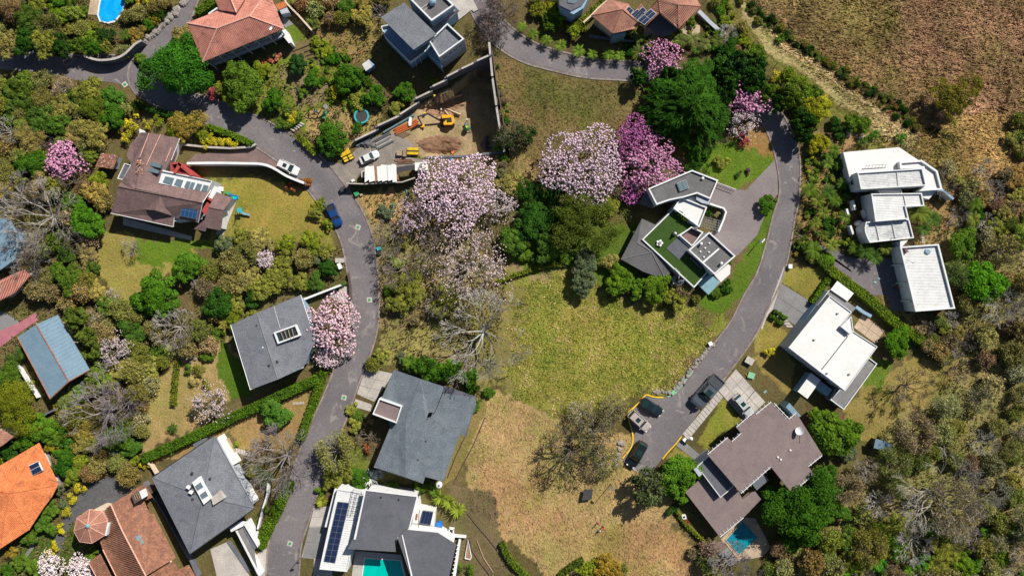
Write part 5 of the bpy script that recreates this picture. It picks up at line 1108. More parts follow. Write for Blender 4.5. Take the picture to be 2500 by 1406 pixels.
for a, b, zt in zip(rw_[:-1], rw_[1:], (3.6,2.8,2.2,1.8)):
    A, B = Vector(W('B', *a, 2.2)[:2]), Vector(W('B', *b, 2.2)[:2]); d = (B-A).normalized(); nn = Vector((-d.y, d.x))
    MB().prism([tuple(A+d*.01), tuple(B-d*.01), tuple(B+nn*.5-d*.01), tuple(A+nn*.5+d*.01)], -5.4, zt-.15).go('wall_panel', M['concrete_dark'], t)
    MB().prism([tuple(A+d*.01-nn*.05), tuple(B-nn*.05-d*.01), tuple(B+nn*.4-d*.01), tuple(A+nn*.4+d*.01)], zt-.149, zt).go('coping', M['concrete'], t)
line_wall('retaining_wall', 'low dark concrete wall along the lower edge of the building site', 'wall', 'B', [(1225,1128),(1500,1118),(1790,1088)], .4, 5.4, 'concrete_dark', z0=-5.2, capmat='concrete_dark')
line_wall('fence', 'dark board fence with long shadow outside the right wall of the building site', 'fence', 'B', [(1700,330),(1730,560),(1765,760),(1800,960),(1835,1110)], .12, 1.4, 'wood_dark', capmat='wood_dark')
def rel(c, x, y, z=0): X, Y, _ = W(c, x, y, -4.5); return (X, Y, tz(X, Y)+z)
# heaps of dug earth
def heap(name, label, cat, crop, pts, h, mat, seed=0, n=26, kind=None):
    rg = np.random.default_rng(seed); p = ccw(XY(crop, pts, -3)); xs = [q[0] for q in p]; ys = [q[1] for q in p]
    X, Y = np.meshgrid(np.linspace(min(xs), max(xs), n), np.linspace(min(ys), max(ys), n))
    d = np.full(X.shape, 1e9)
    for i in range(len(p)):
        a = np.array(p[i]); b = np.array(p[(i+1) % len(p)]); ab = b-a; tt = np.clip(((X-a[0])*ab[0]+(Y-a[1])*ab[1])/(ab@ab), 0, 1)
        d = np.minimum(d, np.hypot(X-a[0]-tt*ab[0], Y-a[1]-tt*ab[1]))
    d = np.where(pip(X, Y, p), d, -d); Z = terrain(X, Y)+np.minimum(d*0.8, h)*(0.8+0.25*noise2(X, Y, 1.6, seed))+0.18*noise2(X, Y, 4.0, seed+1)-.05
    I = np.arange(n*n).reshape(n, n); F = np.stack([I[:-1,:-1], I[:-1,1:], I[1:,1:], I[1:,:-1]], -1).reshape(-1, 4)
    o = mk(name, np.stack([X, Y, Z], -1).reshape(-1, 3), F, M[mat], smooth=True, label=label, cat=cat, kind=kind); return o
M['mud'] = surf('churned brown soil', (0.21,0.12,0.075), (0.14,0.08,0.05), .95, .8, 5, .5, 1.0, 2.0)
heap('soil_heap', 'broad churned brown soil heap in front of the yellow excavator', 'soil heap', '4', [(940,820),(1060,730),(1200,690),(1380,700),(1425,780),(1410,870),(1250,900),(1010,915)], .9, 'mud', 1, 40)
heap('soil_heap', 'dark rubble heap in the lower right corner of the building site', 'rubble heap', '4', [(1640,800),(1690,690),(1745,680),(1760,800),(1800,830),(1740,870),(1660,860)], 1.1, 'gravel', 2)
heap('gravel_heap', 'dark grey gravel heap behind the white sedan', 'gravel heap', '4', [(240,870),(300,800),(420,770),(475,870),(380,895)], 1.3, 'gravel', 3)
heap('soil_heap', 'small round soil heap above the excavator cab', 'soil heap', '4', [(1305,360),(1345,345),(1380,390),(1350,412),(1315,400)], .8, 'soil', 4, 12)
heap('spoil_bank', 'pale bank of foundation earth in the middle of the building site', 'earth bank', '4', [(980,390),(1150,330),(1430,260),(1500,330),(1330,400),(1440,460),(1300,480),(1100,480),(1040,480)], .45, 'soil', 5, 40)
for i, (a, b) in enumerate((((975,385),(1045,480)), ((1060,350),(1105,460)), ((1150,345),(1200,455)), ((1010,370),(1440,235)), ((1230,390),(1420,470)), ((1320,190),(1440,150)), ((1240,420),(1290,480)))):
    A, B = rel('4', *a, .45), rel('4', *b, .45); t = mk('footing', *[x for x in (lambda m: (m.V, m.F))(MB().bar((A[0],A[1],-4.9), (B[0],B[1],-4.9), .35, 4))], M['sandstone'])
    setp(t, ['leftmost sandy footing wall','second sandy footing wall from the left','third sandy footing wall from the left','longest sandy footing wall running along the upper wall of the site','short diagonal footing wall above the excavator','uppermost pale footing beside the shaded corner','tiny footing stub left of the excavator cab'][i], 'footing')
# excavator
X, Y, Z = rel('4', 1285, 545)
t = thing('excavator', 'yellow tracked excavator with its boom stretched left on the building site', 'excavator', (X, Y, Z))
A_ = math.atan2(.3, 3.0)
for s in (-1, 1):
    mb = MB().box((X-.1-s*.0, Y+s*1.0, Z+.4), (3.4, .5, .75), A_); tr = mb.go('track', M['black'], t)
MB().lathe((X, Y, Z+.78), [(.9,0),(.9,.2)], 16).go('slew_ring', M['steel_dark'], t)
bd = MB().prism([(X+dx*math.cos(A_)-dy*math.sin(A_), Y+dx*math.sin(A_)+dy*math.cos(A_)) for dx, dy in ((-1.1,-1.1),(.9,-1.25),(1.5,-.8),(1.65,0),(1.5,.8),(.9,1.25),(-1.1,1.1))], Z+.98, Z+1.9)
bd.go('house', M['machine'], t)
MB().box((X+.4, Y+.0, Z+1.97), (1.2,1.1,.12), A_).go('engine_cover', M['black'], t)
MB().box((X-.75, Y+.65, Z+2.25), (1.1,.8,.9), A_).go('cab', M['glass'], t); MB().box((X-.75, Y+.65, Z+2.74), (1.15,.85,.08), A_).go('cab_roof', M['machine'], t)
p1 = rel('4', 1190, 545, 1.6); p2 = rel('4', 1090, 535, 4.4); p3 = rel('4', 985, 580, 3.2); p4 = rel('4', 1015, 640, .9)
MB().bar(p1, p2, .26, 4, .24).go('boom', M['steel_dark'], t); MB().bar(p2, p3, .24, 4, .2).go('boom', M['steel_dark'], t); MB().bar(p3, p4, .2, 4, .16).go('arm', M['steel_dark'], t)
MB().bar((p1[0],p1[1]+.2,p1[2]+.3), (p2[0],p2[1]+.1,p2[2]-.3), .07, 6).go('hydraulic_ram', M['steel'], t)
MB().prism([(p4[0]-.45,p4[1]-.5),(p4[0]+.55,p4[1]-.45),(p4[0]+.5,p4[1]+.2),(p4[0]-.4,p4[1]+.25)], p4[2]-.7, p4[2]).go('bucket', M['machine'], t)
# small green mixer
X, Y, Z = rel('4', 1500, 625); t = thing('concrete_mixer', 'small green site machine with pipes right of the excavator', 'mixer', (X, Y, Z))
MB().lathe((X, Y, Z+.6), [(.35,0),(.7,.4),(.65,.9),(.3,1.3)], 12).go('drum', M['green'], t); MB().box((X-.2, Y+1.1, Z+.8), (.9,.6,.7), .8).go('engine', M['steel'], t)
for a in (.3, 1.6, 3.0, 4.4, 5.5): MB().bar((X+.2*math.cos(a), Y+.2*math.sin(a), Z+.8), (X+1.3*math.cos(a), Y+1.3*math.sin(a), Z+.05), .09, 5).go('leg', M['steel_dark'], t)
MB().box((X, Y+.1, Z+1.95), (.4,.4,.1), .3).go('lid', M['yellow'], t)
# stacks
def bars(name, label, cat, crop, a, b, n, sp, r, mat, z=.2, part='beam', zz=None):
    A, B = Vector(W(crop, *a, -1)), Vector(W(crop, *b, -1)); d = (B-A).normalized(); s = Vector((-d.y, d.x, 0)); z0 = tz(A.x, A.y)+z
    t = thing(name, label, cat, (A.x, A.y, z0-z)); rr = random.Random(n)
    for k in range(n):
        o = s*sp*(k-(n-1)/2)+d*rr.uniform(-.5,.5); z1 = tz(B.x, B.y)+z; MB().bar((A.x+o.x, A.y+o.y, z0), (B.x+o.x, B.y+o.y, z1), r, 4).go(part, M[mat if isinstance(mat, str) else rr.choice(mat)], t)
    return t
bars('beam_stack', 'bundle of long bright orange steel beams on the site', 'beams', '4', (700,675), (958,562), 4, .42, .17, 'orange', .3)
bars('pipe', 'long pale green pipe lying along the foot of the stepped site wall', 'pipe', '4', (570,680), (922,478), 1, .3, .2, 'glass_blue', .4, 'pipe_length')
bars('pipe', 'short pale teal pipe beside the gravel heap', 'pipe', '4', (262,830), (418,745), 1, .3, .2, 'glass_blue', .3, 'pipe_length')
bars('plank_stack', 'row of small pale planks below the orange beams', 'planks', '4', (740,725), (835,680), 6, .28, .09, 'wood', .15, 'plank')
bars('plank_stack', 'loose boards above the black shade cloth', 'planks', '4', (700,1020), (900,1010), 4, .3, .1, ['wood','tile_old'], .15, 'plank')
bars('debris', 'grey rubble of boards and slabs above the white sedan', 'debris', '4', (465,830), (635,740), 6, .45, .2, ['steel','concrete','gravel'], .2, 'board')
t = thing('tarpaulin', 'narrow white tarpaulin folded over the orange beams', 'tarpaulin', rel('4', 875, 590)); p = XY('4', [(868,540),(893,548),(888,635),(860,640),(855,600)], -3); MB().prism(p, tz(*p[0])+.55, tz(*p[0])+.7).go('sheet', M['white'], t)
def formwork(label, crop, c, ang, L, Wd, n, band, mat='yellow'):
    X, Y, _ = W(crop, *c, .8); Z = tz(X, Y); t = thing('formwork_stack', label, 'panel stack', (X, Y, Z)); ca, sa = math.cos(ang), math.sin(ang)
    for k in range(n):
        o = (k-(n-1)/2)*L/n; MB().box((X+o*ca, Y+o*sa, Z+.62), (L/n*.7, Wd, .24), ang).go('panel', M[mat], t)
    MB().box((X, Y, Z+.25), (L, Wd*.95, .46), ang).go('pallet', M['wood_dark'], t)
    if band: MB().box((X, Y-.0, Z+.78), (L*1.0, Wd*.16, .06), ang).go('strap', M['black'], t)
    return t
formwork('yellow formwork panel stack at the left entrance of the building site, upper half', '4', (100,905), .45, 2.6, 1.3, 8, 0)
formwork('yellow formwork panel stack at the left entrance of the building site, lower half', '4', (140,965), .45, 2.8, 1.1, 2, 1)
formwork('large yellow formwork stack with black strap in the middle of the entrance yard', '4', (880,885), -.03, 2.7, 1.7, 9, 1)
formwork('stack of narrow pale boards left of the large yellow formwork stack', '4', (725,910), -.03, 1.3, 1.1, 6, 0, 'sandstone')
formwork('single brown pallet between the pale boards and the yellow stack', '4', (785,905), -.03, .9, 1.8, 3, 0, 'wood')
# site hut with white sheets, shade cloth and container
t = thing('site_hut', 'long site hut roofed with overlapping white metal sheets below the white sedan', 'site hut', (*W('4', 520, 1150)[:2], 0))
rr = random.Random(2)
for k, (x0, x1) in enumerate(((330,372),(368,440),(436,468),(466,520),(516,590),(585,640),(636,690))):
    y0 = 1062-(x0-330)*.06; z = 3.0+rr.uniform(-.06,.06)+.03*k
    boxat('roof_sheet', t, '4', [(x0,y0+rr.uniform(-12,12)),(x1,y0-3+rr.uniform(-8,8)),(x1+8,1222+rr.uniform(-14,14)),(x0+14 if k else x0,1240+rr.uniform(-10,10))], z, z+.06, 'tile_old' if k == 2 else 'white_roof')
boxat('wall', t, '4', [(345,1075),(685,1060),(690,1205),(365,1225)], 0, 2.8, 'wood_dark')
boxat('side_table', t, '4', [(288,1110),(325,1110),(328,1185),(290,1185)], 0, 2.0, 'concrete'); boxat('wood_end', t, '4', [(690,1140),(715,1150),(712,1215),(692,1215)], 0, 2.2, 'tile_old')
t = thing('shade_cloth', 'black shade cloth stretched between the white sheet hut and the white container', 'shade cloth', (*W('4', 770, 1090)[:2], 0))
boxat('cloth', t, '4', [(638,1080),(710,1070),(800,1052),(905,1042),(908,1100),(800,1112),(720,1130),(640,1160),(660,1120)], 2.55, 2.6, 'tarp')
for x, y in ((650,1090),(650,1150),(900,1050),(900,1095)): MB().bar(W('4', x, y, 0), W('4', x, y, 2.55), .06, 5).go('post', M['wood'], t)
t = thing('container', 'square white container with a ladder on its roof beside the pale pink tree', 'container', (*W('4', 975, 1060)[:2], 0)); boxat('body', t, '4', [(905,1020),(1040,1012),(1045,1102),(908,1108)], 0, 2.5, 'wall_white'); boxat('roof', t, '4', [(903,1018),(1042,1010),(1047,1104),(906,1110)], 2.5, 2.62, 'white_roof')
lad = MB(); 
for k in range(7): lad.bar(W('4', 935+6*k, 1105-12*k, 2.75), W('4', 955+6*k, 1105-12*k, 2.75), .04, 4)
lad.bar(W('4', 932, 1110, 2.75), W('4', 972, 1020, 2.75), .05, 4).bar(W('4', 952, 1110, 2.75), W('4', 992, 1020, 2.75), .05, 4); lad.go('ladder', M['steel_dark'], t)
line_wall('hoarding', 'dark site hoarding casting a broad shadow below the white sheet hut', 'fence', '4', [(120,1255),(330,1262),(560,1245),(760,1240),(905,1190)], .15, 2.6, 'wood_dark', capmat='concrete')
t = thing('green_pole', 'thin bright teal pole lying below the site hoarding', 'pole', W('4', 810, 1360)); MB().bar(W('4', 800, 1318, .2), W('4', 825, 1406, .2), .1, 5).go('pole', M['blue2'], t)
for x, y, lb, m, s in ((165,1300,'small red sign board at the corner of the site entrance','red',.6), (240,1375,'green bin at the corner below the site hoarding','green',.9), (205,1230,'little white box left of the site hut','white',.7), (300,1392,'pale crate beside the green bin','sandstone',.6), (95,1330,'dark tarpaulin heap at the corner of the site entrance','tarp',1.3), (1622,868,'white bucket tray at the lower edge of the dug site','white',.5), (1320,860,'small orange cutter beside the large soil heap','orange',.7), (1320,985,'blue drum at the right end of the building site','blue',.5)):
    X, Y, _ = W('4', x, y, -0.5); Z = tz(X, Y); t = thing('site_box', lb, 'site item', (X, Y, Z)); MB().box((X, Y, Z+s*.35), (s, s*.8, s*.7), .4).go('body', M[m], t); MB().box((X, Y, Z+s*.73), (s*1.05, s*.85, .05), .4).go('lid', M[m], t)
# ---- garden play things
X, Y, _ = W('4', 293, 485, .9); t = thing('trampoline', 'round black trampoline with teal safety pad above the small green tree', 'trampoline', (X, Y, 0))
MB().lathe((X, Y, .85), [(1.45,0),(1.45,.03)], 28).go('mat', M['tarp'], t)
v = MB(); n = 28
for r0, r1, nm, m in ((1.46,1.85,'pad','blue2'),):
    V = []; 
    for r, z in ((r0,.86),(r1,.86),(r1,.95),(r0,.95)):
        for i in range(n): a = 2*math.pi*i/n; V.append((X+r*math.cos(a), Y+r*math.sin(a), z))
    F = [(k*n+i, k*n+(i+1) % n, ((k+1) % 4)*n+(i+1) % n, ((k+1) % 4)*n+i) for k in range(4) for i in range(n)]; mk(nm, V, F, M[m], t)
for i in range(6): a = i*1.047; MB().bar((X+1.75*math.cos(a), Y+1.75*math.sin(a), 0), (X+1.75*math.cos(a), Y+1.75*math.sin(a), .86), .05, 5).go('leg', M['steel'], t)
def rz_line(mb, crop, a, b, z0, z1, r=.07): mb.bar(W(crop, *a, z0), W(crop, *b, z1), r, 5)
t = thing('swing_set', 'wooden swing set with green slide and climbing frame on bare earth', 'swing set', (*W('B', 480, 790)[:2], 0))
for a, b, z0, z1 in (((385,790),(420,770),0,2.4),((360,835),(420,770),0,2.4),((450,840),(490,770),0,2.4),((540,800),(490,770),0,2.4)): MB().bar(W('B', *a, z0), W('B', *b, z1), .09, 5).go('leg', M['wood_dark'], t)
MB().bar(W('B', 415, 768, 2.4), W('B', 495, 768, 2.4), .1, 6).go('crossbar', M['wood_dark'], t); boxat('tower_roof', t, 'B', [(492,755),(515,742),(535,770),(510,785)], 2.4, 2.6, 'conc_grey')
MB().prism(XY('B', [(500,790),(522,795),(505,850),(485,845)], 1), .3, .5, lambda x, y: .9).go('slide', M['green'], t); MB().bar(W('B', 430, 800, .6), W('B', 448, 800, .6), .12, 4).go('swing_seat', M['blue'], t)
for a, b in (((540,790),(600,850)), ((565,775),(620,820)), ((540,790),(565,775)), ((600,850),(620,820))): MB().bar(W('B', *a, 1.6), W('B', *b, 1.6), .07, 4).go('frame_bar', M['wood_dark'], t)
t = thing('play_slide', 'teal play tower with a long pale slide on the lawn right of the white patio', 'slide', (*W('3', 1640, 1010)[:2], 0))
MB().prism(XY('3', [(1630,975),(1685,970),(1690,1030),(1632,1025)], 1.8), 1.6, 1.8).go('tower_roof', M['blue2'], t); MB().prism(XY('3', [(1640,1020),(1700,1015),(1780,1045),(1775,1060),(1700,1050)], 1), .5, .7).go('slide', M['glass_blue'], t)
for x, y in ((1635,985),(1680,975),(1640,1030),(1690,1035)): MB().bar(W('3', x, y, 0), W('3', x, y, 1.6), .06, 4).go('post', M['wood'], t)
for a, b in (((1600,1130),(1640,1040)), ((1580,1190),(1650,1060))): MB().bar(W('3', *a, .1), W('3', *b, 1.4), .06, 4).go('frame_bar', M['steel_dark'], t)
for x, y, m, lb in ((1610,855,'blue','blue paddling pool beside the east wing of the brown shingle house'), (1545,810,'green','green toy boat left of the blue paddling pool'), (1450,760,'white','white garden table above the east wing of the brown shingle house')):
    X, Y, _ = W('3', x, y); t = thing('garden_toy', lb, 'toy' if m != 'white' else 'table', (X, Y, 0))
    if m == 'blue': MB().lathe((X, Y, 0), [(.6,0),(.75,.3),(.6,.35),(.5,.12)], 18, 1.3, .8).go('tub', M['blue'], t); MB().lathe((X, Y, .12), [(.5,0),(.48,.03)], 18, 1.3, .8).go('water', M['water_teal'], t)
    elif m == 'green': MB().box((X, Y, .3), (1.6,.7,.3), -.5).go('hull', M['green'], t); MB().box((X+.5, Y-.3, .5), (.6,.4,.2), -.5).go('seat', M['blue'], t)
    else: MB().box((X, Y, .8), (1.9,1.0,.1), -.1).go('table_top', M['white'], t); [MB().bar((X+a, Y+b, 0), (X+a, Y+b, .8), .06, 5).go('leg', M['white'], t) for a in (-.8,.8) for b in (-.4,.4)]
t = thing('garden_table', 'white round stone table with dark stools left of the grey gable house', 'table', (*W('E', 1358, 1202)[:2], 0)); X, Y, _ = W('E', 1358, 1202, .6)
MB().lathe((X, Y, 0), [(.3,0),(.3,.5),(.75,.52),(.75,.62)], 14, 1, .85).go('table_top', M['concrete'], t)
for dx, dy in ((-1.2,-.7),(-.1,-1.3),(-.5,.5),(1.1,-.6)): MB().lathe((X+dx, Y+dy, 0), [(.38,0),(.45,.25),(.3,.45)], 9).go('stool', M['stone'], t)
# ---- utility boxes, bins
def ubox(lb, crop, x, y, sx, sy, hgt, mat, rz, name='utility_box', cat='utility box', top=None):
    X, Y, _ = W(crop, x, y, hgt); t = thing(name, lb, cat, (X, Y, 0)); MB().box((X, Y, hgt/2-.03), (sx, sy, hgt-.06), rz).go('cabinet', M[mat], t); MB().box((X, Y, hgt-.02), (sx+.12, sy+.12, .08), rz).go('lid', M[top or mat], t); return t
ubox('green utility box beside the yellow stripe above the silver car', '10', 1780, 82, 1.5, 1.3, .5, 'mint', -.3)
ubox('mint green box at the kerb where the yellow painted line ends', '10', 825, 292, 1.0, .7, .5, 'mint', .8)
ubox('grey and dark electric cabinet on the lawn left of the white flat roof house', 'G', 1730, 1232, 1.9, 1.5, .9, 'steel', -.5, top='concrete')
ubox('white cabinet beside the lower road kerb in front of the meadow', 'G', 1450, 1110, .8, .8, .8, 'white', .5)
ubox('white meter box on the lawn right of the loop road', 'Hh', 205, 557, .8, .9, .9, 'white', 0)
ubox('pair of grey and white gas boxes left of the left road', 'F', 612, 515, 2.0, 1.0, .8, 'concrete', 0)
ubox('white gas tank standing left of the left road', 'F', 612, 556, .8, 1.3, .9, 'white', .4)
ubox('green bin at the bend below the site entrance', 'F', 735, 40, 1.0, .8, .8, 'green', .6, 'bin', 'bin')
ubox('teal bin right of the left road under bare branches', 'F', 893, 430, .9, .7, .7, 'blue2', .3, 'bin', 'bin')
ubox('dark teal bin just below the other teal bin right of the left road', 'F', 895, 462, .9, .7, .7, 'steel_dark', .3, 'bin', 'bin')
ubox('white chest at the lower end of the slab row beside the turning place', '10', 965, 870, .8, .7, .8, 'white', .7, 'chest', 'chest')
t = thing('parasol', 'small white parasol at the lower end of the slab row', 'parasol', (*W('10', 1045, 862)[:2], 0)); X, Y, _ = W('10', 1045, 862, 2); MB().bar((X, Y, 0), (X, Y, 2), .04, 5).go('pole', M['steel'], t); MB().lathe((X, Y, 1.7), [(.5,0),(.3,.25),(.05,.4)], 10).go('canopy', M['white'], t)
t = thing('yellow_marker', 'yellow stripe board beside the green utility box', 'marker', (*W('10', 1730, 90)[:2], 0)); MB().bar(W('10', 1705, 60, .15), W('10', 1735, 100, .15), .09, 4).go('board', M['yellow'], t); MB().bar(W('10', 1738, 104, .15), W('10', 1765, 135, .15), .08, 4).go('board_end', M['white'], t)
t = thing('mailbox', 'white square lamp housing on the terrace in the shade of the brown felt roof', 'lamp', (*W('11', 98, 992)[:2], 0)); X, Y, _ = W('11', 98, 992); MB().box((X, Y, .35), (1.0,1.1,.7), .3).go('body', M['white'], t); MB().box((X, Y, .72), (.5,.5,.06), .3).go('glass', M['glass'], t)
def lamp(lb, crop, x, y, h_, hm='steel_dark', ang=0):
    X, Y, _ = W(crop, x, y); t = thing('street_lamp', lb, 'street lamp', (X, Y, 0)); MB().bar((X, Y, 0), (X, Y, h_), .09, 6, .06).go('pole', M['steel_dark'], t)
    MB().bar((X, Y, h_-.05), (X+.5*math.cos(ang), Y+.5*math.sin(ang), h_+.05), .05, 5).go('arm', M['steel_dark'], t); MB().box((X+.7*math.cos(ang), Y+.7*math.sin(ang), h_+.06), (.8,.5,.16), ang).go('lamp_head', M[hm], t)
lamp('street lamp beside the pale concrete driveway and the silver car', '10', 1825, 262, 5.0, 'metal_blue', .6)
lamp('lone thin lamp post on the dry grass slope below the turning place', 'K', 735, 745, 5.6, 'steel', 2.4)
lamp('lamp post beside the road left of the solar roof house', 'J', 330, 1275, 3.6, 'steel_dark', .4)
t = thing('sign_post', 'white board sign casting a wide shadow on the verge beside the paved court', 'sign', (*W('G', 1815, 378)[:2], 0)); X, Y, _ = W('G', 1818, 376, 2.5)
MB().bar((X, Y, 0), (X, Y, 2.0), .08, 5).go('post', M['steel'], t); MB().box((X, Y, 2.6), (1.1,.25,1.6), .9).go('board', M['white'], t)
t = thing('cart', 'black four legged stand with a dark panel at the foot of the bare tree', 'stand', (*W('K', 570, 820)[:2], 0)); MB().prism(XY('K', [(545,785),(608,785),(600,855),(528,865)], 1.2), 1.1, 1.25).go('panel', M['tarp'], t)
for x, y in ((545,790),(605,790),(598,850),(532,860)): MB().bar(W('K', x, y, 0), W('K', x, y, 1.1), .06, 4).go('leg', M['steel_dark'], t)
# roadside stones
rr = random.Random(9)
def stones(lb, crop, pts, n, r0, r1, wid, mat='stone', cat='stone row'):
    L = spline([(*PX(crop, *p), 0) for p in pts], 5); t = thing('stone_border', lb, cat, (*W('P', *L[0][:2])[:2], 0))
    for k in range(n):
        a = L[min(len(L)-1, int(rr.random()*len(L)))]; X, Y, _ = W('P', a[0]+rr.uniform(-wid, wid), a[1]+rr.uniform(-wid, wid)); r = rr.uniform(r0, r1)
        MB().lathe((X, Y, 0), [(r*.9,0),(r,r*.3),(r*.6,r*.7)], rr.choice((5,6,7)), rr.uniform(.7,1.2), rr.uniform(.7,1.2)).go('stone', M[mat], t)
stones('row of stones between the meadow and the loop road', 'P', [(1740,840),(1700,885),(1665,930),(1640,955),(1600,955)], 110, .25, .6, 3.5)
stones('dark boulder border left of the turning place', 'P', [(1500,1140),(1508,1110),(1515,1080)], 22, .3, .7, 5)
stones('big stone edging along the upper left road below the pool garden', 'P', [(457,0),(430,28),(400,58),(372,85),(340,110)], 90, .4, .9, 4)
stones('boulders scattered right of the yellow bushes near the top of the loop road', 'P', [(2030,285),(2045,310),(2115,350)], 12, .4, .8, 8)
# ---- cars
def loft(st, z_of=None):
    """st: list of (x, half width, z bottom, z top, corner) -> closed body"""
    V = []; n = 10
    for x, hw, zb, zt, c in st:
        V += [(x,-hw*.92,zb),(x,-hw,zb+.15),(x,-hw,zt-c),(x,-hw+c*.7,zt-c*.25),(x,-hw*.45,zt),(x,hw*.45,zt),(x,hw-c*.7,zt-c*.25),(x,hw,zt-c),(x,hw,zb+.15),(x,hw*.92,zb)]
    F = [(k*n+i, (k+1)*n+i, (k+1)*n+(i+1) % n, k*n+(i+1) % n) for k in range(len(st)-1) for i in range(n)]
    F += [tuple(range(n-1, -1, -1)), tuple(range((len(st)-1)*n, len(st)*n))]
    return V, F
def car(name, lb, cat, crop, x, y, dx, dy, L, kind, color, z=.03, roofdark=False):
    s = L/4.7; X, Y, _ = W(crop, x, y, 1.0); t = thing(name, lb, cat, (X, Y, z)); t.rotation_euler[2] = math.atan2(-dy, dx); t.scale = (s, s, s)
    def P(nm, V, F, m, par=t, sm=False):
        me = mesh(nm, V, F, M[m], smooth=sm); o = bpy.data.objects.new(nm, me); COL.objects.link(o); o.parent = par; o.color = (*color, 1); return o
    tall = 1.0 if kind in ('suv', 'pickup') else .88
    hz = .95*tall+.05
    if kind == 'pickup': st = [(-2.35,.84,.45,.98,.08),(-2.2,.92,.4,1.02,.08),(-.95,.93,.4,1.02,.08),(-.8,.93,.35,1.05,.1),(1.0,.93,.35,1.05,.12),(1.9,.90,.35,.98,.16),(2.25,.82,.38,.86,.2),(2.4,.70,.45,.72,.15)]
    else: st = [(-2.35,.70,.45,.75*tall,.12),(-2.2,.84,.35,.95*tall,.16),(-1.7,.91,.32,hz,.14),(-.5,.93,.3,hz,.12),(.7,.93,.3,hz,.12),(1.4,.91,.3,hz-.06,.16),(2.0,.86,.33,hz-.18,.2),(2.3,.74,.38,hz-.34,.18)]
    b = P('body', *loft(st), 'paint', sm=False)
    zr = (1.72 if kind in ('suv','pickup') else 1.42)
    x0, x1, x2, x3 = {'suv':(-2.15,-1.85,.35,1.05), 'pickup':(-.95,-.75,.35,1.0), 'sedan':(-1.75,-1.05,.2,1.0), 'coupe':(-1.9,-.85,.1,.95)}[kind]
    w0, w1 = .84, .66
    G = [(x0,-w0,hz),(x3,-w0,hz),(x3,w0,hz),(x0,w0,hz),(x1,-w1,zr-.04),(x2,-w1,zr-.04),(x2,w1,zr-.04),(x1,w1,zr-.04)]
    P('side_windows', G, [(0,1,5,4),(2,3,7,6),(4,5,6,7)], 'carglass'); P('windshield', G, [(1,2,6,5)], 'carglass'); P('rear_window', G, [(3,0,4,7)], 'carglass')
    def q(a, c): return tuple(a[i]+(c[i]-a[i])*1.0 for i in range(3))
    r = MB().prism([(x1-.08,-w1*.85),(x1,-w1-.03),(x2,-w1-.03),(x2+.08,-w1*.85),(x2+.08,w1*.85),(x2,w1+.03),(x1,w1+.03),(x1-.08,w1*.85)], zr-.06, zr+.02); P('roof_panel', r.V, r.F, 'paint')
    pl = MB()
    for sy in (-1, 1):
        for (a, c) in ((0,4),(1,5)):
            A = Vector(G[a if sy < 0 else {0:3,1:2}[a]]); C = Vector(G[c if sy < 0 else {4:7,5:6}[c]]); pl.bar(A, C, .05, 4)
        xm = (x1+x2)/2; pl.bar((xm, sy*w0, hz), (xm, sy*w1, zr), .045, 4)
    P('pillar', pl.V, pl.F, 'paint')
    if kind in ('suv',) or roofdark: rb = MB().box(((x1+x2)/2+.25, 0, zr+.026), (.8,.8,.02)); P('sunroof', rb.V, rb.F, 'carglass')
    if kind == 'pickup':
        bd_ = MB().prism([(-2.25,-.76),(-1.02,-.76),(-1.02,.76),(-2.25,.76)], 1.0, 1.035); P('bed_floor', bd_.V, bd_.F, 'black' if not roofdark else 'steel_dark'); rim = MB().ring([(-2.3,-.88),(-.99,-.88),(-.99,.88),(-2.3,.88)], .1, 1.0, 1.16); P('bed_rim', rim.V, rim.F, 'paint')
    for sx in (1.45, -1.4):
        for sy in (-1, 1):
            wb = MB().bar((sx, sy*.72, .34), (sx, sy*.95, .34), .34, 14); wo_ = P('wheel', wb.V, wb.F, 'black'); rm = MB().bar((sx, sy*.952, .34), (sx, sy*.965, .34), .2, 10); P('rim', rm.V, rm.F, 'steel', wo_)
    for sy in (-1, 1):
        hl = MB().box((2.2, sy*.58, hz-.36), (.22,.3,.16)); P('headlight', hl.V, hl.F, 'headlamp'); tl = MB().box((-2.31, sy*.62, .8), (.1,.26,.2)); P('tail_light', tl.V, tl.F, 'taillamp')
        mr = MB().box((x3-.1, sy*1.02, hz+.08), (.16,.2,.14)); P('wing_mirror', mr.V, mr.F, 'paint')
    occupy([(X-1,Y-1),(X+1,Y-1),(X+1,Y+1),(X-1,Y+1)]); return t
car('parked_car', 'white car with dark sunroof parked on the brick driveway by the left road', 'car', 'B', 245, 1197, 135, 65, 5.6, 'suv', (.82,.82,.82))
car('parked_car', 'white sedan with silver grey windows parked inside the building site entrance', 'car', '4', 378, 955, 205, -95, 5.0, 'sedan', (.80,.82,.84))
car('pickup_truck', 'dark blue pickup with open bed parked at the left edge of the left road', 'pickup truck', 'F', 573, 192, 55, 120, 5.6, 'pickup', (.01,.06,.22))
car('pickup_truck', 'long grey pickup truck parked at the right edge of the turning place', 'pickup truck', '10', 1232, 275, -230, 258, 9.0, 'pickup', (.10,.115,.14), roofdark=True)
car('parked_car', 'dark green car nosed into the top corner of the turning place', 'car', '10', 560, 470, 250, 160, 5.9, 'coupe', (.012,.025,.035))
car('parked_car', 'beige car parked across the yellow kerb left of the turning place', 'car', '10', 405, 640, 215, 190, 6.3, 'suv', (.50,.44,.42))
car('parked_car', 'black car parked at the lower end of the turning place', 'car', '10', 376, 1048, -150, 270, 6.9, 'suv', (.012,.02,.022))
car('parked_car', 'silver car on the concrete driveway with its nose under the brown roof edge', 'car', '10', 1680, 450, 175, 215, 6.2, 'suv', (.55,.58,.60))
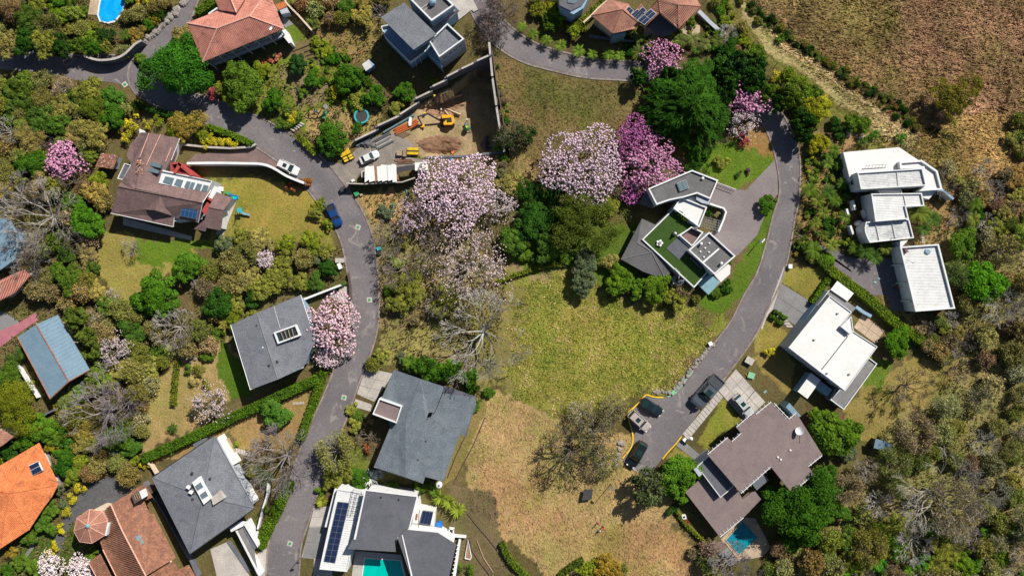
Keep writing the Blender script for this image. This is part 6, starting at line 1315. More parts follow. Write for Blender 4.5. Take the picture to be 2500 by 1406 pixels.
# ---- people
def person(lb, crop, x, y, shirt, legs, hat=None, ang=0.0, s=1.0, zr=None):
    X, Y, _ = W(crop, x, y, .9 if zr is None else zr); Z = tz(X, Y)
    J = {'pel':(0,0,.95),'sp':(0.02,0,1.2),'ch':(0.02,0,1.42),'nk':(.03,0,1.55),'hd':(.06,0,1.68),'top':(.06,0,1.80),
         'lh':(0,.11,.90),'lk':(.10,.12,.50),'la':(.14,.12,.08),'lt':(.30,.13,.04),'rh':(0,-.11,.90),'rk':(.0,-.12,.48),'ra':(-.20,-.12,.10),'rt':(-.05,-.13,.04),
         'ls':(0,.20,1.42),'le':(-.08,.27,1.12),'lw':(.06,.28,.86),'lf':(.10,.27,.76),'rs':(0,-.20,1.42),'re':(.08,-.27,1.12),'rw':(.24,-.26,.92),'rf':(.30,-.25,.84)}
    E = [('pel','sp'),('sp','ch'),('ch','nk'),('nk','hd'),('hd','top'),('pel','lh'),('lh','lk'),('lk','la'),('la','lt'),('pel','rh'),('rh','rk'),('rk','ra'),('ra','rt'),('ch','ls'),('ls','le'),('le','lw'),('lw','lf'),('ch','rs'),('rs','re'),('re','rw'),('rw','rf')]
    R = dict(pel=.15,sp=.14,ch=.16,nk=.065,hd=.105,top=.08,lh=.11,lk=.075,la=.05,lt=.045,rh=.11,rk=.075,ra=.05,rt=.045,ls=.085,le=.055,lw=.04,lf=.035,rs=.085,re=.055,rw=.04,rf=.035)
    names = list(J); me = bpy.data.meshes.new('person'); me.from_pydata([J[k] for k in names], [(names.index(a), names.index(b)) for a, b in E], [])
    tmp = bpy.data.objects.new('person', me); COL.objects.link(tmp); sk = tmp.modifiers.new('s', 'SKIN')
    for i, k in enumerate(names): d = me.skin_vertices[0].data[i]; d.radius = (R[k], R[k]); d.use_root = (k == 'pel')
    tmp.modifiers.new('u', 'SUBSURF').levels = 1
    dg = bpy.context.evaluated_depsgraph_get(); ev = tmp.evaluated_get(dg); m2 = bpy.data.meshes.new_from_object(ev); bpy.data.objects.remove(tmp)
    m2.materials.clear()
    for m in (flat('cloth '+lb[:12], shirt), flat('trousers '+lb[:12], legs), M['skin']): m2.materials.append(m)
    for p in m2.polygons:
        c = p.center; p.material_index = 2 if c.z > 1.53 or (abs(c.y) > .2 and c.z < 1.0) else (1 if c.z < .98 else 0); p.use_smooth = True
    t = thing('person', lb, 'person', (X, Y, Z)); t.rotation_euler[2] = ang; t.scale = (s, s, s)
    link('body', m2, t); hr = MB().lathe((.05,0,1.66), [(.115,0),(.13,.06),(.11,.13),(.05,.17)], 10); link('hair' if not hat else 'hat', mesh('hair', hr.V, hr.F, M['hair'] if not hat else flat('hat '+lb[:10], hat)), t)
    if hat: br = MB().lathe((.06,0,1.70), [(.22,0),(.22,.02)], 12); link('hat_brim', mesh('brim', br.V, br.F, flat('brim '+lb[:10], hat)), t)
person('person in a pink top walking on the dry slope, upper left of the small group', 'K', 645, 1030, (.65,.05,.20), (.35,.03,.12), ang=2.4)
person('person in a red cap and dark clothes on the dry slope, rightmost', 'K', 683, 1058, (.55,.06,.05), (.03,.03,.04), hat=(.6,.03,.05), ang=2.6)
person('person in white with grey trousers on the dry slope, lowest in the small group', 'K', 655, 1082, (.75,.76,.80), (.20,.22,.28), ang=2.2)
person('person in dark clothes walking alone on the turning place below the grey pickup', '10', 1098, 482, (.30,.22,.20), (.03,.05,.05), ang=.8, s=1.05)
for x, y, lb, c in ((1255,275,'worker in white near the shaded upper wall of the building site',(.8,.8,.85)), (1150,310,'worker in a yellow vest at the upper footing trench',(.8,.6,.05)), (1200,400,'worker in pale pink between the footing trenches',(.75,.55,.6)), (1035,487,'worker in yellow left of the excavator boom',(.8,.55,.05)), (1490,105,'worker in pale clothes in the shaded top corner of the site',(.6,.65,.7)), (1500,522,'worker with a white helmet above the green site machine',(.6,.6,.55))):
    person(lb, '4', x, y, c, (.10,.12,.2), hat=c if 'helmet' in lb or 'yellow' in lb else (.7,.7,.7), ang=x*.01, zr=-3)
# ================================================================ vegetation prototypes (built once at the origin, then copied)
def tangent(N, rg):
    r = rg.normal(size=N.shape); u = np.cross(N, r); u /= np.linalg.norm(u, axis=1, keepdims=True)+1e-9; return u, np.cross(N, u)
def cards(C, N, size, asp, rg, U=None):
    """diamond leaves: C centres, N normals, size half-length"""
    if U is None: U, Vv = tangent(N, rg)
    else: Vv = np.cross(N, U); Vv /= np.linalg.norm(Vv, axis=1, keepdims=True)+1e-9
    s = size[:, None]; n = len(C)
    P = np.stack([C-U*s, C+Vv*s*asp, C+U*s, C-Vv*s*asp], 1).reshape(-1, 3); F = np.arange(4*n).reshape(n, 4); return P, F
def unit(a): return a/(np.linalg.norm(a, axis=-1, keepdims=True)+1e-9)
def crown_mesh(name, seed, R, nclump, per, leaf, flatz=0.7, asp=.5, rag=.25, cr=(.22,.40), up=.55, mat='leaf', hb=0.8, sparse=0.0):
    rg = np.random.default_rng(seed); Cs = []; Ns = []; Rn = []
    ph = rg.uniform(0, 6.28, 5)
    for k in range(nclump):
        a = rg.uniform(0, 6.283); lim = 1+rag*np.sin(2*a+ph[0])*.5+rag*np.sin(3*a+ph[1])*.6+rag*np.sin(5*a+ph[2])*.4
        r = R*lim*.80*math.sqrt(rg.uniform(0.0, 1.0)); crr = R*rg.uniform(*cr)
        z = hb*R*(.35+flatz*math.sqrt(max(0, 1-(r/(R*lim*1.02))**2))*rg.uniform(.75, 1.05)); c = np.array([r*math.cos(a), r*math.sin(a), z])
        n = int(per*rg.uniform(.7, 1.3)); d = unit(rg.normal(size=(n, 3))); d[:, 2] = np.where(d[:, 2] < -.25, -d[:, 2], d[:, 2])
        q = c+d*np.array([1, 1, .75])*crr*rg.uniform(.72, 1.08, (n, 1)); Cs.append(q)
        Ns.append(unit(d*.8+np.array([0, 0, up])+rg.normal(size=(n, 3))*.42)); tone = rg.uniform(-.22, .22)
        Rn.append(np.clip(.5+tone+rg.normal(0, .16, n)+.12*d[:, 2], 0, 1))  # clump tones, lighter on top: crown shading put into the leaf colour
    C = np.concatenate(Cs); N = np.concatenate(Ns); rn = np.concatenate(Rn); sz = leaf*rg.uniform(.6, 1.35, len(C))
    P, F = cards(C, N, sz, asp, rg); return mesh(name, P, F, M[mat], np.repeat(rn, 4))
def skeleton(seed, R, hb, levels=5, fan=3, spread=.55, first=6, ztop=.9, lean=.75, jit=.14, thick=.045):
    """branch segments (a, b, ra, rb) and the tips"""
    rg = random.Random(seed); segs = []; tips = []; h0 = hb*R*.45; r0 = thick*R
    segs.append(((0,0,0), (0,0,h0), r0*1.25, r0, 0))
    def grow(p, d, L, r, lv):
        q = p; n = 2
        for k in range(n):
            d = (d+Vector((rg.gauss(0,jit), rg.gauss(0,jit), rg.gauss(.02,jit*.6)))).normalized(); e = q+d*(L/n); segs.append((tuple(q), tuple(e), r, r*.82, lv)); q = e; r *= .82
            if lv >= levels-1: tips.append((tuple(e), tuple(d)))
        if lv >= levels: return
        for k in range(fan if rg.random() > .2 else fan-1):
            s = Vector((rg.gauss(0,1), rg.gauss(0,1), rg.gauss(.1,.6))); s -= s.dot(d)*d; s.normalize(); nd_ = (d+s*rg.uniform(.35, .35+spread*1.3)).normalized(); grow(q, nd_, L*rg.uniform(.58, .82), r*.72, lv+1)
    for k in range(first):
        a = 6.283*(k+rg.uniform(-.35,.35))/first; el = rg.uniform(.25, 1.0)*lean; d = Vector((math.cos(a), math.sin(a), .35+el)).normalized()
        grow(Vector((0,0,h0*rg.uniform(.7, 1))), d, R*.34*rg.uniform(.8,1.15), r0*.62, 1)
    return segs, tips
def tube_mesh(name, segs, mat, rmin=.022):
    V = []; F = []
    for a, b, ra, rb, lv in segs:
        n = 5 if lv < 2 else 3; a = Vector(a); b = Vector(b); d = (b-a).normalized(); u = d.cross(Vector((0,0,1)) if abs(d.z) < .95 else Vector((1,0,0))).normalized(); v = d.cross(u); o = len(V)
        for p, r in ((a, max(ra, rmin)), (b, max(rb, rmin*.8))):
            for i in range(n): t = 6.283*i/n; V.append(tuple(p+u*math.cos(t)*r+v*math.sin(t)*r))
        F += [(o+i, o+(i+1) % n, o+n+(i+1) % n, o+n+i) for i in range(n)]
    return mesh(name, V, F, M[mat])
def tip_leaves(name, tips, seed, per, spread, leaf, mat='leaf', asp=.5, keep=1.0, up=.5, thick=0):
    rg = np.random.default_rng(seed); T = np.array([t[0] for t in tips])
    if keep < 1: T = T[rg.random(len(T)) < keep]
    C = np.repeat(T, per, 0)+rg.normal(size=(len(T)*per, 3))*spread; N = unit(rg.normal(size=C.shape)*.7+np.array([0,0,up]))
    P, F = cards(C, N, leaf*rg.uniform(.6, 1.3, len(C)), asp, rg); cl = np.repeat(rg.uniform(-.2, .2, len(T)), per); rn = np.clip(.5+cl+rg.normal(0, .18, len(C)), 0, 1)
    return mesh(name, P, F, M[mat], np.repeat(rn, 4))
def flower_mesh(name, tips, seed, R, leaf, keep, extra=0, hb=.8):
    """rounded flower heads (eight-faced balls) on the outer twigs"""
    rg = np.random.default_rng(seed); T = np.array([t[0] for t in tips]); T = T[rg.random(len(T)) < keep]
    E = np.empty((0, 3))
    if extra:
        a = rg.uniform(0, 6.283, extra); r = R*np.sqrt(rg.uniform(0, 1, extra))*(1+.14*np.sin(3*a+seed)+.1*np.sin(5*a)); z = hb*R*(.40+.75*np.sqrt(np.clip(1-(r/R/1.2)**2, 0, 1)))*rg.uniform(.72, 1.05, extra)
        E = np.stack([r*np.cos(a), r*np.sin(a), z], 1); k = noise2(E[:, 0], E[:, 1], 7.0/R, seed) > -.7; E = E[k]
    C = np.concatenate([T+rg.normal(size=T.shape)*.12, E]); n = len(C); s = leaf*rg.uniform(.55, 1.25, n)
    O = np.array([(1,0,0),(0,1,0),(-1,0,0),(0,-1,0),(0,0,.75),(0,0,-.6)]); ang = rg.uniform(0, 1.57, n); ca, sa = np.cos(ang), np.sin(ang)
    X = O[None, :, 0]*ca[:, None]-O[None, :, 1]*sa[:, None]; Y = O[None, :, 0]*sa[:, None]+O[None, :, 1]*ca[:, None]; Z = np.broadcast_to(O[:, 2], X.shape)
    J = 1+rg.normal(0, .16, (n, 6, 1)); P = (C[:, None, :]+np.stack([X, Y, Z], -1)*s[:, None, None]*J).reshape(-1, 3)
    f = np.array([(0,1,4),(1,2,4),(2,3,4),(3,0,4),(1,0,5),(2,1,5),(3,2,5),(0,3,5)]); F = (f[None]+6*np.arange(n)[:, None, None]).reshape(-1, 3)
    rn = np.clip(.55+rg.normal(0, .22, n), 0, 1); return mesh(name, P, F, M['petal'], np.repeat(rn, 6))
def frond_mesh(name, seed, n, L, wid, droop=.5, z0=0, seg=6, leaflets=True, upw=.8):
    rg = random.Random(seed); V = []; F = []; A = []
    for k in range(n):
        a = 6.283*k*.618+rg.uniform(-.15,.15); el = rg.uniform(.1, upw); l = L*rg.uniform(.8, 1.1); tone = rg.uniform(.25, .8)
        pts = []
        for i in range(seg+1):
            f = i/seg; r = l*(f*math.cos(el*.6)); z = l*(math.sin(el)*f-droop*f*f); pts.append(Vector((r*math.cos(a), r*math.sin(a), z0+z)))
        side = Vector((-math.sin(a), math.cos(a), 0))
        if leaflets:
            for i in range(1, seg*3+1):
                f = i/(seg*3); j = min(int(f*seg), seg-1); p = pts[j].lerp(pts[j+1], f*seg-j); w = wid*math.sin(math.pi*min(1, f*.85+.12))*rg.uniform(.8,1.15); dr = (pts[j+1]-pts[j]).normalized()
                for s in (-1, 1):
                    o = len(V); b = .10*l/seg*1.5; V += [tuple(p-dr*b), tuple(p+dr*b), tuple(p+side*s*w+dr*w*.55+Vector((0,0,-w*.35)))]; F.append((o, o+1, o+2)); A += [tone]*3
        else:
            for i in range(seg):
                f0, f1 = i/seg, (i+1)/seg; w0 = wid*(1-f0)**.6*(.4+min(1, f0*4)*.6); w1 = wid*(1-f1)**.6*(.4+min(1, f1*4)*.6); o = len(V)
                V += [tuple(pts[i]-side*w0), tuple(pts[i]+side*w0), tuple(pts[i+1]+side*w1), tuple(pts[i+1]-side*w1)]; F.append((o, o+1, o+2, o+3)); A += [tone]*4
    return mesh(name, V, F, M['leaf'], A)
def feather_mesh(name, seed, R, n, hb=.9):
    """drooping feathery sprays in layers, as on a big bamboo-like conifer"""
    rg = np.random.default_rng(seed); Cs = []; Ns = []; Us = []; Rn = []
    for k in range(n):
        a = rg.uniform(0, 6.283); q = rg.uniform(0, 1)**.6; lim = 1+.13*math.sin(3*a+1)+.1*math.sin(5*a); r = R*q*lim*.9; z = hb*R*(.35+.8*(1-q**1.6))*rg.uniform(.85, 1.05)
        al = a+rg.normal(0, .35); d = np.array([math.cos(al), math.sin(al), -.25]); sd = np.array([-math.sin(al), math.cos(al), 0]); L = R*rg.uniform(.13, .24); m = 46; f = rg.uniform(-.5, .6, m)
        c = np.array([r*math.cos(a), r*math.sin(a), z])+d*L*f[:, None]+sd*(rg.normal(0, .16, m)*L*(1.1-f))[:, None]+np.array([0,0,1])*(rg.normal(0, .10, m)*L-.5*L*f*f)[:, None]
        u = unit(d+sd*(rg.normal(0, .45, m))[:, None]+rg.normal(size=(m, 3))*.12); nn = unit(np.array([0,0,1.])+rg.normal(size=(m, 3))*.35+d*.3); nn = unit(nn-u*np.sum(nn*u, 1, keepdims=True))
        tone = rg.uniform(-.32, .38); Cs.append(c); Ns.append(nn); Us.append(u); Rn.append(np.clip(.45+tone+rg.normal(0, .15, m)+.25*f, 0, 1))  # strong spray tones paint lit sprays and dark gaps, besides leaf variation
    C = np.concatenate(Cs); sz = .50*rg.uniform(.6, 1.4, len(C)); P, F = cards(C, np.concatenate(Ns), sz, .22, rg, np.concatenate(Us)); return mesh(name, P, F, M['leaf'], np.repeat(np.concatenate(Rn), 4))
def cone_trunk(R, hb, mat='bark'):
    mb = MB(); h0 = hb*R*.6; mb.bar((0,0,0), (.05*R,0,h0), .05*R+.04, 6, .03*R+.03)
    for k in range(5): a = k*1.2566; mb.bar((.03*R,0,h0*.7), (.5*R*math.cos(a), .5*R*math.sin(a), h0*1.35), .025*R+.03, 5, .02)
    return mesh('trunk', mb.V, mb.F, M[mat])
PRO = {}
def proto(kind, R, var):
    """mesh list [(part name, mesh, is_foliage)] for a plant kind at one of a few sizes"""
    sizes = {'dense':(1.3,2.6,4.5,8), 'olive':(1.4,2.8,5,8), 'dry':(1.4,2.8,5,8), 'bare':(2,3.5,6,9), 'twiggy':(1.2,2.5,5,8), 'pink':(2.2,4.5,7,10), 'sparsepink':(3,6,10), 'palm':(1.6,3), 'shrub':(.7,1.2,2), 'bush':(1.2,2.4), 'yucca':(1,2), 'feather':(11,), 'openleaf':(5,)}[kind]
    rr_ = min(sizes, key=lambda s: abs(math.log(s/R))); key = (kind, rr_, var % (2 if rr_ > 6 else 3)); 
    if key in PRO: return rr_, PRO[key]
    R0 = rr_; sd = int(len(kind)*131+ord(kind[0])*7+ord(kind[-1])*3+int(R0*10)*17+(var % 3)*7919); out = []
    leafs = .30 if R0 > 2 else .20
    if kind == 'dense': out = [('trunk', cone_trunk(R0, .8), 0), ('crown', crown_mesh('crown', sd, R0, int(14+R0*9), int(50+52*R0**.5), leafs*.9, .8, rag=.34, cr=(.13,.30), up=.38), 1)]
    elif kind == 'olive': out = [('trunk', cone_trunk(R0, .7), 0), ('crown', crown_mesh('crown', sd, R0, int(26+R0*14), int(34+36*R0**.5), leafs*.66, .7, asp=.36, rag=.5, cr=(.08,.24), up=.22), 1)]
    elif kind == 'bush': out = [('stem', cone_trunk(R0, .5), 0), ('leaves', crown_mesh('leaves', sd, R0, int(10+R0*5), 90, .24, .5, rag=.3, cr=(.18,.32), hb=.6), 1)]
    elif kind == 'shrub': out = [('stem', cone_trunk(R0, .5), 0), ('leaves', crown_mesh('leaves', sd, R0, 9, 45, .19, .6, rag=.3, cr=(.25,.45), hb=.8), 1)]
    elif kind == 'dry':
        s, t = skeleton(sd, R0, .8, 4, 4, .7, 9, thick=.03); out = [('trunk', tube_mesh('trunk', s, 'twig', .03), 2), ('crown', tip_leaves('crown', t, sd, 4 if R0 < 6 else 5, .05*R0+.12, leafs*.62, asp=.38, up=.25), 1)]
    elif kind == 'twiggy':
        s, t = skeleton(sd, R0, .7, 4, 4, .8, 9); out = [('trunk', tube_mesh('trunk', s, 'twig', .035), 2), ('crown', tip_leaves('crown', t, sd, 2, .05*R0+.1, leafs*.6, keep=.6, up=.2), 1)]
    elif kind == 'bare':
        s, t = skeleton(sd, R0, .8, 6 if R0 > 5 else 5, 3, .30, 10, lean=.55, jit=.09, thick=.034); out = [('trunk', tube_mesh('trunk', s, 'twig', .020 if R0 < 5 else .028), 2)]
    elif kind == 'pink':
        s, t = skeleton(sd, R0*.92, .85, 4, 3, .6, 8); out = [('trunk', tube_mesh('trunk', s, 'twig', .03), 2), ('blossom', flower_mesh('blossom', t, sd, R0, .275, .9, int(21*R0*R0+80)), 3)]
    elif kind == 'sparsepink':
        s, t = skeleton(sd, R0*.92, .8, 5, 3, .7, 9); out = [('trunk', tube_mesh('trunk', s, 'twig', .032), 2), ('blossom', flower_mesh('blossom', t, sd, R0, .185, .42, int(4.8*R0*R0)), 3), ('crown', tip_leaves('crown', t, sd+1, 1, .3, .13, keep=.35), 1)]
    elif kind == 'palm':
        mb = MB().bar((0,0,0), (.1,0,R0*1.0), .16, 8, .11); out = [('trunk', mesh('trunk', mb.V, mb.F, M['bark']), 0), ('fronds', frond_mesh('fronds', sd, 22 if R0 > 2 else 18, R0, R0*.26, .45, R0), 1)]
    elif kind == 'yucca': 
        mb = MB().bar((0,0,0), (0,0,R0*.5), .12, 7, .1); out = [('stem', mesh('stem', mb.V, mb.F, M['bark']), 0), ('blades', frond_mesh('blades', sd, 34, R0, .10*R0+.03, .25, R0*.45, 4, False, 1.1), 1)]
    elif kind == 'feather': out = [('trunk', cone_trunk(R0, .9, 'bark_dark'), 0), ('crown', feather_mesh('crown', sd, R0, 560), 1)]
    elif kind == 'openleaf':
        s, t = skeleton(sd, R0, .9, 4, 3, .8, 7); out = [('trunk', tube_mesh('trunk', s, 'twig', .03), 2), ('crown', tip_leaves('crown', t, sd, 7, .3, .26, asp=.7, up=.6), 1)]
    PRO[key] = out; return rr_, out
NAMES = {'dense':('leafy_tree','tree'), 'olive':('bushy_tree','tree'), 'dry':('dry_tree','tree'), 'bare':('bare_tree','tree'), 'twiggy':('dry_bush','bush'), 'pink':('blossom_tree','tree'), 'sparsepink':('blossom_tree','tree'),
         'palm':('palm_tree','palm tree'), 'shrub':('shrub','shrub'), 'bush':('bush','bush'), 'yucca':('spiky_plant','plant'), 'feather':('feathery_tree','tree'), 'openleaf':('open_tree','tree')}
HB = {'dense':.8,'olive':.7,'dry':.8,'bare':.8,'twiggy':.6,'pink':.85,'sparsepink':.8,'palm':1,'shrub':.6,'bush':.5,'yucca':.5,'feather':.9,'openleaf':.9}
PLANTS = []; vr = random.Random(77)
def plant(kind, px, py, r, color, lb=None, bark=None, twig2=None, zs=1.0):
    """px, py, r in photo pixels: the crown's centre and radius as seen"""
    R = r/10.0; ht = HB[kind]*R*.9*zs; x, y, _ = W('P', px, py, min(ht, 9)); z = tz(x, y)
    rr_, parts = proto(kind, R*.97, vr.randrange(3)); s = R/rr_; nm, cat = NAMES[kind]
    t = thing(nm, None, cat, (x, y, z)); t.rotation_euler[2] = vr.uniform(0, 6.283); t.scale = (s, s*vr.uniform(.92, 1.08), s*zs)
    j = vr.uniform(.9, 1.1); c = tuple(v*j for v in color); bk = bark or (.30,.26,.22)
    for pn, me, f in parts:
        o = bpy.data.objects.new(pn, me); COL.objects.link(o); o.parent = t
        o.color = (*(c if f in (1, 3) else bk), 1)
        if f == 1 and twig2: o.color = (*twig2, 1)
    PLANTS.append([t, px, py, r, kind, color, lb]); return t
G1 = (.048,.125,.012); G2 = (.085,.155,.018); G3 = (.03,.085,.012); YG = (.17,.22,.02); YEL = (.42,.38,.025); OL = (.205,.225,.042); OL2 = (.28,.255,.08); DRY = (.36,.325,.155); BR = (.27,.22,.12); GG = (.11,.145,.075)
PK = (.62,.30,.46); PKW = (.74,.56,.65); MG = (.52,.17,.40); WH = (.82,.70,.72); TW = (.34,.30,.26); TWD = (.20,.16,.14); TWW = (.50,.47,.42)
P_ = plant
# blossom trees
P_('pink',150,392,48,PK,'pink blossom tree standing alone in the left woods above the bare tree',TWD)
P_('pink',1112,465,92,PKW,'big pale pink blossom tree overhanging the lower edge of the building site',TWD)
P_('sparsepink',1005,530,52,PKW,'thin pale blossom tree left of and below the big pale pink tree',TWD)
P_('sparsepink',1145,642,100,(.74,.58,.57),'large half bare blossom tree in the middle of the photo',TW)
P_('sparsepink',1222,500,46,WH,'small thin whitish blossom tree right of the big pale pink tree',TW)
P_('pink',1425,402,97,PKW,'large white pink blossom tree left of the magenta one on the central slope',TWD)
P_('pink',1556,340,58,MG,'magenta pink blossom tree touching the feathery dark tree',TWD)
P_('pink',1596,405,72,PK,'pink blossom tree just above the angular white modern house',TWD)
P_('pink',1548,462,38,MG,'small magenta blossom crown left of the angular white modern house',TWD)
P_('pink',1618,142,50,PK,'pink blossom tree above left of the feathery dark tree, at the road',TWD)
P_('pink',1828,235,56,PK,'pink blossom tree right of the feathery dark tree',TWD)
P_('sparsepink',1815,300,45,WH,'thin pale lower blossom crown right of the feathery dark tree',TWD)
P_('pink',805,792,72,(.80,.55,.62),'pale pink blossom tree between the grey gable house and the road',TWD)
P_('sparsepink',800,868,38,(.70,.55,.60),'thin lower blossom crown under the pale pink roadside tree',TWD)
P_('sparsepink',282,858,50,(.75,.62,.64),'thin blossom tree right of the blue metal roof',TW)
P_('sparsepink',645,632,30,(.72,.60,.62),'small thin blossom tree in the bushes left of the road',TW)
P_('sparsepink',508,985,55,(.65,.52,.52),'greenish half bare blossom tree left of the long hedge',TW,GG)
P_('pink',120,1382,34,WH,'whitish blossom tree left of the yucca at the bottom left edge',TW)
P_('pink',196,1390,36,WH,'whitish blossom tree right of the yucca at the bottom left edge',TW)
# large named green trees
P_('feather',1690,252,112,(.035,.10,.012),'huge dark green feathery tree between the pink blossom trees',zs=.9)
P_('dense',430,165,78,(.035,.125,.012),'large round bright green tree at the upper road below the salmon roof')
P_('dense',592,203,56,G2,'light green tree below the veranda of the salmon tiled villa'); P_('olive',560,225,35,YG); P_('dense',640,170,22,YG)
P_('dense',727,155,26,(.03,.08,.02),'small dark blue green tree on the lawn below the salmon villa')
P_('dense',668,243,30,G1); P_('dense',812,332,38,G1,'green tree between the timber steps and the trampoline'); P_('dense',805,360,28,G3)
P_('dense',850,188,36,G1); P_('dense',915,235,28,G1); P_('bush',880,245,25,OL); P_('dense',990,225,26,G1); P_('bush',965,262,24,OL); P_('shrub',875,315,20,G1); P_('shrub',820,228,20,YEL,'bright yellow croton shrub on the lawn below the wooden swing set path'); P_('bush',775,105,18,YG); P_('bush',800,130,18,YG); P_('shrub',715,285,18,YEL); P_('shrub',680,300,16,G2)
P_('shrub',1055,200,12,G2); P_('dense',760,195,20,G1); P_('shrub',740,230,14,G2)
P_('dense',275,285,33,G1); P_('dense',75,395,36,G1); P_('dense',212,545,46,(.06,.16,.012),'bright green tree left of the shaded end of the brown shingle house'); P_('dense',245,440,22,YG)
P_('dense',385,720,55,(.06,.15,.012)); P_('dense',345,745,30,G1); P_('dense',455,652,42,(.07,.16,.015)); P_('dense',535,738,42,G3,'dark green round tree above the grey gable house')
P_('olive',1425,530,85,(.085,.115,.018),'big olive green tree left of the angular white modern house'); P_('dense',1370,520,40,G3); P_('dense',1300,540,45,G3); P_('dense',1340,600,38,(.06,.12,.02))
P_('dense',1430,640,36,GG,'tall grey green tree left of the clipped hedge trees'); P_('dense',1425,690,30,GG,'shorter grey green crown below the tall grey green tree',zs=1.2)
P_('dense',1512,688,36,(.09,.17,.015)); P_('dense',1555,700,28,(.08,.16,.015)); P_('dense',1600,705,38,(.09,.165,.015)); P_('olive',1655,722,34,OL); P_('olive',1490,640,26,OL2)
P_('dense',2035,1062,60,(.075,.15,.014),'bright green tree at the right tip of the brown felt roof'); P_('dense',2000,1020,28,(.10,.19,.015)); P_('dense',2070,1105,25,GG)
P_('dense',1962,1238,86,(.038,.105,.010),'very large bright green tree below the brown felt roof house'); P_('dense',1895,1225,42,(.045,.12,.012)); P_('dense',2020,1180,42,(.042,.11,.012)); P_('dense',1950,1305,42,(.045,.12,.012)); P_('dense',2035,1245,34,(.05,.115,.014))
P_('dense',2190,840,36,(.07,.17,.012),'round green tree right of the brick terrace of the white house'); P_('dense',2400,690,52,(.07,.20,.012)); P_('dense',2350,600,40,(.09,.17,.02))
P_('dense',1655,1160,55,(.075,.17,.015),'green tree at the lower end of the turning place'); P_('openleaf',1580,1190,62,(.10,.13,.05),'open large leaved tree below the turning place',TW); P_('dense',1660,1200,30,(.08,.18,.015))
P_('olive',40,985,68,(.16,.19,.015),'yellow green tree left of the thin pale wall'); P_('olive',15,930,45,G2); P_('dense',95,1045,38,(.08,.17,.015)); P_('dense',60,1075,28,(.06,.15,.012)); P_('dense',20,1100,25,G3); P_('dense',130,1065,25,G2)
P_('olive',2330,235,57,(.14,.13,.022),'lone olive tree in the brown dry field at the top right',BR)
P_('dense',1090,905,30,(.06,.15,.012)); P_('dense',1045,900,36,(.06,.15,.015)); P_('dense',1145,925,26,G1); P_('dense',1000,888,22,G2)
P_('dense',745,445,14,(.25,.10,.03)); P_('dense',330,1125,14,YG)
# palms
for i, (x, y) in enumerate(((100,195),(180,245),(275,290),(375,330),(505,370),(605,390),(720,390),(800,405))):
    t_ = P_('palm',1240+x/2.93,y/2.93,16 if i not in (3,4,6) else 18,(.12,.20,.025)); PLANTS[-1][6] = 'row:palm'
for x, y, r in ((1975,465,22),(1995,490,20),(2020,470,22),(1990,545,20),(2010,520,18),(2040,490,20),(1985,610,24),(2030,600,20),(2020,400,16),(2055,450,18),(2110,615,24),(2135,630,22),(2160,605,20),(2085,605,20),(2240,520,30),(2275,535,26),(2255,560,22),(2380,500,22),(2375,535,22),(2015,350,16),(2060,530,18)):
    P_('palm',x,y,r,vr.choice([(.09,.15,.02),(.12,.18,.03),(.06,.12,.02),(.15,.19,.03)]))
for x, y, r in ((1660,100,20),(1690,95,20),(1590,110,20),(1560,130,22),(1560,95,18),(1720,110,18),(1640,95,16),(1545,80,18),(1750,100,18),(1560,180,20)):
    P_('palm',x,y,r,vr.choice([(.10,.14,.03),(.14,.17,.05),(.07,.12,.02)]))
for x, y, r, c in ((1075,1215,22,(.20,.27,.03)),(1095,1225,22,(.20,.27,.03)),(1118,1243,24,(.22,.28,.03)),(1060,1195,18,G2),(785,1222,16,(.25,.28,.03)),(140,1370,22,(.12,.16,.03)),(905,1165,24,(.42,.45,.45)),(925,1155,16,(.30,.33,.33)),(945,1190,14,GG),(75,960,14,YG),(1905,95,14,G2),(420,1100,12,(.12,.2,.02)),(270,1390,14,G2)):
    P_('yucca',x,y,r,c)
for x, y in ((30,880),(55,860),(20,905)): P_('palm',x,y,22,(.06,.11,.02))
# bare trees
P_('bare',690,1118,92,(.3,.3,.3),'large grey bare tree overhanging the road and the hedge at the bottom',(.27,.235,.235)); P_('bare',650,1090,50,TW,None,(.33,.30,.27))
P_('bare',245,1010,92,TW,'large grey bare tree in the left woods above the curved gravel drive',(.33,.29,.29)); P_('bare',300,985,55,TW,None,(.27,.23,.24))
P_('bare',1178,812,122,TW,'large grey bare tree with long shadow left of the yellow green meadow',(.42,.40,.36))
P_('twiggy',1395,1105,88,(.15,.16,.04),'wide half bare tree with a broad shadow on the dry slope',(.13,.10,.085)); P_('twiggy',1450,1055,65,(.14,.14,.05),None,(.28,.24,.20)); P_('twiggy',1480,1120,50,OL,None,TW); P_('twiggy',1500,1000,45,OL2,None,TW); P_('twiggy',1420,1010,40,OL2,None,TWW)
P_('bare',105,525,95,TW,'large pale bare tree at the left edge above the terracotta roof',(.38,.35,.31)); P_('bare',50,480,60,TW,None,(.28,.25,.24)); P_('bare',70,650,50,TW,None,(.36,.33,.29)); P_('bare',60,600,60,TWD,None,(.15,.12,.12))
P_('bare',1225,25,60,TW,'purple brown bare tree over the top end of the loop road',(.26,.19,.19)); P_('twiggy',1195,80,40,TWD,None,(.2,.15,.15))
P_('bare',900,1070,38,TW,'small spreading bare tree left of the slate grey house',(.26,.20,.15)); P_('dry',820,1105,62,(.24,.25,.06),'pale yellow green dry tree on the road verge left of the slate grey house',TW)
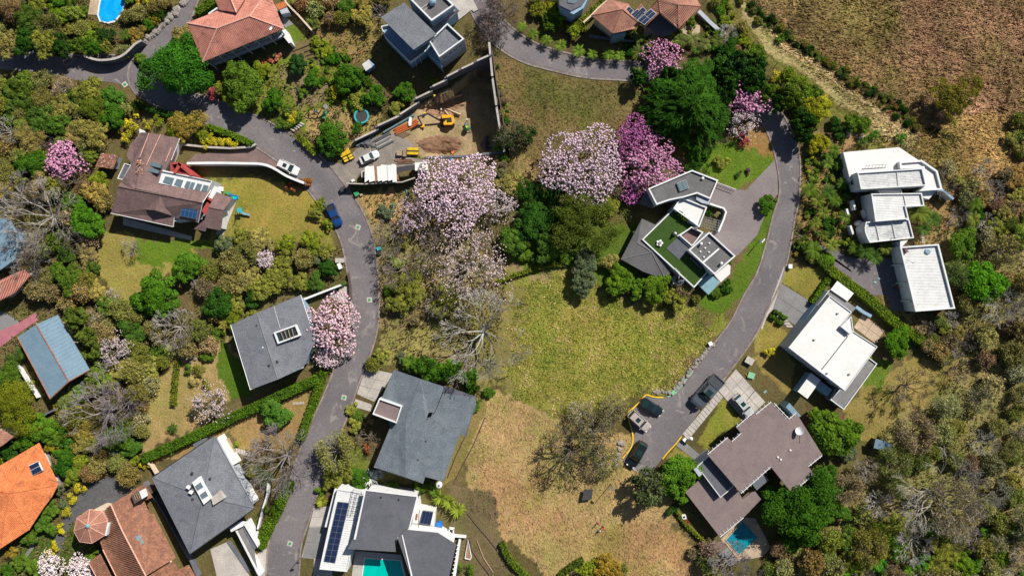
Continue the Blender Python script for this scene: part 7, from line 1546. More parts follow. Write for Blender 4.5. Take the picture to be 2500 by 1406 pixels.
P_('bare',2310,1220,120,(.3,.3,.3),'very large grey bare tree in the right woods',(.36,.33,.27)); P_('dry',2330,1250,90,(.26,.22,.12),None,(.4,.36,.3)); P_('bare',2400,1080,45,TW,None,(.45,.44,.38)); P_('bare',2225,945,62,TW,'dark spreading bare tree below the end of the long diagonal hedge',(.14,.115,.09)); P_('dry',2240,1060,62,BR,None,TWD); P_('dry',2070,1190,50,BR,None,TWD); P_('bare',1785,1375,62,TW,'grey purple bare tree at the bottom edge below the dark blue pool',(.27,.24,.24)); P_('bare',2440,740,55,TW,None,(.42,.40,.34)); P_('bare',2340,900,40,TWD,None,(.15,.11,.09))
P_('bare',430,800,60,TW,'pale bare branches above the white garden table',(.42,.38,.34)); P_('bare',320,600,30,TW,'fallen pale bare tree on the lawn below the brown shingle house',(.40,.37,.32)); P_('bare',1775,78,26,TWW,'small white grey bare tree at the shaded wall top right of the palms',(.55,.55,.55)); P_('bare',490,690,26,TW,None,(.38,.34,.32)); P_('bare',2310,450,40,TW,None,(.25,.2,.15)); P_('bare',170,440,40,TWD,None,TWD)
P_('dry',1665,700,30,BR); P_('twiggy',1250,330,55,(.08,.10,.03),'dark scrub right of the building site wall',TWD); P_('twiggy',1285,330,35,G3,None,TWD); P_('olive',1230,345,28,G3)
P_('twiggy',1205,30,45,TWD,None,TWD)
# central slope understory
for x, y, r, k, c in ((1000,700,40,'olive',OL),(975,740,32,'olive',OL),(960,705,24,'bush',G2),(1090,735,40,'olive',OL),(1120,770,40,'twiggy',OL2),(1250,590,36,'dense',(.07,.14,.02)),(1290,625,24,'bush',G2),(945,520,24,'bush',GG),(1240,450,34,'olive',OL2),(1300,470,40,'olive',G3),(1350,470,30,'olive',G3),(1330,555,30,'dense',G3),(1480,500,36,'olive',OL),(1500,450,40,'twiggy',BR),(1380,630,26,'bush',G2),(1385,580,26,'bush',G3),(930,870,20,'bush',OL),(910,890,20,'dry',OL),(985,880,22,'bush',GG),(1160,990,16,'bush',G2),(1195,960,16,'bush',(.08,.18,.02)),(1150,950,20,'bush',G1),(1110,900,24,'dense',G1)):
    P_(k,x,y,r,c)
# gardens round the houses
for x, y, r, k, c in ((325,305,26,'shrub',YEL),(310,330,22,'shrub',YEL),(365,303,16,'shrub',YEL),(390,300,18,'shrub',YG),(455,305,40,'olive',(.28,.22,.045)),(430,320,28,'olive',YG),(490,325,22,'olive',YG),(500,345,16,'shrub',YEL),(520,345,16,'shrub',YEL),(540,347,16,'shrub',YEL),(560,349,15,'shrub',YEL),(578,352,13,'shrub',YEL),(510,335,14,'shrub',YG),
    (300,240,16,'yucca',(.09,.18,.03)),(330,255,20,'bush',OL),(345,150,20,'bush',G2),(445,90,28,'olive',OL2),(700,270,14,'shrub',G2),(640,150,10,'shrub',(.45,.14,.08)),(660,145,10,'shrub',(.5,.16,.1)),(625,155,9,'shrub',(.45,.12,.08)),(680,140,9,'shrub',(.5,.18,.12)),(520,228,14,'shrub',(.40,.08,.10)),(770,520,20,'olive',OL),(780,500,18,'olive',YG),(800,545,16,'olive',YG),(715,455,14,'shrub',(.3,.1,.05)),(700,440,12,'shrub',G1),
    (700,595,26,'olive',YG),(760,590,30,'olive',YG),(790,610,24,'olive',OL),(740,630,30,'dry',OL2),(760,625,24,'bush',GG),(690,640,30,'olive',OL),(800,655,24,'dense',G3),(770,690,24,'dense',(.06,.12,.02)),(730,690,26,'olive',OL),(680,680,36,'olive',OL),(640,700,36,'olive',OL),(600,680,36,'olive',OL2),(620,730,24,'dense',G3),(570,745,26,'olive',OL),(560,640,36,'dry',OL2),(600,620,40,'dry',OL),(560,690,34,'dry',OL2),(510,660,32,'dry',OL),(500,700,30,'dry',BR),(550,600,30,'olive',GG),(630,590,36,'olive',OL2),(590,575,26,'olive',OL),(840,695,8,'shrub',G2),(820,703,8,'shrub',G2),(740,445,10,'shrub',G1),
    (620,770,22,'olive',OL),(570,780,26,'olive',YG),(530,810,20,'bush',G2),(505,870,20,'bush',G2),(490,900,18,'shrub',OL),(470,930,16,'shrub',OL2),(505,935,14,'shrub',OL),(460,900,14,'shrub',G2),(670,1010,34,'dense',(.06,.14,.02)),(665,1015,18,'shrub',(.12,.11,.03)),(420,1045,16,'shrub',G1),(575,1085,8,'shrub',YG),(355,1135,12,'shrub',YEL),(640,1160,26,'olive',GG),(620,1150,22,'olive',OL),(650,1240,16,'shrub',G2),
    (880,1170,24,'dense',G1),(850,1150,24,'olive',OL),(810,1165,30,'olive',OL),(870,1040,20,'bush',OL),(900,1025,16,'shrub',BR),(895,1095,12,'shrub',(.5,.12,.02)),(860,1000,16,'bush',OL),(875,1015,16,'bush',G2),(960,1185,18,'shrub',G2),(1025,1190,18,'dense',G2),(780,1200,14,'shrub',G2),
    (1660,110,16,'bush',G2),(1400,75,20,'dense',YG),(1415,65,16,'bush',YG),(1550,75,18,'dense',(.22,.20,.03)),(1690,55,14,'shrub',G2),(1770,150,30,'dense',G3),(1780,120,26,'dense',G3),(1830,170,26,'dense',(.03,.08,.02)),(1850,130,22,'dense',G2),
    (1895,185,18,'shrub',YEL),(1910,200,22,'shrub',YG),(1940,205,34,'dense',(.12,.18,.02)),(1975,230,30,'dense',G2),(1992,268,38,'dense',(.26,.28,.02)),(1965,250,26,'dense',YG),(2010,250,22,'shrub',YEL),(1985,300,18,'shrub',YG),(2000,350,26,'dense',(.28,.28,.02)),(1980,370,16,'shrub',YEL),(2040,305,18,'dense',G3),(2080,300,24,'dense',G2),(2110,305,22,'olive',G2),(2050,330,16,'bush',G3),(2130,330,14,'shrub',(.06,.16,.02)),(2105,345,12,'shrub',G2),(2200,335,14,'shrub',(.07,.17,.02)),
    (1700,395,30,'olive',G3),(1760,400,20,'bush',OL),(1725,420,20,'shrub',G2),(1805,425,8,'shrub',(.06,.12,.02)),(1825,420,7,'shrub',(.1,.05,.08)),(1815,345,16,'shrub',(.30,.03,.05)),(1812,330,12,'shrub',(.3,.04,.05)),(1870,505,20,'dense',G1),(1880,490,16,'dense',G2),(1752,520,12,'shrub',BR),(1735,520,10,'shrub',G3),(1780,635,10,'shrub',G2),(1770,660,14,'shrub',YG),(1775,700,18,'bush',G3),(1750,715,16,'bush',G2),(1700,730,14,'twiggy',OL),
    (1965,595,18,'dense',G2),(1950,600,12,'shrub',G2),(1985,630,16,'bush',OL),(1880,860,13,'shrub',YEL),(1870,1060,12,'shrub',G2),
    (2255,515,16,'dense',YG),(2385,520,22,'dense',G3),(2075,590,14,'shrub',YG),(1675,1275,7,'shrub',(.35,.02,.04)),(1706,1313,6,'shrub',(.3,.03,.03)),(1735,1320,14,'twiggy',BR),(1475,1380,34,'olive',(.28,.20,.03)),(1435,1390,26,'olive',YG),(1500,1400,28,'olive',(.26,.18,.03)),(1690,1350,16,'twiggy',BR),(1520,1390,20,'twiggy',OL),
    (1125,1385,16,'shrub',G2),(1150,1390,14,'shrub',G2),(1050,1180,10,'shrub',G2),(100,1150,26,'dense',G2),(160,1110,26,'dense',G1),(175,1160,24,'dense',(.12,.17,.02)),(195,1130,22,'olive',YG),(190,1190,18,'shrub',YEL),(180,1220,16,'shrub',YEL),(165,1250,16,'shrub',YEL),(150,1290,14,'shrub',YEL),(135,1330,14,'shrub',YEL),(125,1350,12,'shrub',YEL),(120,1240,24,'dense',G2),(110,1280,24,'dense',(.07,.15,.02)),(75,1310,22,'dense',G2),(30,1350,20,'shrub',(.30,.22,.03)),(50,1370,20,'dense',G2),(90,1385,24,'dense',(.10,.18,.02)),(20,1395,18,'dense',G1),(220,1360,16,'dense',G2),(230,1340,14,'shrub',G2),(155,1230,14,'olive',GG),(140,1195,16,'olive',GG)):
    P_(k,x,y,r,c)
for x, y, r, k, c in ((1775,195,34,'dense',G3),(1800,160,30,'dense',(.03,.08,.02)),(1840,200,30,'dense',G3),(1868,225,26,'dense',G2),(1765,235,30,'dense',G3),(1850,165,26,'dense',(.04,.10,.02)),(1560,190,22,'dense',G3),(1640,185,26,'dense',G3),
    (1900,250,24,'dense',G3),(1930,240,30,'dense',(.10,.16,.02)),(1958,290,28,'dense',G3),(1965,330,24,'dense',G3)):
    P_(k,x,y,r,c,zs=2.1)
for x, y, r, c in ((20,112,34,OL2),(65,108,32,G3),(110,112,34,OL),(150,116,30,G3),(190,112,26,G2),(228,118,24,G1),(258,118,18,OL)): P_('olive',x,y,r,c,zs=1.7)
for x, y, r in ((185,775,30),(215,822,26),(238,860,22)): P_('dense',x,y,r,(.09,.13,.02),zs=1.9)
# woods: scattered by region, keeping clear of what stands there already
def wood(poly, step, kinds, rmin, rmax, seed, avoid=.5, tag='wood'):
    rg = random.Random(seed); xs = [p[0] for p in poly]; ys = [p[1] for p in poly]; got = []
    A_ = XY('P', poly)
    for _ in range(int((max(xs)-min(xs))*(max(ys)-min(ys))/step/step*3)):
        x = rg.uniform(min(xs), max(xs)); y = rg.uniform(min(ys), max(ys))
        if not pip(np.array([x]), np.array([y]), poly)[0]: continue
        k, c = rg.choice(kinds); r = rg.uniform(rmin, rmax)*(1 if k != 'shrub' else .45)
        X, Y, _ = W('P', x, y, 3); 
        if occ(np.array([X]), np.array([Y]))[0]: continue
        sx = [occ(np.array([X+r*.05*a]), np.array([Y+r*.05*b]))[0] for a, b in ((1,0),(-1,0),(0,1),(0,-1))]
        if any(sx): continue
        if any((x-q[1])**2+(y-q[2])**2 < ((r+q[3])*avoid)**2 for q in PLANTS): continue
        cc = tuple(v*rg.uniform(.8, 1.2) for v in c); P_(k, x, y, r, cc, bark=rg.choice([TW, TWD, TWW]))
WK = [('dry',OL2),('dry',OL),('olive',OL),('olive',OL2),('twiggy',OL2),('twiggy',DRY),('olive',G2),('dry',(.27,.22,.08)),('dense',(.07,.13,.02)),('bare',TW)]
WY = [('olive',OL),('olive',YG),('dense',G1),('dense',G2),('olive',G3),('dry',OL2),('palm',(.10,.15,.02)),('shrub',YEL)]
WR = [('dry',OL2),('dry',(.22,.20,.09)),('twiggy',DRY),('twiggy',BR),('bare',TWW),('bare',TW),('dry',DRY),('dry',OL),('twiggy',OL2),('olive',OL),('dry',(.17,.20,.05))]
wood([(-15,0),(120,-15),(150,120),(0,110)], 26, WK, 20, 44, 1)
wood([(100,-15),(210,-15),(215,60),(330,80),(370,60),(400,20),(330,120),(270,150),(60,150),(0,115),(110,80)], 22, WY, 14, 30, 2)
wood([(300,-15),(450,-15),(440,0),(380,60),(300,70)], 20, WY, 14, 26, 3)
wood([(-15,185),(180,195),(310,235),(310,280),(285,320),(225,400),(255,470),(265,500),(240,600),(235,690),(330,760),(330,800),(230,830),(150,760),(75,700),(-15,450)], 24, WK, 22, 44, 4)
wood([(225,700),(340,770),(480,780),(555,750),(555,800),(540,850),(440,850),(400,880),(350,1000),(350,1100),(330,1180),(210,1170),(140,1050),(225,930),(200,860),(180,800)], 22, WK, 20, 38, 5)
wood([(150,930),(215,920),(180,1060),(140,1050)], 18, WY, 14, 26, 6)
wood([(700,-15),(940,-15),(930,50),(870,60),(760,60)], 22, WK, 16, 34, 7)
wood([(-15,1180),(60,1080),(180,1080),(200,1170),(150,1180),(-15,1100)], 18, WY, 14, 28, 8)
wood([(2330,560),(2515,540),(2515,1420),(1900,1420),(1850,1350),(1900,1330),(2080,1300),(2090,1140),(2200,1080),(2320,920),(2345,780)], 33, WR, 24, 62, 9, avoid=.62)
wood([(2230,780),(2340,780),(2340,900),(2260,860)], 20, WR, 14, 30, 10)
wood([(2280,400),(2515,420),(2515,580),(2400,600),(2330,520)], 34, [('twiggy',DRY),('bare',TW),('twiggy',BR),('olive',OL2)], 18, 36, 11)
wood([(2470,290),(2515,280),(2515,420),(2480,380)], 20, [('olive',OL2),('twiggy',OL)], 18, 30, 12)
wood([(1700,1340),(1850,1340),(1900,1420),(1720,1420)], 22, WR, 16, 30, 13)
wood([(2000,1290),(2515,1290),(2515,1420),(2000,1420)], 20, [('olive',(.10,.18,.02)),('dense',(.08,.19,.02)),('dry',OL2)], 20, 42, 14)
wood([(940,540),(1250,560),(1250,720),(1180,860),(940,800)], 60, [('twiggy',OL2),('bush',OL),('bare',TW),('twiggy',DRY)], 12, 22, 15, avoid=.9)
P_('bare',958,575,48,TW,'bare tree throwing branch shadows on the left road, upper one',(.24,.20,.17)); P_('bare',985,655,55,TW,'bare tree throwing branch shadows on the left road, lower one',(.26,.22,.18)); P_('bare',1060,600,50,TW,None,(.25,.2,.17)); P_('bare',1075,740,46,TW,None,(.33,.29,.25))
wood([(1940,620),(1960,380),(2060,360),(2075,480),(2080,620)], 20, [('shrub',G2),('bush',G3),('palm',(.09,.15,.02)),('shrub',OL)], 12, 20, 16)
wood([(1500,60),(1760,60),(1760,120),(1520,150)], 17, [('shrub',G2),('bush',G3),('palm',(.09,.15,.02)),('shrub',OL)], 12, 18, 17)
wood([(1740,-15),(1780,10),(1835,90),(1860,175),(1800,160),(1760,60)], 18, [('bush',G2),('bush',YG),('twiggy',OL2),('shrub',YG)], 12, 22, 18)
wood([(1300,-15),(1400,-15),(1370,60),(1320,60)], 20, WY, 14, 24, 19)
wood([(760,90),(840,120),(900,200),(860,280),(800,250),(760,170)], 20, [('shrub',G2),('bush',G1),('shrub',YG)], 10, 20, 20)
wood([(1210,130),(1225,470),(1250,470),(1245,300),(1225,200)], 16, [('shrub',G3),('twiggy',BR),('shrub',OL)], 9, 16, 21)
wood([(1795,-10),(1850,15),(1945,88),(2078,176),(2215,262),(2250,320),(2200,300),(2078,204),(1945,114),(1845,50)], 14, [('twiggy',G3),('twiggy',OL),('shrub',G2)], 6, 12, 22)
# ================================================================ hedges
def hedge(lb, crop, pts, wpx, hgt, color, smooth=False, dens=34, leaf=.22):
    P = [PX(crop, *p) for p in pts]; L = spline([(*p, 0) for p in P], 6) if smooth or len(P) > 2 else [(P[0][0]+(P[1][0]-P[0][0])*k/12, P[0][1]+(P[1][1]-P[0][1])*k/12) for k in range(13)]
    q = [W('P', p[0], p[1], hgt)[:2] for p in L]; w = wpx/10.0; a = offset_line(q, w/2); b = offset_line(q, -w/2); n = len(q)
    t = thing('hedge', lb, 'hedge', (q[0][0], q[0][1], 0)); s = .82; ai = offset_line(q, w/2*s); bi = offset_line(q, -w/2*s)
    V = [(p[0], p[1], 0) for p in ai]+[(p[0], p[1], hgt*.88) for p in ai]+[(p[0], p[1], hgt*.88) for p in bi]+[(p[0], p[1], 0) for p in bi]
    F = [(r*n+i, r*n+i+1, (r+1)*n+i+1, (r+1)*n+i) for i in range(n-1) for r in range(3)]+[(0, n, 2*n, 3*n), (n-1, 4*n-1, 3*n-1, 2*n-1)]
    c = mk('branches', V, F, M['hedge_in'], t); occupy(a+b[::-1])
    rg = np.random.default_rng(len(lb)); Q = np.array(q); seg = np.linalg.norm(Q[1:]-Q[:-1], axis=1); tot = seg.sum(); N_ = int(tot*(w+2*hgt*.7)*dens)
    u = rg.uniform(0, tot, N_); cs = np.concatenate([[0], np.cumsum(seg)]); k = np.clip(np.searchsorted(cs, u)-1, 0, n-2); f = (u-cs[k])/np.maximum(seg[k], 1e-6); c0 = Q[k]+(Q[k+1]-Q[k])*f[:, None]; d = (Q[k+1]-Q[k])/np.maximum(seg[k], 1e-6)[:, None]; sd = np.stack([-d[:, 1], d[:, 0]], 1)
    v = rg.uniform(-1, 1, N_)*(1+hgt*1.4/w); lim = np.clip(v, -1, 1); over = np.abs(v)-1; zz = np.where(over > 0, hgt*(1-over/(hgt*1.4/w)), hgt)+rg.normal(0, .09, N_)+.12*noise2(c0[:, 0], c0[:, 1], 2.0, 3)
    C = np.stack([c0[:, 0]+sd[:, 0]*lim*w/2, c0[:, 1]+sd[:, 1]*lim*w/2, zz], 1)+rg.normal(size=(N_, 3))*.09
    side = np.where(over > 0, np.sign(v), 0.0); Nn = np.stack([sd[:, 0]*side, sd[:, 1]*side, np.where(over > 0, .4, 1.0)], 1); Nn = unit(Nn+rg.normal(size=(N_, 3))*.45)
    Pp, Ff = cards(C, Nn, leaf*rg.uniform(.6, 1.3, N_), .55, rg); me = mesh('leaves', Pp-np.array([q[0][0], q[0][1], 0]), Ff, M['leaf'], np.repeat(np.clip(.5+rg.normal(0, .2, N_)+.15*noise2(c0[:, 0], c0[:, 1], 1.3, 9), 0, 1), 4))
    o = link('leaves', me, t); o.color = (*color, 1); return t
M['hedge_in'] = surf('hedge twigs', (.03,.05,.01), (.02,.035,.008), .95, 1, 4, .3)
HG = (.095,.175,.012); HY = (.15,.185,.018)
hedge('long straight clipped hedge running from the left road down left above the pyramid roof house','P',[(345,1122),(480,1062),(620,995),(775,925)],21,2.0,(.075,.155,.012))
hedge('clipped hedge along the left verge of the left road beside the round bush','P',[(790,905),(770,965),(745,1035),(732,1075)],17,1.6,HG,True)
hedge('bottom hedge along the left road beside the pyramid roof house','P',[(705,1175),(680,1235),(650,1295),(632,1338)],24,1.6,HG,True)
hedge('narrow upright hedge on the bare earth beside the white garden table','P',[(432,880),(425,930),(421,990)],10,1.2,HY)
hedge('long diagonal hedge between the two white roofed houses, down to the right woods','P',[(2025,655),(2070,690),(2130,735),(2185,785),(2250,830),(2325,882)],21,1.8,(.12,.19,.015))
hedge('short hedge continuing upward from the long diagonal hedge, right of the lawn','P',[(2000,625),(2025,655)],22,1.6,G2)
hedge('hedge behind the lawn left of the small white carport roof','P',[(2025,680),(2000,715),(1985,740)],12,1.4,HG)
hedge('curved hedge above the yellow shrubs along the upper road','P',[(505,308),(540,320),(580,335),(615,352)],13,1.5,HG,True)
hedge('hedge along the road under the round bright green tree','P',[(320,250),(370,268),(420,280),(480,295)],12,1.4,G3,True)
hedge('hedge at the lower side of the left road below the timber steps','P',[(725,330),(745,350),(770,375)],14,1.2,YG,True)
hedge('hedge left of the timber steps at the road','P',[(680,300),(700,305),(730,285)],15,1.2,(.10,.17,.02),True)
hedge('thin green hedge line above the dry meadow','P',[(1215,688),(1270,668),(1330,650),(1380,645)],9,1.0,HY,True)
hedge('hedge left of the salmon tiled villa along the upper road','P',[(478,30),(500,15),(530,-10)],18,1.8,HG)
hedge('steep hedge left of the brown tile villa','P',[(1390,80),(1430,45),(1475,0)],16,1.8,HY)
hedge('dark low hedge strip at the corner of the brown felt house terrace','P',[(1648,1240),(1670,1275),(1700,1305),(1752,1350)],8,.9,HY)
hedge('short dark hedge left of the brown felt house terrace','P',[(1630,1255),(1655,1235)],12,1.2,G3)
hedge('curved hedge at the bottom edge of the dry slope','P',[(1225,1325),(1240,1360),(1265,1390),(1300,1420)],14,1.2,(.10,.15,.015),True)
hedge('dark hedge curve at the bottom edge, right of the curved one','P',[(1365,1410),(1395,1385),(1425,1368)],14,1.2,(.08,.12,.015),True)
hedge('little hedge on the turf roof beside the white box roof','6',[(640,480),(680,515),(735,565)],9,5.2,HG)
for x, y, lb in ((150,412,'upper left'),(218,457,'upper right'),(115,460,'lower left'),(185,510,'lower right')):
    hedge(lb+' of the four small clipped hedge blocks beside the grey driveway','9',[(x-28,y-15),(x+28,y+18)],9,1.0,(.08,.16,.015))
def ball(lb, px, py, r, c):
    R = r/10.0; x, y, _ = W('P', px, py, R*.8); t = thing('round_bush', lb, 'bush', (x, y, 0)); rg = np.random.default_rng(3); n = int(300*R*R); d = unit(rg.normal(size=(n, 3))); d[:, 2] = np.abs(d[:, 2]); C = d*np.array([R, R, R*.9]); P, F = cards(C, unit(d+rg.normal(size=d.shape)*.35), .2*rg.uniform(.6, 1.3, n), .55, rg)
    o = link('leaves', mesh('leaves', P, F, M['leaf'], np.repeat(np.clip(.5+rg.normal(0, .2, n), 0, 1), 4)), t); o.color = (*c, 1); s = MB().lathe((0,0,0), [(R*.7,0),(R*.9,R*.35),(R*.6,R*.72),(.1,R*.84)], 16); link('branches', mesh('branches', s.V, s.F, M['hedge_in']), t)
ball('round clipped green bush ball at the top of the long diagonal hedge', 2024, 635, 19, (.10,.22,.015))
# ================================================================ labels for the plants: by kind, look and nearest landmark
LM = [('the salmon tiled villa',580,75),('the blue grey modern house',1035,80),('the brown shingle house',410,450),('the blue metal roof',130,870),('the grey gable house',660,840),('the pyramid roof house',495,1205),('the slate grey house',1040,1040),('the solar roof house',880,1300),('the old brown tile house',340,1310),('the octagonal turret',225,1283),('the orange tile roof',55,1200),
      ('the angular white house',1660,560),('the white ribbed roofs',2170,480),('the long ribbed building',2260,680),('the large white flat roof',2030,820),('the brown felt roof',1860,1090),('the dark blue pool',1810,1310),('the brown tile villa',1580,40),('the feathery dark tree',1690,250),('the building site',1110,280),('the site hut',940,425),('the left road bend',880,600),('the loop road',1915,330),
      ('the bright blue pool',270,25),('the lone field tree',2330,240),('the turning place',1600,1050),('the yellow green meadow',1480,850),('the dry bottom slope',1300,1250),('the biggest right woods tree',2310,1220),('the slate blue shed roof',2155,1085),('the half bare blossom tree',1145,640),('the bare roadside tree',690,1118),('the gravel drive bare tree',245,1010),('the white garden table',463,870),('the road junction',310,200),('the trampoline',882,283),('the lower right corner',2500,1406),('the right edge hedge end',2325,880),('the terracotta roof',40,690),('the curved gravel drive',250,1200)]
def tone(c):
    r, g, b = c
    if r > .55: return 'whitish pink'
    if r > g*1.9: return 'reddish'
    if r > .24 and g > .24: return 'bright yellow' if b < .05 else 'silvery'
    if g > r*1.9: return 'deep green' if g < .12 else 'bright green'
    if g > r*1.25: return 'green' if r > .06 else 'dark green'
    if g >= r*.95: return 'olive' if r < .16 else 'pale olive'
    if r > .22: return 'straw coloured'
    return 'brownish'
KW = {'dense':'leafy tree','olive':'bushy tree','dry':'dry twiggy tree','bare':'leafless tree','twiggy':'scrubby bush','pink':'blossom tree','sparsepink':'blossom tree','palm':'palm','shrub':'shrub','bush':'bush','yucca':'spiky rosette plant','feather':'tree','openleaf':'tree'}
def szw(r): return 'tiny' if r < 12 else 'small' if r < 20 else 'middling' if r < 32 else 'large' if r < 50 else 'very large'
palms = [p for p in PLANTS if p[6] == 'row:palm']; ordn = ['first','second','third','fourth','fifth','sixth','seventh','eighth','ninth','tenth','eleventh','twelfth','thirteenth','fourteenth','fifteenth','sixteenth','seventeenth','eighteenth','nineteenth','twentieth']
for i, p in enumerate(palms): p[6] = ordn[i]+' round palm from the left in the row along the loop road'; p[0]['group'] = 'palms in a row along the loop road'
groups = {}
for p in PLANTS:
    if p[6]: p[0]['label'] = p[6]; continue
    d = sorted(((math.hypot(p[1]-x, p[2]-y), n, p[1]-x, p[2]-y) for n, x, y in LM))[0]; dx, dy = d[2], d[3]
    hv = ('right of' if dx > 0 else 'left of') if abs(dx) > 2.2*abs(dy) else ('below' if dy > 0 else 'above') if abs(dy) > 2.2*abs(dx) else ('below and right of' if dx > 0 and dy > 0 else 'below and left of' if dy > 0 else 'above and right of' if dx > 0 else 'above and left of')
    col_ = 'grey' if p[4] == 'bare' else tone(p[5])
    key = (col_+' '+KW[p[4]], hv+' '+d[1]); groups.setdefault(key, []).append((d[0], p))
for (a, b), L in groups.items():
    L.sort(key=lambda v: v[0]); n = len(L)
    for i, (dd, p) in enumerate(L):
        s = szw(p[3])
        if n == 1: lb = f'{s} {a} {b}'
        else:
            pos = 'nearest' if i == 0 else 'farthest' if i == n-1 else ordn[i]+' nearest'
            lb = f'{s} {a} {b}, the {pos} of {["","","two","three","four","five","six","seven","eight","nine"][n] if n < 10 else "many"}'
        if len(lb.split()) > 16: lb = f'{s} {a} {b}, {pos}'
        if len(lb.split()) > 16: lb = f'{a} {b}, {pos}'
        p[0]['label'] = lb
PG = {'dense':'leafy trees','olive':'bushy trees','dry':'dry twiggy trees','bare':'leafless trees','twiggy':'scrubby bushes','pink':'pink blossom trees','sparsepink':'pink blossom trees','palm':'garden palms','shrub':'garden shrubs','bush':'bushes','yucca':'spiky rosette plants'}
for p in PLANTS:
    if p[4] in PG and 'group' not in p[0]: p[0]['group'] = PG[p[4]]
# ================================================================ grass and litter (stuff)
def blades(name, lb, cat, poly, dens, L, wd, tint, seed, lean=(0,0), hgt=.25, spread=.5, clump=0.0, avoid=True, colf=None, z=0.02, tonen=.12):
    A = poly; xs = [p[0] for p in A]; ys = [p[1] for p in A]; x0, x1, y0, y1 = max(-135, min(xs)), min(135, max(xs)), max(-79, min(ys)), min(79, max(ys)); rg = np.random.default_rng(seed)
    n = int((x1-x0)*(y1-y0)*dens); X = rg.uniform(x0, x1, n); Y = rg.uniform(y0, y1, n); wob = noise2(X, Y, .9, seed)*(2.4 if name == 'meadow_grass' else .7)
    k = pip(X+wob, Y+wob, A)
    if avoid: k &= ~occ(X, Y)
    if clump: k &= (noise2(X, Y, 1.1, seed+5)+rg.normal(0, .35, n)) > clump-1
    X, Y = X[k], Y[k]; n = len(X)
    if n == 0: return
    ang = rg.normal(0, spread*3.14, n)+math.atan2(lean[1], lean[0])+1.2*noise2(X, Y, .8, seed+2)*spread; l = L*rg.uniform(.5, 1.3, n); w = wd*rg.uniform(.6, 1.3, n)
    D = np.stack([np.cos(ang), np.sin(ang), np.zeros(n)], 1); Sd = np.stack([-np.sin(ang), np.cos(ang), np.zeros(n)], 1); B = np.stack([X, Y, terrain(X, Y)+z], 1); hz = hgt*rg.uniform(.3, 1.2, n)
    P = np.stack([B-Sd*w[:, None]/2, B+Sd*w[:, None]/2, B+D*l[:, None]*.6+Sd*w[:, None]*.25+np.array([0,0,1])*hz[:, None], B+D*l[:, None]+np.array([0,0,1])*(hz*.85)[:, None]], 1).reshape(-1, 3)
    F = np.arange(4*n).reshape(n, 4); gc = groundcol(X, Y)*np.array(tint) if colf is None else colf(X, Y, rg)
    o = mk(name, P, F, M['leafc'], kind='stuff', label=lb, cat=cat, attr=np.repeat(np.clip(.5+rg.normal(0, .22, n)+tonen*noise2(X, Y, 1.3, seed+8)+tonen*noise2(X, Y, .35, seed+9), 0, 1), 4), col=np.repeat(gc, 4, 0)); return o
fr = [(-136,-79),(136,-79),(136,79),(-136,79)]
mead = XY('P', [(1260,700),(1400,660),(1560,740),(1740,770),(1760,800),(1680,900),(1640,960),(1560,960),(1420,1020),(1280,985),(1225,960),(1250,880),(1225,820),(1265,760)])
def meadc(X, Y, rg):
    c = np.array([(.38,.31,.09),(.19,.215,.032),(.09,.135,.02),(.52,.37,.20),(.31,.275,.055)]); g = noise2(X, Y, .5, 61)+.7*noise2(X, Y, 1.6, 62)+rg.normal(0, .55, len(X)); k = np.where(g > .9, 2, np.where(g > .15, 1, np.where(g > -.35, 4, np.where(g > -1.05, 0, 3)))); return c[k]
blades('meadow_grass', 'tufted yellow green grass of the meadow in the middle', 'grass', mead, 9, .45, .22, None, 1, (-.6,-.8), .25, .5, colf=meadc)
dry1 = XY('P', [(1780,-60),(2560,-60),(2560,560),(2400,520),(2240,400),(2060,230),(1900,110)])
blades('dry_grass', 'long brown dry grass lying in swirls on the top right field', 'grass', dry1, 8, 1.5, .19, (1.2,1.18,1.15), 2, (-1,-.2), .35, .2, tonen=.26)
dry2 = XY('P', [(1200,960),(1260,970),(1400,1040),(1540,1060),(1560,1160),(1640,1190),(1640,1300),(1760,1420),(1440,1460),(1330,1400),(1250,1320),(1150,1240),(1130,1140),(1170,1040)])
blades('dry_grass', 'golden dry grass combed over the bottom slope', 'grass', dry2, 6, .7, .15, (1.2,1.2,1.2), 3, (.3,-1), .2, .18)
dry3 = XY('P', [(1205,125),(1330,185),(1560,200),(1590,260),(1500,330),(1330,380),(1290,470),(1240,490),(1220,420),(1235,300)])
blades('dry_grass', 'olive brown dry grass on the slope right of the building site', 'grass', dry3, 6, .7, .16, (1.15,1.15,1.1), 4, (.8,-.6), .22, .25)
blades('path_grass', 'pale trampled grass strip beside the top right field', 'grass', XY('P', [(1730,-40),(1860,60),(1990,170),(2120,260),(2260,370),(2200,380),(2060,270),(1900,150),(1740,20)]), 6, .7, .14, (1.2,1.2,1.2), 5, (.8,-.6), .15, .2)
wl = XY('P', [(-15,-15),(460,-15),(440,30),(330,120),(0,115)]); 
litc = lambda X, Y, rg: np.array([(.20,.15,.08),(.13,.13,.035),(.09,.12,.02),(.28,.21,.11),(.16,.12,.07),(.07,.06,.04)])[rg.choice(6, len(X), p=[.22,.22,.16,.12,.16,.12])]
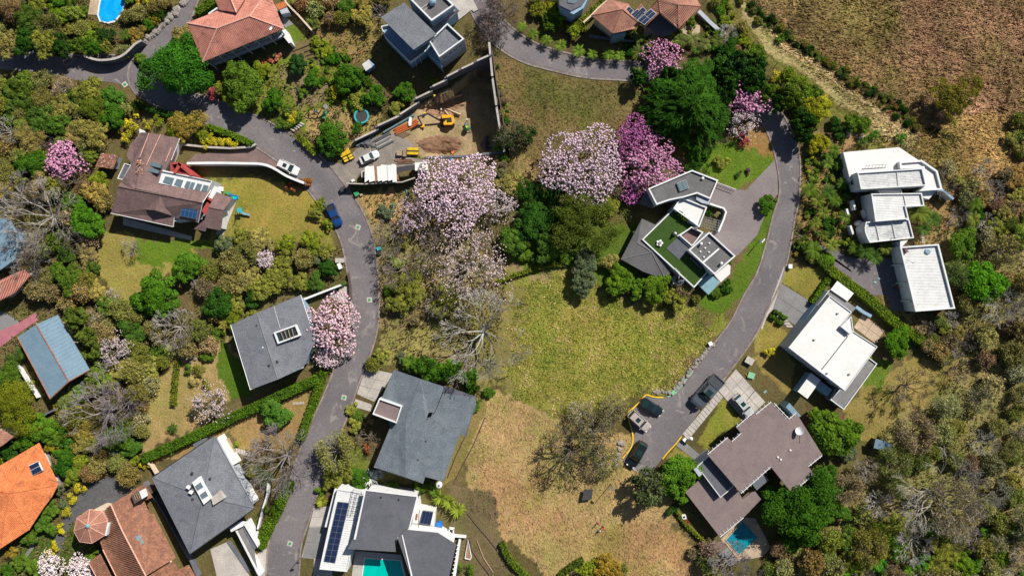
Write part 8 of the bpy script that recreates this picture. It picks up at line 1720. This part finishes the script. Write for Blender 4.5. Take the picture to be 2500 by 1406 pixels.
for i, (pl, nm) in enumerate(((XY('P', [(-40,-40),(460,-40),(440,30),(330,120),(-40,115)]), 'leaf litter and low growth under the top left woods'), (XY('P', [(-40,180),(200,190),(320,250),(290,330),(225,400),(260,500),(235,690),(340,770),(560,740),(560,690),(620,590),(830,600),(850,690),(720,730),(560,800),(540,850),(440,850),(400,880),(350,1000),(350,1120),(200,1200),(-40,1190)]), 'leaf litter and low growth under the left woods'),
        (XY('P', [(2330,480),(2560,440),(2560,1460),(1880,1460),(1850,1350),(2080,1290),(2090,1140),(2200,1080),(2320,920)]), 'leaf litter and dry scrub under the right woods'), (XY('P', [(880,480),(1010,470),(1240,500),(1240,700),(1200,900),(930,880),(930,600)]), 'dry litter and weeds under the middle blossom trees'), (XY('P', [(690,-40),(940,-40),(940,120),(850,160),(740,90)]), 'dry scrub above the trampoline garden'), (XY('P', [(560,140),(900,170),(1000,260),(900,350),(760,400),(560,290)]), 'weeds and grass in the trampoline garden'),
        (XY('P', [(-40,1080),(200,1080),(340,1180),(250,1300),(260,1440),(-40,1440)]), 'low plants round the orange tile house'), (XY('P', [(1930,330),(2330,330),(2400,600),(2330,880),(2080,660),(1930,620)]), 'dry weeds between the white houses'))):
    blades('undergrowth', nm, 'undergrowth', pl, 5, .55, .28, None, 20+i, (1,0), .5, 1.0, .55, colf=litc)
blades('lawn_grass', 'short lawn grass and weeds over all the gardens', 'grass', fr, 2.4, .35, .16, (1.12,1.15,1.0), 40, (1,.4), .12, 1.0, .9)

petc = lambda X, Y, rg: np.array([(.70,.52,.56),(.55,.42,.42),(.42,.30,.22)])[rg.choice(3, len(X))]
for i, (x, y, rad) in enumerate(((1140,650,130),(1010,530,80),(1110,480,120),(1425,410,115),(1595,400,90),(805,830,80),(1230,500,60),(1815,300,70))):
    blades('fallen_petals', 'fallen pink petals on the ground under blossom tree '+['in the middle','left of the site tree','by the building site','on the central slope','above the angular white house','on the left road','right of the site tree','right of the feathery tree'][i], 'petals', XY('P', [(x+rad*math.cos(k*.785), y+rad*math.sin(k*.785)) for k in range(8)]), 2.6, .2, .17, None, 70+i, (1,0), .03, 1.0, .4, avoid=False, colf=petc, z=.05)
# timber edging of the terraced paths and the wire fence along the field track
def logs(lb, crop, pts, r=.14, mat='wood_dark', z=.12):
    q = [W(crop, *p, z) for p in pts]; t = thing('timber_edging', lb, 'edging', (q[0][0], q[0][1], 0))
    for a, b in zip(q[:-1], q[1:]): MB().bar(a, b, r, 5).go('log', M[mat], t)
logs('long timber edging along the soil path right of the solar roof house', 'J', [(1530,960),(1600,1050),(1680,1140),(1742,1222)])
logs('timber edging down the middle of the plot right of the solar roof house', 'J', [(1540,1130),(1560,1220),(1620,1310),(1690,1400)])
logs('third timber edging close to the white edged planting bed', 'J', [(1595,1150),(1640,1270),(1710,1380)], .12, 'wood')
logs('timber edging next to the slate grey house, inner line', 'J', [(1560,250),(1520,390),(1440,560),(1385,700)])
logs('timber edging next to the dry slope, outer line beside the slate grey house', 'J', [(1655,270),(1570,470),(1500,600),(1430,740)])
t = thing('wire_fence', 'thin wire fence with dark posts along the lower side of the field track', 'fence', W('D', 40, 410))
fp = [W('P', a[0], a[1]) for a in spline([(*PX('D', *p), 0) for p in ((-150,240),(40,410),(330,620),(640,800),(960,1030),(1150,1140),(1300,1300),(1500,1420))], 26)]
for a, b in zip(fp[:-1], fp[1:]):
    MB().bar((a[0],a[1],0), (a[0],a[1],1.3), .09, 5).go('post', M['wood_dark'], t)
    for z in (.5, .9, 1.25): MB().bar((a[0],a[1],z), (b[0],b[1],z), .025, 3).go('wire', M['steel_dark'], t)

setp(row_slabs('B', (235,915), (325,865), (285,945), (372,890), 5, .22, z=.3), 'five pale steps between the two little hedges at the left road', 'steps')
